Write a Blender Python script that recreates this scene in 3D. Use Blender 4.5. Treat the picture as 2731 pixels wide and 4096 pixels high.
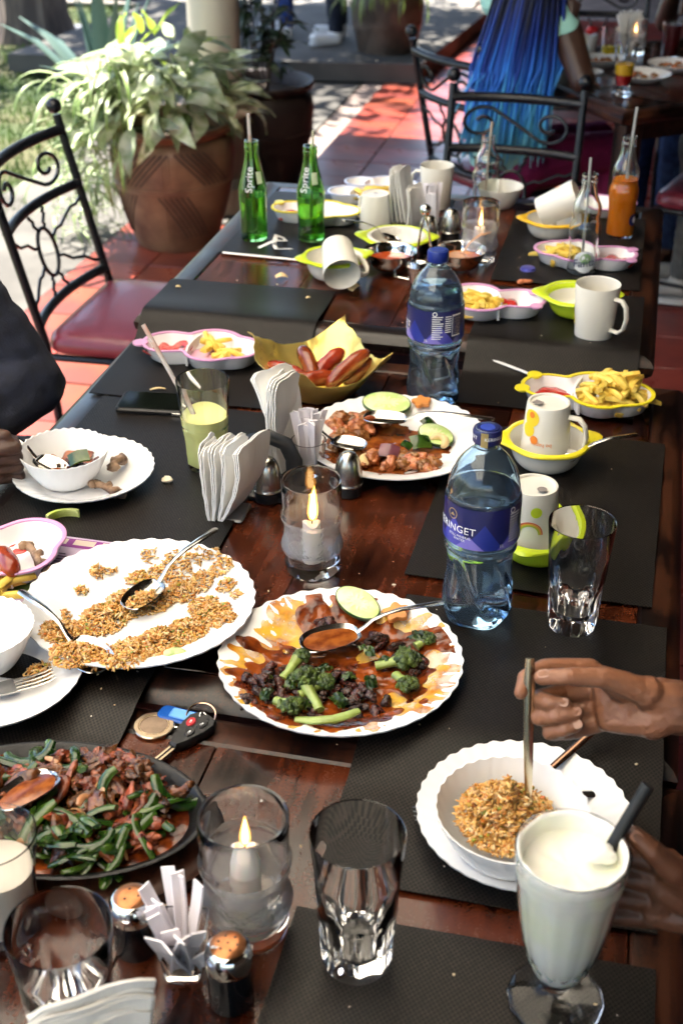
import bpy, math, random
import numpy as np
from math import sin, cos, pi, radians, sqrt, atan2
from mathutils import Vector, Matrix, noise
random.seed(7)
for o in list(bpy.data.objects): bpy.data.objects.remove(o)
SC = bpy.context.scene
COL = SC.collection
# ------------------------------------------------------------------ camera
cd = bpy.data.cameras.new('camera'); cam = bpy.data.objects.new('camera', cd); COL.objects.link(cam)
cam.location = (0, 0, 1.63); cam.rotation_euler = (radians(90-30.5), 0, 0)
cd.sensor_fit = 'VERTICAL'; cd.sensor_height = 36; cd.lens = 45.92
cd.clip_start = 0.05; cd.clip_end = 500
cd.dof.use_dof = True; cd.dof.focus_distance = 1.53; cd.dof.aperture_fstop = 7.0
SC.camera = cam
# ------------------------------------------------------------------ sky, sun, exposure
SUN = Vector((-0.276, 0.269, 1.0)).normalized()
wd = bpy.data.worlds.new('World'); SC.world = wd; wd.use_nodes = True
wn = wd.node_tree; bgn = wn.nodes['Background']
sky = wn.nodes.new('ShaderNodeTexSky'); sky.sky_type = 'NISHITA'; sky.sun_disc = False
sky.sun_elevation = math.asin(SUN.z); sky.sun_rotation = atan2(SUN.x, SUN.y)
wn.links.new(sky.outputs[0], bgn.inputs[0]); bgn.inputs[1].default_value = 0.085
sl = bpy.data.lights.new('sun', 'SUN'); sl.energy = 4.4; sl.angle = radians(0.5); sl.color = (1, .95, .87)
so = bpy.data.objects.new('sun', sl); COL.objects.link(so); so.rotation_euler = SUN.to_track_quat('Z', 'Y').to_euler()
SC.view_settings.view_transform = 'Standard'; SC.view_settings.look = 'None'
SC.view_settings.exposure = 2.7; SC.view_settings.gamma = 1
cy = SC.cycles
cy.use_denoising = True; cy.max_bounces = 14; cy.transmission_bounces = 14; cy.transparent_max_bounces = 12
cy.glossy_bounces = 6; cy.diffuse_bounces = 4; cy.sample_clamp_indirect = 5; cy.blur_glossy = 0.6
cy.caustics_refractive = True; cy.caustics_reflective = False
# ------------------------------------------------------------------ helpers
TA = radians(13)
ZA, ZB, ZC = .741, .75, .785
def T(r, d, z=0): return Vector((r*cos(TA)+d*sin(TA), -r*sin(TA)+d*cos(TA), z))
TZ = -TA
MATS = {}
def M(name, col=(.8,.8,.8), rough=.5, metal=0, trans=0, ior=1.45, coat=0, var=0, vs=8, col2=None, bump=0, bs=60,
      stretch=None, rnd=0, isl=0, emit=None, es=0, sss=0, spec=.5, coords='Object', lo=.4, hi=.62, rrough=0, det=4, translucent=0):
    if name in MATS: return MATS[name]
    m = bpy.data.materials.new(name); m.use_nodes = True; MATS[name] = m
    nt = m.node_tree; N = nt.nodes; L = nt.links; b = N['Principled BSDF']
    b.inputs['Roughness'].default_value = rough; b.inputs['Metallic'].default_value = metal
    b.inputs['Transmission Weight'].default_value = trans; b.inputs['IOR'].default_value = ior
    b.inputs['Coat Weight'].default_value = coat; b.inputs['Coat Roughness'].default_value = .12
    b.inputs['Specular IOR Level'].default_value = spec
    c4 = (*col, 1); src = None
    tc = None
    def coord():
        nonlocal tc
        if tc is None:
            t = N.new('ShaderNodeTexCoord'); mp = N.new('ShaderNodeMapping'); L.new(t.outputs[coords], mp.inputs[0])
            if stretch: mp.inputs['Scale'].default_value = stretch
            tc = mp.outputs[0]
        return tc
    if var or col2:
        c2 = col2 or tuple(max(0, c*(1-var)) for c in col)
        nz = N.new('ShaderNodeTexNoise'); nz.inputs['Scale'].default_value = vs; nz.inputs['Detail'].default_value = det
        L.new(coord(), nz.inputs['Vector'])
        rp = N.new('ShaderNodeValToRGB'); L.new(nz.outputs[0], rp.inputs[0])
        rp.color_ramp.elements[0].position = lo; rp.color_ramp.elements[1].position = hi
        rp.color_ramp.elements[0].color = c4; rp.color_ramp.elements[1].color = (*c2, 1); src = rp.outputs[0]
        if rrough:
            mr = N.new('ShaderNodeMapRange'); L.new(nz.outputs[0], mr.inputs[0]); mr.inputs[3].default_value = max(.02, rough-rrough); mr.inputs[4].default_value = rough+rrough
            L.new(mr.outputs[0], b.inputs['Roughness'])
    if rnd or isl:
        if rnd: oi = N.new('ShaderNodeObjectInfo'); rv = oi.outputs['Random']
        else: oi = N.new('ShaderNodeNewGeometry'); rv = oi.outputs['Random Per Island']
        k = rnd or isl
        mr = N.new('ShaderNodeMapRange'); L.new(rv, mr.inputs[0]); mr.inputs[3].default_value = 1-k; mr.inputs[4].default_value = 1+k
        hs = N.new('ShaderNodeHueSaturation'); L.new(mr.outputs[0], hs.inputs['Value'])
        mh = N.new('ShaderNodeMapRange'); L.new(rv, mh.inputs[0]); mh.inputs[3].default_value = .5+.03*k; mh.inputs[4].default_value = .5-.03*k
        L.new(mh.outputs[0], hs.inputs['Hue'])
        if src: L.new(src, hs.inputs['Color'])
        else: hs.inputs['Color'].default_value = c4
        src = hs.outputs[0]
    if src: L.new(src, b.inputs['Base Color'])
    else: b.inputs['Base Color'].default_value = c4
    if bump:
        nz = N.new('ShaderNodeTexNoise'); nz.inputs['Scale'].default_value = bs; nz.inputs['Detail'].default_value = 3
        L.new(coord(), nz.inputs['Vector']); bp = N.new('ShaderNodeBump'); bp.inputs['Strength'].default_value = bump; bp.inputs['Distance'].default_value = .002
        L.new(nz.outputs[0], bp.inputs['Height']); L.new(bp.outputs[0], b.inputs['Normal'])
    if emit: b.inputs['Emission Color'].default_value = (*emit, 1); b.inputs['Emission Strength'].default_value = es
    if sss: b.inputs['Subsurface Weight'].default_value = sss; b.inputs['Subsurface Radius'].default_value = (.012, .006, .003)
    if translucent:
        tl = N.new('ShaderNodeBsdfTranslucent'); mx = N.new('ShaderNodeMixShader'); mx.inputs[0].default_value = translucent
        if src: L.new(src, tl.inputs[0])
        else: tl.inputs[0].default_value = c4
        L.new(b.outputs[0], mx.inputs[1]); L.new(tl.outputs[0], mx.inputs[2]); L.new(mx.outputs[0], N['Material Output'].inputs[0])
    return m
def mesh_of(name, vf, smooth=True, ang=42):
    me = bpy.data.meshes.new(name); me.from_pydata([tuple(v) for v in vf[0]], [], vf[1]); 
    if len(vf) > 2 and vf[2]: me.polygons.foreach_set('material_index', vf[2])
    me.polygons.foreach_set('use_smooth', [smooth]*len(me.polygons)); me.update()
    if smooth and ang < 180: me.set_sharp_from_angle(angle=radians(ang))
    return me
def tag(o, label=None, cat=None, group=None, kind=None):
    if label: o['label'] = label
    if cat: o['category'] = cat
    if group: o['group'] = group
    if kind: o['kind'] = kind
    return o
def obj(name, vf, mat, parent=None, loc=(0,0,0), rot=(0,0,0), scale=None, smooth=True, ang=42, label=None, cat=None, group=None, kind=None):
    me = vf if isinstance(vf, bpy.types.Mesh) else mesh_of(name, vf, smooth, ang)
    if not me.materials:
        for m in (mat if isinstance(mat, (list, tuple)) else [mat]): me.materials.append(m)
    o = bpy.data.objects.new(name, me); COL.objects.link(o)
    o.location = loc; o.rotation_euler = rot
    if scale: o.scale = (scale,)*3 if isinstance(scale, (int, float)) else scale
    o.parent = parent
    return tag(o, label, cat, group, kind)
def thing(name, label, cat, loc=(0,0,0), rz=0, group=None, rot=None, scale=None):
    o = bpy.data.objects.new(name, None); COL.objects.link(o); o.empty_display_size = .02
    o.location = loc; o.rotation_euler = rot or (0, 0, rz)
    if scale: o.scale = (scale,)*3
    return tag(o, label, cat, group)
def join(*vfs):
    v, f, m = [], [], []
    for a in vfs:
        k = len(v); v += [tuple(p) for p in a[0]]; f += [tuple(i+k for i in q) for q in a[1]]; m += (list(a[2]) if len(a) > 2 and a[2] else [0]*len(a[1]))
    return v, f, m
def xf(vf, mat): return ([tuple(mat @ Vector(p)) for p in vf[0]], vf[1]) + tuple(vf[2:])
def mv(vf, x=0, y=0, z=0, rz=0, rx=0, ry=0, s=1):
    return xf(vf, Matrix.Translation((x, y, z)) @ Matrix.Rotation(rz, 4, 'Z') @ Matrix.Rotation(ry, 4, 'Y') @ Matrix.Rotation(rx, 4, 'X') @ Matrix.Scale(s, 4))
def lathe(prof, n=40, mod=None, midx=None):
    v, f, mi, rows = [], [], [], []
    for (r, z) in prof:
        if r < 1e-6: rows.append([len(v)]); v.append((0, 0, z))
        else:
            row = []
            for j in range(n):
                t = 2*pi*j/n; rr, zz = mod(t, r, z) if mod else (r, z)
                row.append(len(v)); v.append((rr*cos(t), rr*sin(t), zz))
            rows.append(row)
    for i in range(len(rows)-1):
        a, b = rows[i], rows[i+1]; q = midx(prof[i], prof[i+1]) if midx else 0
        for j in range(n):
            k = (j+1) % n
            if len(a) == 1 and len(b) == 1: break
            if len(a) == 1: f.append((a[0], b[k], b[j]))
            elif len(b) == 1: f.append((a[j], a[k], b[0]))
            else: f.append((a[j], a[k], b[k], b[j]))
            mi.append(q)
    return v, f, mi
def loft(rings, cap=True, closed=True):
    v, f = [], []; n = len(rings[0])
    for R in rings: v += [tuple(p) for p in R]
    m = n if closed else n-1
    for i in range(len(rings)-1):
        for j in range(m):
            k = (j+1) % n; f.append((i*n+j, i*n+k, (i+1)*n+k, (i+1)*n+j))
    if cap and closed:
        f.append(tuple(reversed(range(n)))); f.append(tuple(range((len(rings)-1)*n, len(rings)*n)))
    return v, f
def tube(pts, rad, n=8, flat=1.0, up=None, rnd=True):
    pts = [Vector(p) for p in pts]; m = len(pts); rings = []
    u0 = None
    for i, p in enumerate(pts):
        t = (pts[min(i+1, m-1)]-pts[max(i-1, 0)]).normalized()
        if u0 is None: ref = Vector(up) if up else (Vector((0, 0, 1)) if abs(t.z) < .9 else Vector((1, 0, 0))); u0 = ref
        a = u0 - t*u0.dot(t)
        if a.length < 1e-5: a = Vector((1, 0, 0)) - t*t.x
        a.normalize(); b = t.cross(a); u0 = a
        r = rad[i] if isinstance(rad, (list, tuple)) else rad
        rings.append([p + a*(r*flat*cos(2*pi*j/n)) + b*(r*sin(2*pi*j/n)) for j in range(n)])
    return loft(rings)
def capsule(p0, r0, p1, r1, n=10, m=4, flat=1, up=None):
    p0, p1 = Vector(p0), Vector(p1); t = (p1-p0); L = t.length; t = t/L if L > 1e-6 else Vector((0, 0, 1))
    pts, rs = [], []
    for i in range(m): a = pi/2*(1-i/m); pts.append(p0 - t*(r0*sin(a))); rs.append(max(r0*cos(a), r0*.03))
    pts.append(p0); rs.append(r0); pts.append(p1); rs.append(r1)
    for i in range(1, m+1): a = pi/2*i/m; pts.append(p1 + t*(r1*sin(a))); rs.append(max(r1*cos(a), r1*.03))
    return tube(pts, rs, n, flat, up)
def ball(r, n=16, m=10, sx=1, sy=1, sz=1):
    v, f, _ = lathe([(r*sin(pi*i/m) if 0 < i < m else 0, -r*cos(pi*i/m)) for i in range(m+1)], n)
    return [(x*sx, y*sy, z*sz) for x, y, z in v], f
def rrect(w, d, r, n=4):
    out = []
    for (cx, cy_, a0) in ((w/2-r, d/2-r, 0), (-w/2+r, d/2-r, pi/2), (-w/2+r, -d/2+r, pi), (w/2-r, -d/2+r, 3*pi/2)):
        for i in range(n+1): a = a0+pi/2*i/n; out.append((cx+r*cos(a), cy_+r*sin(a)))
    return out
def rbox(w, d, h, r=.003, n=3, ch=None):
    ch = r*.6 if ch is None else ch
    o = rrect(w, d, r, n); i = rrect(w-2*ch, d-2*ch, max(r-ch, .0002), n)
    return loft([[(x, y, 0) for x, y in i], [(x, y, ch) for x, y in o], [(x, y, h-ch) for x, y in o], [(x, y, h) for x, y in i]])
def box(x0, x1, y0, y1, z0, z1, b=0):
    return mv(rbox(x1-x0, y1-y0, z1-z0, max(b, .0004), 1, b or .0003), (x0+x1)/2, (y0+y1)/2, z0)
def sheet(fn, nu, nv, th=.001):
    P = [[Vector(fn(i/nu, j/nv)) for j in range(nv+1)] for i in range(nu+1)]
    v, f = [], []; w = nv+1
    def nrm(i, j):
        a = P[min(i+1, nu)][j]-P[max(i-1, 0)][j]; b = P[i][min(j+1, nv)]-P[i][max(j-1, 0)]
        c = a.cross(b); return c.normalized() if c.length > 1e-9 else Vector((0, 0, 1))
    for s in (0, 1):
        for i in range(nu+1):
            for j in range(nv+1): v.append(P[i][j] + nrm(i, j)*(th*s))
    K = (nu+1)*w
    for i in range(nu):
        for j in range(nv):
            a, b, c, d = i*w+j, (i+1)*w+j, (i+1)*w+j+1, i*w+j+1
            f.append((d, c, b, a)); f.append((K+a, K+b, K+c, K+d))
    edge = [(i, 0) for i in range(nu)] + [(nu, j) for j in range(nv)] + [(i, nv) for i in range(nu, 0, -1)] + [(0, j) for j in range(nv, 0, -1)]
    e = [i*w+j for i, j in edge]
    for k in range(len(e)): a, b = e[k], e[(k+1) % len(e)]; f.append((a, b, K+b, K+a))
    return v, f
def extrude(poly, h, ch=0):
    n = len(poly); cx = sum(p[0] for p in poly)/n; cyy = sum(p[1] for p in poly)/n
    def ins(k): return [(cx+(x-cx)*k, cyy+(y-cyy)*k) for x, y in poly]
    if not ch: return loft([[(x, y, 0) for x, y in poly], [(x, y, h) for x, y in poly]])
    k = 1-ch/max(.001, max(abs(x-cx) for x, y in poly))
    return loft([[(x, y, 0) for x, y in ins(k)], [(x, y, ch) for x, y in poly], [(x, y, h-ch) for x, y in poly], [(x, y, h) for x, y in ins(k)]])
def text_mesh(body, size, align='CENTER', space=1.0):
    cu = bpy.data.curves.new('txt', 'FONT'); cu.body = body; cu.size = size; cu.align_x = align; cu.align_y = 'CENTER'; cu.resolution_u = 3; cu.space_character = space
    o = bpy.data.objects.new('txt', cu); COL.objects.link(o); dg = bpy.context.evaluated_depsgraph_get()
    me = o.evaluated_get(dg).to_mesh(); v = [tuple(p.co) for p in me.vertices]; f = [tuple(p.vertices) for p in me.polygons]
    o.evaluated_get(dg).to_mesh_clear(); bpy.data.objects.remove(o); bpy.data.curves.remove(cu)
    return v, f
def wrap(vf, rfun, th, z, rot=0, off=.0004):
    out = []
    for x, y, _ in vf[0]:
        x, y = x*cos(rot)-y*sin(rot), x*sin(rot)+y*cos(rot)
        R = rfun(z+y) + off; a = th + x/R; out.append((R*cos(a), R*sin(a), z+y))
    return out, vf[1]
def dense(poly_vf, cuts=1): return poly_vf
def vert_arrays(me):
    n = len(me.vertices); co = np.empty(n*3, dtype=np.float32); no = np.empty(n*3, dtype=np.float32)
    me.vertices.foreach_get('co', co); me.vertex_normals.foreach_get('vector', no); return co.reshape(n, 3), no.reshape(n, 3)
def blob(name, prims, voxel, mat, smooth=4, parent=None, wrinkle=0, post=None, **kw):
    me = mesh_of(name+'_src', join(*prims), True, 180)
    o = bpy.data.objects.new(name+'_src', me); COL.objects.link(o)
    r = o.modifiers.new('r', 'REMESH'); r.mode = 'VOXEL'; r.voxel_size = voxel
    s = o.modifiers.new('s', 'SMOOTH'); s.factor = .5; s.iterations = smooth
    dg = bpy.context.evaluated_depsgraph_get(); out = bpy.data.meshes.new_from_object(o.evaluated_get(dg))
    bpy.data.objects.remove(o); bpy.data.meshes.remove(me)
    if wrinkle:
        co, no = vert_arrays(out)
        for i in range(len(co)):
            p = co[i]; k = wrinkle*(noise.noise(Vector((p[0]*14, p[1]*14, p[2]*34)))+.5*noise.noise(Vector((p[0]*40, p[1]*22, p[2]*60))))
            co[i] += no[i]*k
        out.vertices.foreach_set('co', co.ravel()); out.update()
    if post: post(out)
    out.polygons.foreach_set('use_smooth', [True]*len(out.polygons)); out.materials.clear(); out.name = name
    return obj(name, out, mat, parent, **kw)
def rough_ball(r, seed, amp=.3, fr=60, n=14, m=9, sx=1, sy=1, sz=.7):
    v, f = ball(r, n+4, m+3, sx, sy, sz); o = Vector((seed*3.1, seed*1.7, seed))
    return [tuple(Vector(p)*(1+amp*1.6*(noise.noise(Vector(p)*fr+o)+.45*noise.noise(Vector(p)*fr*2.6+o)))) for p in v], f
def interp(prof):
    def g(z):
        for (r0, z0), (r1, z1) in zip(prof, prof[1:]):
            if min(z0, z1) <= z <= max(z0, z1) and z1 != z0: return r0+(r1-r0)*(z-z0)/(z1-z0)
        return prof[-1][0]
    return g
def sm(a, b, x):
    t = min(1, max(0, (x-a)/(b-a))); return t*t*(3-2*t)
def smooth_prof(pts, k=4):
    """Catmull-Rom through (r, z) points"""
    out = []; n = len(pts)
    for i in range(n-1):
        p0, p1, p2, p3 = pts[max(i-1, 0)], pts[i], pts[i+1], pts[min(i+2, n-1)]
        for j in range(k):
            t = j/k
            out.append(tuple(max(0, .5*((2*p1[c])+(-p0[c]+p2[c])*t+(2*p0[c]-5*p1[c]+4*p2[c]-p3[c])*t*t+(-p0[c]+3*p1[c]-3*p2[c]+p3[c])*t**3)) if c == 0 else
                             .5*((2*p1[c])+(-p0[c]+p2[c])*t+(2*p0[c]-5*p1[c]+4*p2[c]-p3[c])*t*t+(-p0[c]+3*p1[c]-3*p2[c]+p3[c])*t**3) for c in (0, 1)))
    return out + [pts[-1]]
# ------------------------------------------------------------------ materials shared
def weave_mat(name, l, dk, sc=430):
    m = bpy.data.materials.new(name); m.use_nodes = True; nt = m.node_tree; N = nt.nodes; L = nt.links; b = N['Principled BSDF']
    t = N.new('ShaderNodeTexCoord'); mp = N.new('ShaderNodeMapping'); L.new(t.outputs['Object'], mp.inputs[0])
    mp.inputs['Rotation'].default_value = (0, 0, radians(4)); mp.inputs['Scale'].default_value = (1, .8, 0); mp.inputs['Location'].default_value = (0, 0, .0003)
    ck = N.new('ShaderNodeTexChecker'); ck.inputs['Scale'].default_value = sc; L.new(mp.outputs[0], ck.inputs[0])
    nz = N.new('ShaderNodeTexNoise'); nz.inputs['Scale'].default_value = 180; L.new(mp.outputs[0], nz.inputs[0])
    n2 = N.new('ShaderNodeTexNoise'); n2.inputs['Scale'].default_value = 9; n2.inputs['Detail'].default_value = 6; L.new(mp.outputs[0], n2.inputs[0])
    ck.inputs[1].default_value = (*l, 1); ck.inputs[2].default_value = (*dk, 1)
    mm = N.new('ShaderNodeMath'); mm.operation = 'MULTIPLY'; L.new(nz.outputs[0], mm.inputs[0]); L.new(n2.outputs[0], mm.inputs[1])
    mr = N.new('ShaderNodeMapRange'); L.new(mm.outputs[0], mr.inputs[0]); mr.inputs[1].default_value = .12; mr.inputs[2].default_value = .4; mr.inputs[3].default_value = .55; mr.inputs[4].default_value = 1.5
    hs = N.new('ShaderNodeHueSaturation'); L.new(ck.outputs[0], hs.inputs['Color']); L.new(mr.outputs[0], hs.inputs['Value'])
    L.new(hs.outputs[0], b.inputs['Base Color'])
    bp = N.new('ShaderNodeBump'); bp.inputs['Strength'].default_value = .55; bp.inputs['Distance'].default_value = .0008; L.new(ck.outputs[1], bp.inputs['Height']); L.new(bp.outputs[0], b.inputs['Normal'])
    b.inputs['Roughness'].default_value = .42; b.inputs['Specular IOR Level'].default_value = .22; return m
MAT_WEAVE = weave_mat('woven_vinyl', (.019, .0145, .0115), (.0008, .0007, .0006))
def wood_mat(name, base, worn_glow, amount=.58, rough=.26, ax=0):
    m = bpy.data.materials.new(name); m.use_nodes = True; nt = m.node_tree; N = nt.nodes; L = nt.links; b = N['Principled BSDF']
    t = N.new('ShaderNodeTexCoord'); mp = N.new('ShaderNodeMapping'); L.new(t.outputs['Object'], mp.inputs[0]); mp.inputs['Scale'].default_value = (1, .12, 1) if ax else (1, .12, 1)
    g = N.new('ShaderNodeTexNoise'); g.inputs['Scale'].default_value = 110; g.inputs['Detail'].default_value = 6; L.new(mp.outputs[0], g.inputs[0])
    w = N.new('ShaderNodeTexNoise'); w.inputs['Scale'].default_value = 7; w.inputs['Detail'].default_value = 7; L.new(t.outputs['Object'], w.inputs[0])
    f = N.new('ShaderNodeTexNoise'); f.inputs['Scale'].default_value = 420; f.inputs['Detail'].default_value = 3; L.new(t.outputs['Object'], f.inputs[0])
    a = N.new('ShaderNodeMath'); a.operation = 'MULTIPLY_ADD'; L.new(g.outputs[0], a.inputs[0]); a.inputs[1].default_value = .45; L.new(w.outputs[0], a.inputs[2])
    a2 = N.new('ShaderNodeMath'); a2.operation = 'MULTIPLY_ADD'; L.new(f.outputs[0], a2.inputs[0]); a2.inputs[1].default_value = .3; L.new(a.outputs[0], a2.inputs[2])
    rp = N.new('ShaderNodeValToRGB'); L.new(a2.outputs[0], rp.inputs[0]); e = rp.color_ramp.elements
    e[0].position = amount+.12; e[0].color = (*base, 1); e[1].position = amount+.46; e[1].color = (*worn_glow, 1)
    L.new(rp.outputs[0], b.inputs['Base Color'])
    mr = N.new('ShaderNodeMapRange'); L.new(a2.outputs[0], mr.inputs[0]); mr.inputs[1].default_value = .5; mr.inputs[2].default_value = 1.2; mr.inputs[3].default_value = max(.06, rough-.08); mr.inputs[4].default_value = rough+.16
    L.new(mr.outputs[0], b.inputs['Roughness'])
    bp = N.new('ShaderNodeBump'); bp.inputs['Strength'].default_value = .12; bp.inputs['Distance'].default_value = .001; L.new(a.outputs[0], bp.inputs['Height']); L.new(bp.outputs[0], b.inputs['Normal'])
    return m
WOOD = wood_mat('varnished_wood', (.0058, .0016, .001), (.085, .017, .0045), .61, .16)  # orange tone mixes wear with candle glow put into the colour
WOOD_D = wood_mat('dark_varnished_wood', (.0045, .0016, .0012), (.05, .015, .006), .72, .32)
WHITE = M('white_glaze', (.82, .82, .82), .14, spec=.5)
MELA = M('cream_melamine', (.74, .71, .63), .22)
MELAW = M('white_melamine', (.82, .80, .80), .2)
IRON = M('black_iron', (.012, .013, .016), .32, metal=.3, bump=.25, bs=90)
MAROON = M('maroon_leatherette', (.16, .022, .035), .34, coat=.2, bump=.12, bs=220)
STEEL = M('stainless_steel', (.62, .60, .56), .16, metal=1, var=.3, vs=40)
CHROME = M('polished_steel', (.75, .73, .7), .07, metal=1)
GLASS = M('clear_glass', (1, 1, 1), .0, trans=1, ior=1.45)
BLACKP = M('black_plastic', (.012, .012, .013), .45, bump=.2, bs=150)
PAPER = M('white_paper', (.85, .83, .80), .8, bump=.25, bs=160)
# ------------------------------------------------------------------ the setting
gm = M('soil_and_grass', (.03, .05, .012), .95, col2=(.075, .07, .03), vs=2.2, det=8)
obj('ground', ([(-150, -150, -.03), (150, -150, -.03), (150, 150, -.03), (-150, 150, -.03)], [(0, 1, 2, 3)]), gm, kind='structure')
CONC = M('concrete', (.10, .092, .08), .9, var=.35, vs=3, bump=.3, bs=30, det=8)
TILE = M('terracotta_tile', (.26, .055, .032), .3, col2=(.15, .034, .026), vs=4, rnd=.22, bump=.1, bs=14, rrough=.12)
GROUT = M('grout', (.26, .20, .17), .9, var=.3, vs=9)
fl = obj('floor', ([T(-1.95, -4, -.012), T(5, -4, -.012), T(5, 12, -.012), T(-1.57, 12, -.012), T(-1.57, 4.78, -.012), T(-1.95, 4.78, -.012)], [(0, 1, 2, 3, 4, 5)]), GROUT, kind='structure')
ts, gp = .25, .006
tv = mesh_of('tile', mv(rbox(ts-gp, ts-gp, .012, .003, 1, .0015), 0, 0, -.012), True); tv.materials.append(TILE)
rest = []
cnt = 0
for i in range(28):
    for j in range(-14, 30):
        r, d = -1.95+ts*(i+.5), 2.0+ts*(j+.5)
        if d > 4.78 and r < -1.57+ts*.3: continue
        near = (d > 2.6 and d < 9 and r < -.2 and r < -1.75+.62*(d-2.6) + .8) or (r > .2 and r < .9 and 2.2 < d < 3.6)
        if near and cnt < 295:
            cnt += 1; o = obj('tile', tv, TILE, fl, T(r, d, random.uniform(-.001, .0008)), (random.uniform(-.002, .002), random.uniform(-.002, .002), TZ))
        else: rest.append(xf(mv(rbox(ts-gp, ts-gp, .012, .003, 1, .0015), 0, 0, -.012), Matrix.Translation(T(r, d, 0)) @ Matrix.Rotation(TZ, 4, 'Z')))
obj('far_tiles', join(*rest), TILE, fl, kind='stuff')
# edge strip of the veranda and the concrete path with its raised slab
pp = lambda rs, z: [tuple(T(r, d, z)) for r, d in rs]
def slab(poly, z0, z1): return extrude([tuple(T(r, d))[:2] for r, d in poly], z1-z0)
obj('path', mv(slab([(-2.32, 2), (-1.952, 2), (-1.952, 4.78), (-1.574, 4.784), (-1.574, 7.28), (-2.5, 7.2), (-2.6, 4.9), (-2.32, 4.3)], -.1, -.004), z=-.1), CONC, kind='structure')
obj('raised_path', mv(slab([(-3.6, 7.12), (-1.25, 7.36), (-1.1, 9.2), (-3.4, 9.0)], 0, .1), z=0), CONC, kind='structure')
PALE = M('pale_gravel', (.24, .22, .19), .95, var=.4, vs=30, bump=.4, bs=80)
obj('gravel_path', mv(slab([(-6, 9.25), (-1.3, 9.5), (-1.3, 13), (-6, 12.5)], 0, .02), z=-.012), PALE, kind='structure')
obj('paved_strip', mv(slab([(-6.5, 7.1), (-2.9, 8.6), (-3.0, 8.9), (-6.5, 7.6)], 0, .02), z=-.02), M('blue_grey_paving', (.16, .17, .20), .8, var=.3, vs=6), kind='structure')
# lawn
LAWN = M('grass_blades', (.06, .105, .022), .8, isl=.5, translucent=.3)
gv, gf = [], []
rg = random.Random(3)
for _ in range(30000):
    d = 3.6 + 9*rg.random()**1.5; r = -2.35 - (.1 if d < 4.9 else .3) - 4.2*rg.random()**1.3
    if r + .55*(d-4.2) > 1.2 - 2.0: pass
    h = rg.uniform(.02, .055); a = rg.random()*6.28; w = rg.uniform(.002, .004)*(1+.15*d); p = T(r, d, -.03)
    k = len(gv); lx, ly = rg.gauss(0, .02), rg.gauss(0, .02)
    gv += [(p.x+w*cos(a), p.y+w*sin(a), p.z), (p.x-w*cos(a), p.y-w*sin(a), p.z), (p.x+lx, p.y+ly, p.z+h)]; gf.append((k, k+1, k+2))
obj('lawn_grass', (gv, gf), LAWN, label='sunlit mown lawn of short grass left of the veranda', cat='grass', kind='stuff', smooth=False)
# veranda: unseen roof far and right, inferred awning over tables, edges shaped for light
obj('roof', join(box(1.35, 7, -6, 13, 2.75, 2.95), box(-.19, 1.35, -6, 2.915, 2.75, 2.95), box(-2.36, 1.35, 2.92, 6.75, 2.75, 2.95), box(-1.72, 1.35, 6.755, 12.5, 2.75, 2.95)), M('dark_roof_boards', (.03, .018, .012), .85, var=.4, vs=3), None, rot=(0, 0, TZ), label='unseen dark boarded veranda roof shaped to shade the far and right side', cat='roof', kind='thing')
aw = lambda u, v: (-2.36+2.16*u, -2.4+5.3*v, 2.72-.05*sin(pi*u)*sin(pi*v))
obj('awning', sheet(aw, 12, 12, .004), M('white_canvas', (.88, .83, .74), .9, translucent=.85), None, rot=(0, 0, TZ), label='unseen pale canvas awning shaped to light the dining tables', cat='awning')
bw = M('brown_plaster', (.05, .028, .02), .9, var=.4, vs=2)
obj('back_wall', box(-.9, 5, 11.0, 11.2, 0, 2.75), bw, None, rot=(0, 0, TZ), label='dark brown back wall of the veranda', cat='wall')
obj('side_wall', box(3.4, 3.6, -4, 11, 0, 2.75), bw, None, rot=(0, 0, TZ), label='dark brown side wall at the right of the veranda', cat='wall')
pl = thing('pillar', 'round pale concrete pillar behind the broad-leaved pot plant', 'pillar', T(-1.655, 5.0, 0), TZ)
PIL = M('pale_render', (.50, .44, .36), .85, var=.25, vs=4, bump=.3, bs=24, stretch=(1, 1, .3))
obj('shaft', lathe([(0, .12), (.105, .12), (.1, .5), (.097, 2.75), (0, 2.75)], 32), PIL, pl)
obj('base', lathe([(0, 0), (.15, 0), (.15, .1), (.125, .125), (0, .125)], 32), PIL, pl)
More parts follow.
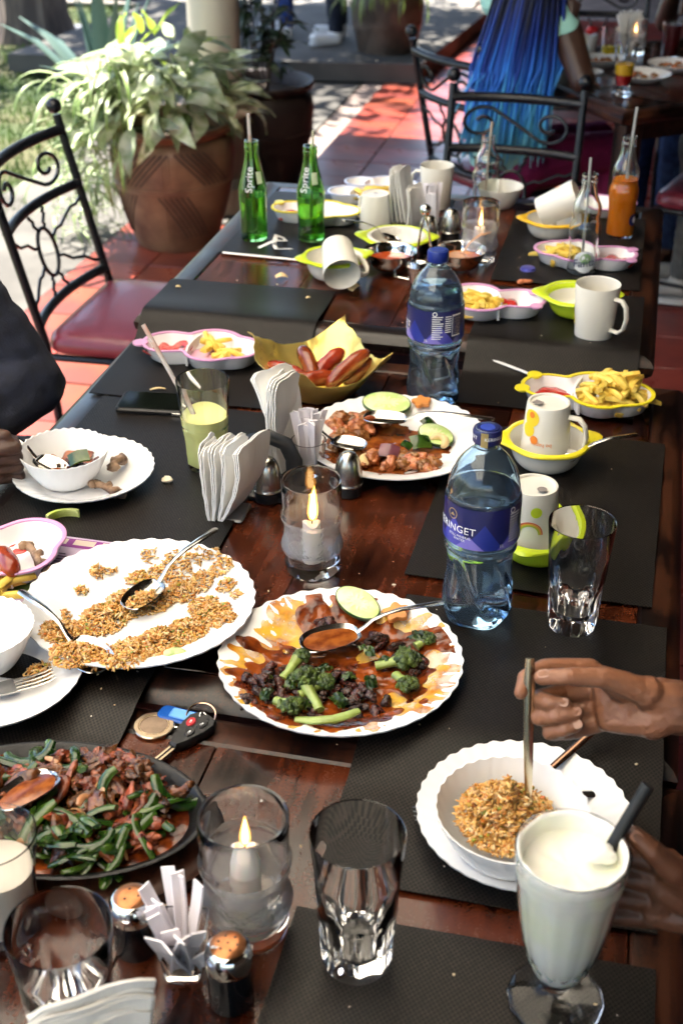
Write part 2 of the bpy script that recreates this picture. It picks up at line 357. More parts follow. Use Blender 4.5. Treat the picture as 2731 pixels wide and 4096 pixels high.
# ------------------------------------------------------------------ tables
def table(label, r0, r1, d0, d1, z, loc=None, rz=TZ, planks=4, detail=True):
    cx, cyy = (r0+r1)/2, (d0+d1)/2; w, l = r1-r0, d1-d0
    t = thing('table', label, 'table', loc if loc is not None else T(cx, cyy, 0), rz, 'dining tables pushed end to end' if loc is None else None)
    e = .05; pw = (w-2*e)/planks
    for k in range(planks):
        x = -w/2+e+pw*(k+.5)
        o = obj('plank', mv(rbox(pw-.0007, l-2*e-.0006, .024, .002, 1, .001), 0, 0, z-.024-random.uniform(0, .0003)), WOOD, t, (x, 0, 0))
    prof = [(0, -.03), (.0, -.004), (.004, 0), (e-.016, 0), (e-.006, -.004), (e, -.013), (e-.002, -.026), (e-.01, -.034), (0, -.034)]
    for side in range(4):
        L = (l if side % 2 == 0 else w)/2; W2 = (w if side % 2 == 0 else l)/2
        rings = []
        for s, end in ((-1, 0), (1, 1)):
            rings.append([(W2-e+a, s*(L-e+a) if side % 2 == 0 else s*(L-e+a), z+b+.0005) for a, b in prof])
        obj('edge_rail', mv(loft(rings), rz=side*pi/2), WOOD_D, t, ang=35)
    for sx in (-1, 1):
        for sy in (-1, 1): obj('leg', rbox(.06, .06, z-.034, .006), WOOD_D, t, (sx*(w/2-.09), sy*(l/2-.09), 0))
    for s in (-1, 1):
        obj('apron', box(-w/2+.12, w/2-.12, s*(l/2-.09)-.01, s*(l/2-.09)+.01, z-.1, z-.035), WOOD_D, t)
    return t
table('nearest dark varnished wooden table holding the sizzling skillet and keys', -.83, .115, .08, 1.030, ZA)
table('middle dark varnished wooden table holding the two dinner plates', -.822, .105, 1.034, 1.957, ZB)
table('farthest dark varnished wooden table of the row, set slightly higher', -.82, .055, 1.965, 2.79, ZC)
# ------------------------------------------------------------------ placemats (real woven sheets, some bent over the step between tables)
def exp_(d, c): return math.exp(-((d-c-.03)/.05)**2)
def matz(r, d):
    z = ZA+(ZB-ZA)*sm(.95, 1.045, d) + (ZC-ZB)*sm(1.925, 1.985, d)
    return z + .0022 + .004*exp_(d, 1.0) + .004*exp_(d, 1.965)
def exp_(d, c): return math.exp(-((d-c-.03)/.05)**2)
def placemat(r0, r1, d0, d1, label, dr=0, rot=0, seed=0):
    def fn(u, v):
        r, d = r0+(r1-r0)*u, d0+(d1-d0)*v; cx, cyy = (r0+r1)/2, (d0+d1)/2
        x, y = r-cx, d-cyy; r, d = cx+x*cos(rot)-y*sin(rot), cyy+x*sin(rot)+y*cos(rot)
        return (r, d, matz(r, d) + .0012*noise.noise((r*9, d*9, seed)) + .0012)
    nz = 40 if any(d0 < s < d1 for s in (1.0, 1.95)) else 8
    obj('placemat', sheet(fn, 8, nz, .0012), MAT_WEAVE, None, rot=(0, 0, TZ), label=label, cat='placemat', group='brown woven placemats')
placemat(-.215, .088, .826, 1.278, 'brown woven placemat under the bowl of rice and the held spoon', seed=1)
placemat(-.222, .088, .34, .787, 'brown woven placemat at the bottom edge under the milkshake glass', seed=2)
placemat(-.765, -.455, .845, 1.262, 'brown woven placemat under the fried rice plate, bent at the table seam', seed=3)
placemat(-.222, .074, 1.318, 1.745, 'brown woven placemat under the green bowl and yellow-rimmed bowl', seed=4, rot=-.02)
placemat(-.775, -.465, 1.292, 1.712, 'brown woven placemat under the smartphone and the used bowl', seed=5)
placemat(-.806, -.50, 1.722, 2.14, 'brown woven placemat bent over the table step behind the pink dish', seed=6, rot=.02)
placemat(-.245, .03, 1.815, 2.235, 'brown woven placemat bent over the table step under the white mug', seed=7)
placemat(-.77, -.50, 2.295, 2.70, 'brown woven placemat under the two green glass bottles', seed=8)
placemat(-.245, .02, 2.265, 2.68, 'brown woven placemat under the orange soda and clear soda bottles', seed=9)
# ------------------------------------------------------------------ tableware builders
TB = lambda r, d: (ZA if d < 1.016 else ZB if d < 1.96 else ZC)
def scallop(n, R, a, t0=.55, zr=.0):
    def m(t, r, z):
        k = max(0, (r/R-t0)/(1-t0)); w = cos(n*t)
        return r*(1+a*k*k*w), z + zr*k*w
    return m
def plate(label, r, d, z, R=.1325, n=38, mat=None, group='white scalloped dinner plates', name='dinner_plate', tilt=(0, 0)):
    k = R/.1325
    top = smooth_prof([(0, .0045), (.05*k, .0045), (.078*k, .005), (.09*k, .0085), (.108*k, .016), (.1325*k, .0235)], 3)
    bot = [(.1322*k, .0215), (.108*k, .0125), (.09*k, .0045), (.078*k, 0), (.072*k, .0018), (0, .0018)]
    vf = lathe(top+bot, n*5, scallop(n, R, .008, .62, .0006))
    return obj(name, vf, mat or WHITE, None, T(r, d, z), (tilt[0], tilt[1], TZ), label=label, cat='plate', group=group, ang=60)
def plate_z(r, R=.1325):
    k = R/.1325; P = [(0, .0045), (.05*k, .0045), (.078*k, .005), (.09*k, .0085), (.108*k, .016), (.1325*k, .0235)]
    for (a, b), (c, e) in zip(P, P[1:]):
        if r <= c: return b+(e-b)*(r-a)/(c-a)
    return .0235
def bowl(label, r, d, z, R=.068, h=.058, n=32, mat=None, tilt=(0, 0), name='scalloped_bowl', group='white scalloped bowls'):
    s = R/.068; q = h/.058
    out = smooth_prof([(.034*s, 0), (.042*s, .006*q), (.055*s, .026*q), (.064*s, .046*q), (.068*s, .058*q)], 3)
    inn = smooth_prof([(.0662*s, .0578*q), (.062*s, .047*q), (.0525*s, .028*q), (.039*s, .0095*q), (.02*s, .005*q), (0, .0045*q)], 3)
    return obj(name, lathe([(0, .003)]+[(.031*s, .003)]+out+inn, n*5, scallop(n, R, .010, .6, .0007)), mat or WHITE, None, T(r, d, z), (tilt[0], tilt[1], TZ), label=label, cat='bowl', group=group, ang=60)
def facet(N, ph=0):
    def g(t, r): a = ((t+ph) % (2*pi/N)) - pi/N; return r*cos(pi/N)/cos(a)
    return g
def tumbler(label, r, d, z, H=.138, R=.0376, rz=0, tint=None):
    fc = facet(9); s = H/.138; q = R/.0376
    def mod(t, rr, zz):
        k = sm(.064*s, .056*s, zz)*sm(.0005, .004, zz)
        if rr < .0 or k <= 0: return rr, zz
        flute = 1-.045*abs(cos(4.5*t))**.7*sm(.062*s, .05*s, zz)
        return rr*(1-k)+k*fc(t, rr*1.05)*(.985-.030*abs(cos(4.5*t+pi/2))**1.5*sm(.004*s, .012*s, zz)), zz
    out = [(.0, .0), (.0262*q, 0), (.0276*q, .004*s), (.0284*q, .016*s), (.0290*q, .03*s), (.0298*q, .043*s), (.0304*q, .052*s), (.0312*q, .0565*s), (.0322*q, .060*s), (.0326*q, .068*s), (.0345*q, .1*s), (.0374*q, .1365*s)]
    inn = [(.0370*q, .138*s), (.0362*q, .1372*s), (.0334*q, .1*s), (.0312*q, .068*s), (.0285*q, .06*s), (.0245*q, .045*s), (.0222*q, .026*s), (.0165*q, .0185*s), (0, .017*s)]
    no = len(out)
    vo = lathe(smooth_prof(out[1:], 2) if False else out, 90, mod); vi = lathe(inn, 90)
    full = lathe(out+inn, 90, lambda t, rr, zz: mod(t, rr, zz) if (rr, zz) in outset else (rr, zz)) if False else None
    oset = {(round(a, 6), round(b, 6)) for a, b in out}
    full = lathe(out+inn, 90, lambda t, rr, zz: mod(t, rr, zz) if (round(rr, 6), round(zz, 6)) in oset else (rr, zz))
    return obj('tumbler', full, tint or GLASS, None, T(r, d, z), (0, 0, TZ+rz), label=label, cat='glass', group='clear faceted tumblers', ang=28)
FROST = M('pebbled_glass', (.93, .94, .95), .22, trans=.86, ior=1.45, bump=1.0, bs=75)
WAX = M('candle_wax', (.86, .80, .74), .5, sss=.4)
def flame_mat(name, col, es, op):
    m = bpy.data.materials.new(name); m.use_nodes = True; nt = m.node_tree; N = nt.nodes; L = nt.links
    e = N.new('ShaderNodeEmission'); e.inputs[0].default_value = (*col, 1); e.inputs[1].default_value = es; t = N.new('ShaderNodeBsdfTransparent'); x = N.new('ShaderNodeMixShader'); x.inputs[0].default_value = op
    L.new(t.outputs[0], x.inputs[1]); L.new(e.outputs[0], x.inputs[2]); L.new(x.outputs[0], N['Material Output'].inputs[0]); return m
FLAME = flame_mat('candle_flame', (1, .36, .05), 1.3, .55)
FLAMEC = flame_mat('flame_core', (1, .66, .26), 3.2, .9)
WICK = M('burnt_wick', (.02, .015, .012), .9)
def candle_jar(label, clabel, r, d, z, H=.125, wax=.075, waxr=.013, flame=.034, lean=0.0, neckR=.0378):
    s = H/.125; R = neckR
    out = [(0, 0), (.031, 0), (.0335, .003), (.0342, .012), (.0342, .02), (.0345, .026), (.0376, .033), (.0382, .038), (.036, .045), (.0342, .052), (.0338, .06), (.0348, .069), (.0376, .0745), (.0382, .079), (.0366, .084), (.0358, .09), (.0363, .11), (.0366, .1235)]
    inn = [(.0358, .125), (.0338, .124), (.0335, .11), (.0334, .084), (.0345, .077), (.032, .069), (.0315, .058), (.0335, .038), (.031, .028), (.030, .016), (0, .0145)]
    q = R/.0378; pr = [(a*q, b*s) for a, b in out+inn]
    j = thing('candle_jar', label, 'candle holder', T(r, d, z), TZ, 'glass candle jars')
    obj('glass', lathe(pr, 64, None, lambda a, b: 1 if (.03*s < (a[1]+b[1])/2 < .0775*s) else 0), [GLASS, FROST], j, ang=50)
    if wax > .06: obj('wax_bed', lathe([(0, .0150*s), (.0295*q, .0165*s), (.0303*q, .027*s), (.0325*q, .038*s), (.0305*q, .057*s), (.0308*q, .064*s), (.028*q, .0655*s), (0, .066*s)], 48), M('cloudy_wax', (.88, .85, .81), .12, trans=.93, ior=1.3, bump=.6, bs=80), j)
    c = thing('candle', clabel, 'candle', T(r, d, z+.0155*s), TZ, 'lit candles')
    obj('wax', lathe([(0, 0), (waxr*1.12, 0), (waxr*1.05, wax*.4), (waxr, wax*.85), (waxr*.95, wax*.96), (waxr*.7, wax), (waxr*.35, wax-.004), (0, wax-.005)], 20,
        lambda t, a, b: (a*(1+.06*sin(3*t+b*90)), b+(.003*sin(2*t+1) if b > wax*.8 and a > waxr*.5 else 0))), WAX, c)
    obj('wick', tube([(0, 0, wax-.006), (.0005, 0, wax+.003), (.002, 0, wax+.008)], .0009, 6), WICK, c)
    fl = [(0, 0), (.0032, .003), (.0046, .008), (.0044, .013), (.0030, .021), (.0014, .029), (0, .034)]
    k = flame/.034
    def lf(vf): return [(x+lean*zz*zz*20, y, zz) for x, y, zz in vf[0]], vf[1]
    f = obj('flame', lf(lathe([(a*k, b*k) for a, b in fl], 14)), FLAME, c, (.001, 0, wax+.002))
    obj('flame_core', lf(lathe([(a*k*.62, b*k*.84+.002) for a, b in fl], 12)), FLAMEC, f)
    return j
def spoon(label, pos, rz, L=.19, pitch=0, roll=0, mat=None, group='steel spoons', name='spoon', bowl_fill=None, bl=.029, bwid=.0195):
    o = thing(name, label, 'spoon', pos, 0, group, rot=(roll, -pitch, rz))
    def bf(u, v):
        a = pi*u; x = -bl*cos(a); hw = bwid*(sin(a)**.62)*(1.06-.12*u); t = 2*v-1
        dep = .0085*(1-t*t)*sin(a)**.6
        return (x, hw*t, -dep+.0015*sin(a))
    obj('spoon_bowl', sheet(bf, 18, 10, .0011), mat or STEEL, o, ang=80)
    hl = L-2*bl
    pts = [(bl*.93, 0, 0), (bl+.006, 0, .004), (bl+.016, 0, .0105), (bl+.03, 0, .0135), (bl+.05, 0, .0145), (bl+hl*.7, 0, .012), (bl+hl-.004, 0, .009), (bl+hl, 0, .0085)]
    rd = [.0034, .0028, .0027, .0032, .004, .0048, .0052, .003]
    obj('handle', tube(pts, rd, 8, .32, (0, 0, 1)), mat or STEEL, o, ang=80)
    return o
def fork(label, pos, rz, L=.19, pitch=0, roll=0, group='steel forks'):
    o = thing('fork', label, 'fork', pos, 0, group, rot=(roll, -pitch, rz))
    for k in range(4):
        y = (k-1.5)*.0062
        obj('tine', tube([(-.05, y*.95, .004), (-.042, y, .0015), (-.028, y, 0), (-.006, y, .0008)], [.0009, .0016, .0018, .002], 6, .55, (0, 0, 1)), STEEL, o)
    poly = [(-.008, .0118), (.004, .012), (.016, .0095), (.028, .0045), (.04, .003), (.04, -.003), (.028, -.0045), (.016, -.0095), (.004, -.012), (-.008, -.0118)]
    obj('fork_head', mv(extrude(poly, .0017, .0004), z=0), STEEL, o)
    hl = L-.09
    obj('handle', tube([(.038, 0, .001), (.05, 0, .005), (.07, 0, .008), (.04+hl*.7, 0, .007), (.04+hl, 0, .004)], [.003, .003, .0035, .0048, .0052], 8, .35, (0, 0, 1)), STEEL, o)
    return o
def mug(label, r, d, z, rz=0, inverted=False, R=.036, H=.088, rot=None, loc=None, group='cream melamine mugs', mat=None):
    base = loc if loc is not None else T(r, d, z + (H if inverted else 0))
    o = thing('mug', label, 'mug', base, 0, group, rot=rot or ((pi if inverted else 0), 0, TZ+rz))
    pr = [(0, .003), (R*.70, .003), (R*.72, 0), (R*.80, 0), (R*.83, .003), (R*.9, H*.45), (R*.985, H-.002), (R*.97, H), (R*.94, H-.001), (R*.86, H*.45), (R*.78, .008), (R*.6, .006), (0, .006)]
    obj('cup', lathe(pr, 48), mat or MELA, o)
    obj('handle', tube([(R*.86, 0, H*.2), (R*1.25, 0, H*.2), (R*1.5, 0, H*.3), (R*1.6, 0, H*.5), (R*1.52, 0, H*.7), (R*1.3, 0, H*.8), (R*.92, 0, H*.8)], [.0055]*7, 10, .62), mat or MELA, o)
    return o
def mugr(R=.036, H=.088): return interp([(R*.83, 0), (R*.9, H*.45), (R*.985, H)])
def eared_bowl(label, r, d, z, rimmat, R=.062, h=.042, rz=0, body=None, group='melamine children bowls', bodyc=None):
    """melamine bowl with a flat coloured rim and two grip tabs"""
    o = thing('handled_bowl', label, 'bowl', T(r, d, z), TZ+rz, group)
    out = smooth_prof([(.030, 0), (.038, .002), (.046, .012), (.052, .03), (R*.88, h-.002)], 3)
    inn = smooth_prof([(R*.86, h-.0015), (.049, .03), (.043, .013), (.034, .005), (0, .004)], 3)
    obj('body', lathe([(0, .001)]+out+[(R*.88, h)]+inn, 56), body or MELA, o)
    def wm(t, a, b):
        k = max(0, (a-R*.86)/(R*.14)); tab = max(0, cos(2*t))**6
        return a*(1+.22*k*tab+.02*k*cos(6*t)), b-.002*k+.003*k*tab
    obj('rim', lathe([(R*.85, h-.001), (R*.9, h+.0015), (R*.985, h+.001), (R, h-.001), (R*.985, h-.003), (R*.88, h-.0028), (R*.85, h-.001)], 72, wm), rimmat, o)
    return o
PINK = M('pink_melamine', (.66, .33, .56), .25); YEL = M('yellow_melamine', (.78, .66, .03), .25); LIME = M('lime_melamine', (.56, .70, .03), .25)
LILAC = M('lilac_print', (.50, .30, .58), .3); ORNG = M('orange_yellow_melamine', (.80, .48, .03), .25); BLUEW = M('pale_blue_rim', (.55, .60, .78), .25)
def outline(circles, n=96, smooth_n=3):
    cx = sum(c[0]*c[2] for c in circles)/sum(c[2] for c in circles); cyy = sum(c[1]*c[2] for c in circles)/sum(c[2] for c in circles)
    rs = []
    for i in range(n):
        t = 2*pi*i/n; dx, dy = cos(t), sin(t); best = .01
        for (x, y, R) in circles:
            px, py = x-cx, y-cyy; b = px*dx+py*dy; q = b*b-(px*px+py*py-R*R)
            if q >= 0: best = max(best, b+sqrt(q))
        rs.append(best)
    for _ in range(smooth_n): rs = [(rs[i-1]+2*rs[i]+rs[(i+1) % n])/4 for i in range(n)]
    return (cx, cyy), rs
def kids_dish(label, r, d, z, rz, rimmat, circles, split, ears=(), group='divided children dishes', floor=None, sc=1.0):
    o = thing('divided_dish', label, 'dish', T(r, d, z), TZ+rz, group, scale=sc if sc != 1 else None)
    (cx, cyy), rs = outline(circles); n = len(rs)
    def ring(off, zz): return [(cx+(R+off)*cos(2*pi*i/n), cyy+(R+off)*sin(2*pi*i/n), zz) for i, R in enumerate(rs)]
    rings = [ring(-.016, 0), ring(-.011, .003), ring(-.004, .02), ring(-.001, .0245), ring(-.003, .0255), ring(-.005, .0235), ring(-.012, .006), ring(-.018, .0035)]
    obj('tray', loft(rings), MELAW, o, ang=50)
    obj('rim', loft([ring(-.0038, .0242), ring(-.004, .0268), ring(-.001, .0278), ring(.0022, .0268), ring(.0022, .0246), ring(-.0038, .0242)], cap=False), rimmat, o)
    if floor: obj('floor_print', loft([ring(-.02, .0037), ring(-.02, .0042)]), floor, o)
    x, hh = split
    ys = [p for p in ring(-.006, 0)]
    up = max([p[1] for p in ys if abs(p[0]-x) < .008]+[.02]); dn = min([p[1] for p in ys if abs(p[0]-x) < .008]+[-.02])
    def wall(u, v):
        y = dn+(up-dn)*u; xx = x+hh*sin(pi*u); return (xx, y, .0035+.019*v)
    obj('divider', mv(sheet(wall, 14, 3, .0035)), MELAW, o)
    for (ex, ey, er) in ears:
        obj('ear', mv(lathe([(0, .0225), (er*.8, .0225), (er, .025), (er*.95, .0272), (er*.6, .0276), (0, .0268)], 20), ex, ey), rimmat, o)
    return o
BEAR = [(-.058, 0, .042), (.012, .012, .05), (.055, -.004, .044), (.02, -.018, .045)]
def shared(name, vfs, mat, **k):
    out = []
    for i, vf in enumerate(vfs):
        me = mesh_of(name, vf, True, k.get('ang', 50)); me.materials.append(mat); out.append(me)
    return out
FRYM = M('fried_potato', (.80, .60, .11), .5, col2=(.62, .38, .045), vs=45, rnd=.14, coat=.15)
def fry_vf(L, w, seed, bend):
    rg = random.Random(seed); rings = []
    for i in range(6):
        t = i/5; x = (t-.5)*L; zc = bend*(1-(2*t-1)**2); k = w*(1-.25*abs(2*t-1)**4)*rg.uniform(.9, 1.08)
        rings.append([(x+rg.uniform(-.0008, .0008), a*k*.5+rg.uniform(-.0004, .0004), zc+b*k*.5) for a, b in ((1, .8), (.8, 1), (-.8, 1), (-1, .8), (-1, -.8), (-.8, -1), (.8, -1), (1, -.8))])
    return loft(rings)
FRIES = shared('french_fry', [fry_vf(.05, .0085, 1, .002), fry_vf(.042, .009, 2, -.003), fry_vf(.035, .010, 3, .004), fry_vf(.056, .008, 4, .005), fry_vf(.026, .0105, 5, 0)], FRYM)
def fries(n, r, d, z, rx, ry, hmax, label, group, seed=0, rz=0, kinds=(0, 1, 2, 3, 4), sc=1):
    rg = random.Random(seed+100)
    for k in range(n):
        t = k/n; q = sqrt(rg.random())*(1-.6*t); a = rg.random()*2*pi
        x, y = rx*q*cos(a), ry*q*sin(a); c, s = cos(rz), sin(rz); x, y = x*c-y*s, x*s+y*c
        obj('french_fry', FRIES[rg.choice(kinds)], FRYM, None, T(r+x, d+y, z+.006+hmax*t*(1-q*.5)), (rg.uniform(-.5, .5), rg.uniform(-.35, .35)*(1 if t > .1 else .2), rg.random()*pi*2), scale=sc,
            label=label, cat='french fry', group=group)
KETCH = M('ketchup', (.42, .018, .012), .16, coat=.4)
def dollop(name, r, d, z, R, h, mat, label, cat, seed=0, sx=1, sy=1, rz=0, n=36, parent=None, loc=None):
    o = Vector((seed, seed*2.2, 1))
    def md(t, a, b):
        w = 1+.28*noise.noise(Vector((cos(t)*1.3, sin(t)*1.3, seed)))+.12*noise.noise(Vector((cos(t)*3.5, sin(t)*3.5, seed+4)))
        return a*w, b+h*.5*noise.noise(Vector((a*cos(t)*60, a*sin(t)*60, seed)))*(1 if b > h*.3 else 0)
    pr = [(0, 0), (R*.97, 0), (R, h*.15), (R*.95, h*.5), (R*.8, h*.8), (R*.6, h*.95), (R*.35, h), (R*.15, h*1.05), (0, h)]
    vf = lathe(pr, n, md); vf = ([(x*sx, y*sy, zz) for x, y, zz in vf[0]], vf[1])
    return obj(name, vf, mat, parent, T(r, d, z) if loc is None else loc, (0, 0, TZ+rz), label=label, cat=cat, kind=None)
def straw(label, p0, p1, mat, rad=.003, group='drinking straws', name='straw'):
    return obj(name, tube([p0, Vector(p0).lerp(Vector(p1), .5)+Vector((0, 0, .001)), p1], rad, 10), mat, label=label, cat='straw', group=group)
def napkin_vf(w, h, th, seed, bend=.01, plies=3):
    rg = random.Random(seed*7+1); out = []
    for p in range(plies):
        dh, ph, sl = rg.uniform(-.004, .003), rg.random()*6, rg.uniform(.05, .16); yo = th*(p-plies/2)/plies*1.15
        def f(u, v):
            x = (u-.5)*w*(.72+.30*v); top = (h+dh)*(1-sl*u - .06*(2*u-1)**6)
            return (x, bend*sin(v*pi*.62)+yo*(.55+.75*v)+.0011*sin(u*11+ph)*v+.0006*sin(v*23+ph), v*top)
        out.append(sheet(f, 8, 10, th/plies*.62))
    return join(*out)
# ------------------------------------------------------------------ food builders
def off(dx, dy, s, e):
    """offset measured on a plate (right, towards the camera; in units of 1/s m) -> offset along and across the tables"""
    X, Y = dx/s, -dy/(s*e); return X*cos(TA)-Y*sin(TA), X*sin(TA)+Y*cos(TA)
GRAIN = [(0, 0, 1)]
def grain(p, L, w, a, tilt, rg):
    ax = Vector((cos(a)*cos(tilt), sin(a)*cos(tilt), sin(tilt))); s = Vector((-sin(a), cos(a), 0)); u = ax.cross(s); p = Vector(p)
    b = rg.uniform(-.15, .15)*L
    v = [p-ax*L*.5]
    for t in (-.28, .28): v += [p+ax*L*t+(s*cos(k)+u*sin(k))*w*.5+u*b*.3 for k in (0, pi/2, pi, 3*pi/2)]
    v.append(p+ax*L*.5)
    f = [(0, 2, 1), (0, 3, 2), (0, 4, 3), (0, 1, 4), (1, 2, 6, 5), (2, 3, 7, 6), (3, 4, 8, 7), (4, 1, 5, 8), (9, 5, 6), (9, 6, 7), (9, 7, 8), (9, 8, 5)]
    return v, f
def island_ramp(name, cols, rough=.42, coat=.15):
    m = bpy.data.materials.new(name); m.use_nodes = True; nt = m.node_tree; N = nt.nodes; L = nt.links; b = N['Principled BSDF']
    g = N.new('ShaderNodeNewGeometry'); rp = N.new('ShaderNodeValToRGB'); L.new(g.outputs['Random Per Island'], rp.inputs[0]); rp.color_ramp.interpolation = 'LINEAR'
    e = rp.color_ramp.elements; e[0].color = (*cols[0], 1); e[1].color = (*cols[-1], 1)
    for i, c in enumerate(cols[1:-1]): q = e.new((i+1)/(len(cols)-1)); q.color = (*c, 1)
    L.new(rp.outputs[0], b.inputs['Base Color']); b.inputs['Roughness'].default_value = rough; b.inputs['Coat Weight'].default_value = coat
    return m
RICE = island_ramp('fried_rice_grains', [(.42, .15, .022), (.62, .32, .06), (.70, .45, .14), (.48, .20, .03), (.76, .60, .32), (.32, .10, .016)])
VEG = island_ramp('diced_vegetables', [(.08, .18, .02), (.62, .16, .015), (.17, .30, .04), (.70, .24, .02), (.05, .12, .02), (.55, .12, .012)])
def rice(name, label, base, heaps, zf, seed, parent=None, rot=TZ, gl=.0086, gw=.0023, vegs=.06):
    rg = random.Random(seed); gs, vs = [], []
    for (x, y, rx, ry, h, n) in heaps:
        for k in range(int(n*1.25)):
            q = sqrt(rg.random()); a = rg.random()*2*pi; px, py = x+rx*q*cos(a), y+ry*q*sin(a)
            top = h*max(0, 1-q**1.7)*(.75+.5*noise.noise(Vector((px*90, py*90, seed))))
            zz = zf(px, py)+.0012+max(0, top)*(rg.random()**.35)
            if rg.random() < vegs:
                s = rg.uniform(.0022, .0042)
                vs.append(mv(rbox(s, s*rg.uniform(.7, 1.3), s*.8, s*.25, 1), px, py, zz, rg.random()*6, rg.uniform(-.6, .6)))
            else: gs.append(grain((px, py, zz), gl*rg.uniform(.75, 1.2), gw*rg.uniform(.85, 1.25), rg.random()*6.3, rg.gauss(0, .35), rg))
    o = obj(name, join(*gs), RICE, parent, base, (0, 0, rot), label=label, cat='rice', kind='stuff', ang=180)
    if vs: obj('diced_vegetable', join(*vs), VEG, o, kind='stuff')
    return o
def smear(name, base, R, mask, mat, label, cat, h=.0012, N=130, zf=None, parent=None):
    V_, F_, idx = [], [], {}
    zf = zf or (lambda x, y: plate_z(sqrt(x*x+y*y), R)); st = 2.06*R/N
    P = lambda i, j: (-1.03*R+st*i, -1.03*R+st*j)
    g = {}
    def mk(i, j):
        if (i, j) not in g: g[(i, j)] = mask(*P(i, j))
        return g[(i, j)]
    def vid(i, j):
        if (i, j) in idx: return idx[(i, j)]
        x, y = P(i, j); m = mk(i, j); hh = h
        if m < 0:
            gx, gy = (mk(i+1, j)-mk(i-1, j))/(2*st), (mk(i, j+1)-mk(i, j-1))/(2*st); gg = gx*gx+gy*gy
            if gg > 1e-6: k = min(-m/gg, st*1.2/sqrt(gg)); x += gx*k; y += gy*k
            hh = .0003
        else: hh = h*min(1, .25+m*2.2)*(.8+.5*noise.noise(Vector((x*140, y*140, 3))))
        idx[(i, j)] = len(V_); V_.append((x, y, zf(x, y)+max(.0003, hh))); return idx[(i, j)]
    for i in range(N):
        for j in range(N):
            q = [(i, j), (i+1, j), (i+1, j+1), (i, j+1)]
            if sum(mk(*c) > 0 for c in q) >= 1: F_.append(tuple(vid(*c) for c in q))
    return obj(name, (V_, F_), mat, parent, base, (0, 0, TZ), label=label, cat=cat, ang=180)
SAUCE = M('dark_brown_sauce', (.060, .0095, .003), .16, coat=.15, col2=(.27, .055, .007), vs=45, bump=.5, bs=110)
def oil_mat():
    m = M('thin_orange_sauce', (.50, .15, .010), .16, coat=.3, col2=(.78, .46, .05), vs=34, lo=.36, hi=.6, det=7); nt = m.node_tree; N = nt.nodes; L = nt.links
    t = N.new('ShaderNodeTexCoord'); n = N.new('ShaderNodeTexNoise'); n.inputs['Scale'].default_value = 46; n.inputs['Detail'].default_value = 6; L.new(t.outputs['Object'], n.inputs[0])
    r = N.new('ShaderNodeMapRange'); L.new(n.outputs[0], r.inputs[0]); r.inputs[1].default_value = .34; r.inputs[2].default_value = .62; r.inputs[3].default_value = .30; r.inputs[4].default_value = .95
    tr = N.new('ShaderNodeBsdfTransparent'); x = N.new('ShaderNodeMixShader'); L.new(r.outputs[0], x.inputs[0]); L.new(tr.outputs[0], x.inputs[1]); L.new(N['Principled BSDF'].outputs[0], x.inputs[2]); L.new(x.outputs[0], N['Material Output'].inputs[0]); return m
OIL = oil_mat()
SAUCE2 = M('red_brown_sauce', (.15, .030, .006), .15, coat=.5, col2=(.30, .085, .014), vs=60)
BEEF = M('braised_beef', (.055, .012, .005), .24, coat=.3, var=.5, vs=120, bump=1, bs=300, rnd=.5)
CHICK = M('browned_chicken', (.25, .075, .02), .26, coat=.45, col2=(.46, .19, .06), vs=110, bump=1, bs=260, rnd=.45)
BROC = M('broccoli_head', (.018, .038, .005), .4, coat=.1, col2=(.085, .13, .014), vs=130, bump=1, bs=420)
BSTEM = M('broccoli_stalk', (.30, .40, .10), .35, coat=.3, col2=(.16, .20, .03), vs=35)
PEPG = M('green_pepper', (.013, .044, .005), .2, coat=.3, col2=(.05, .092, .010), vs=30, rnd=.35)
ONIO = M('cooked_onion', (.42, .22, .10), .25, coat=.4, sss=.2, rnd=.3)
CUCF = M('cucumber_flesh', (.66, .74, .40), .3, col2=(.50, .66, .22), vs=60); CUCS = M('cucumber_skin', (.03, .09, .015), .35, var=.4, vs=90)
CARR = M('carrot', (.72, .27, .06), .4, var=.25, vs=60); SEED = M('cucumber_seed', (.72, .74, .42), .35)
CHUNK = shared('meat_chunk', [rough_ball(.010, s, .38, 90, 14, 9, 1.2, .85, .7) for s in range(6)], BEEF)
CHKN = shared('chicken_piece', [rough_ball(.010, s+9, .42, 80, 14, 9, 1.3, .8, .75) for s in range(6)], CHICK)
def strip_vf(L, w, th, curl, seed):
    rg = random.Random(seed); pts = []
    for i in range(9):
        t = i/8-.5; a = curl*t; pts.append((L*t if abs(curl) < .2 else L/curl*sin(a), 0 if abs(curl) < .2 else L/curl*(1-cos(a)), .003*sin(t*5+seed)))
    return tube(pts, [w*.35]+[w*rg.uniform(.42, .55) for _ in range(7)]+[w*.3], 8, th/w, (0, 0, 1))
PEPS = shared('pepper_strip', [strip_vf(.060, .0115, .0065, c, i) for i, c in enumerate((.6, 1.6, -1.0, 2.3, .3))], PEPG)
ONS = shared('onion_strip', [strip_vf(.045, .007, .0025, c, i+7) for i, c in enumerate((1.4, 2.4, -1.8))], ONIO)
def put(meshes, name, n, r, d, z, rx, ry, h, label, cat, group, seed, sc=(.7, 1.2), mat=None, rz=0, rim=0):
    rg = random.Random(seed)
    for k in range(n):
        q = sqrt(rg.uniform(rim, 1)); a = rg.random()*2*pi; x, y = rx*q*cos(a), ry*q*sin(a); c, s = cos(rz), sin(rz)
        obj(name, rg.choice(meshes), mat, None, T(r+x*c-y*s, d+x*s+y*c, z+h*rg.random()*(1-.6*q)), (rg.uniform(-.6, .6), rg.uniform(-.6, .6), rg.random()*6.3), scale=rg.uniform(*sc), label=label, cat=cat, group=group)
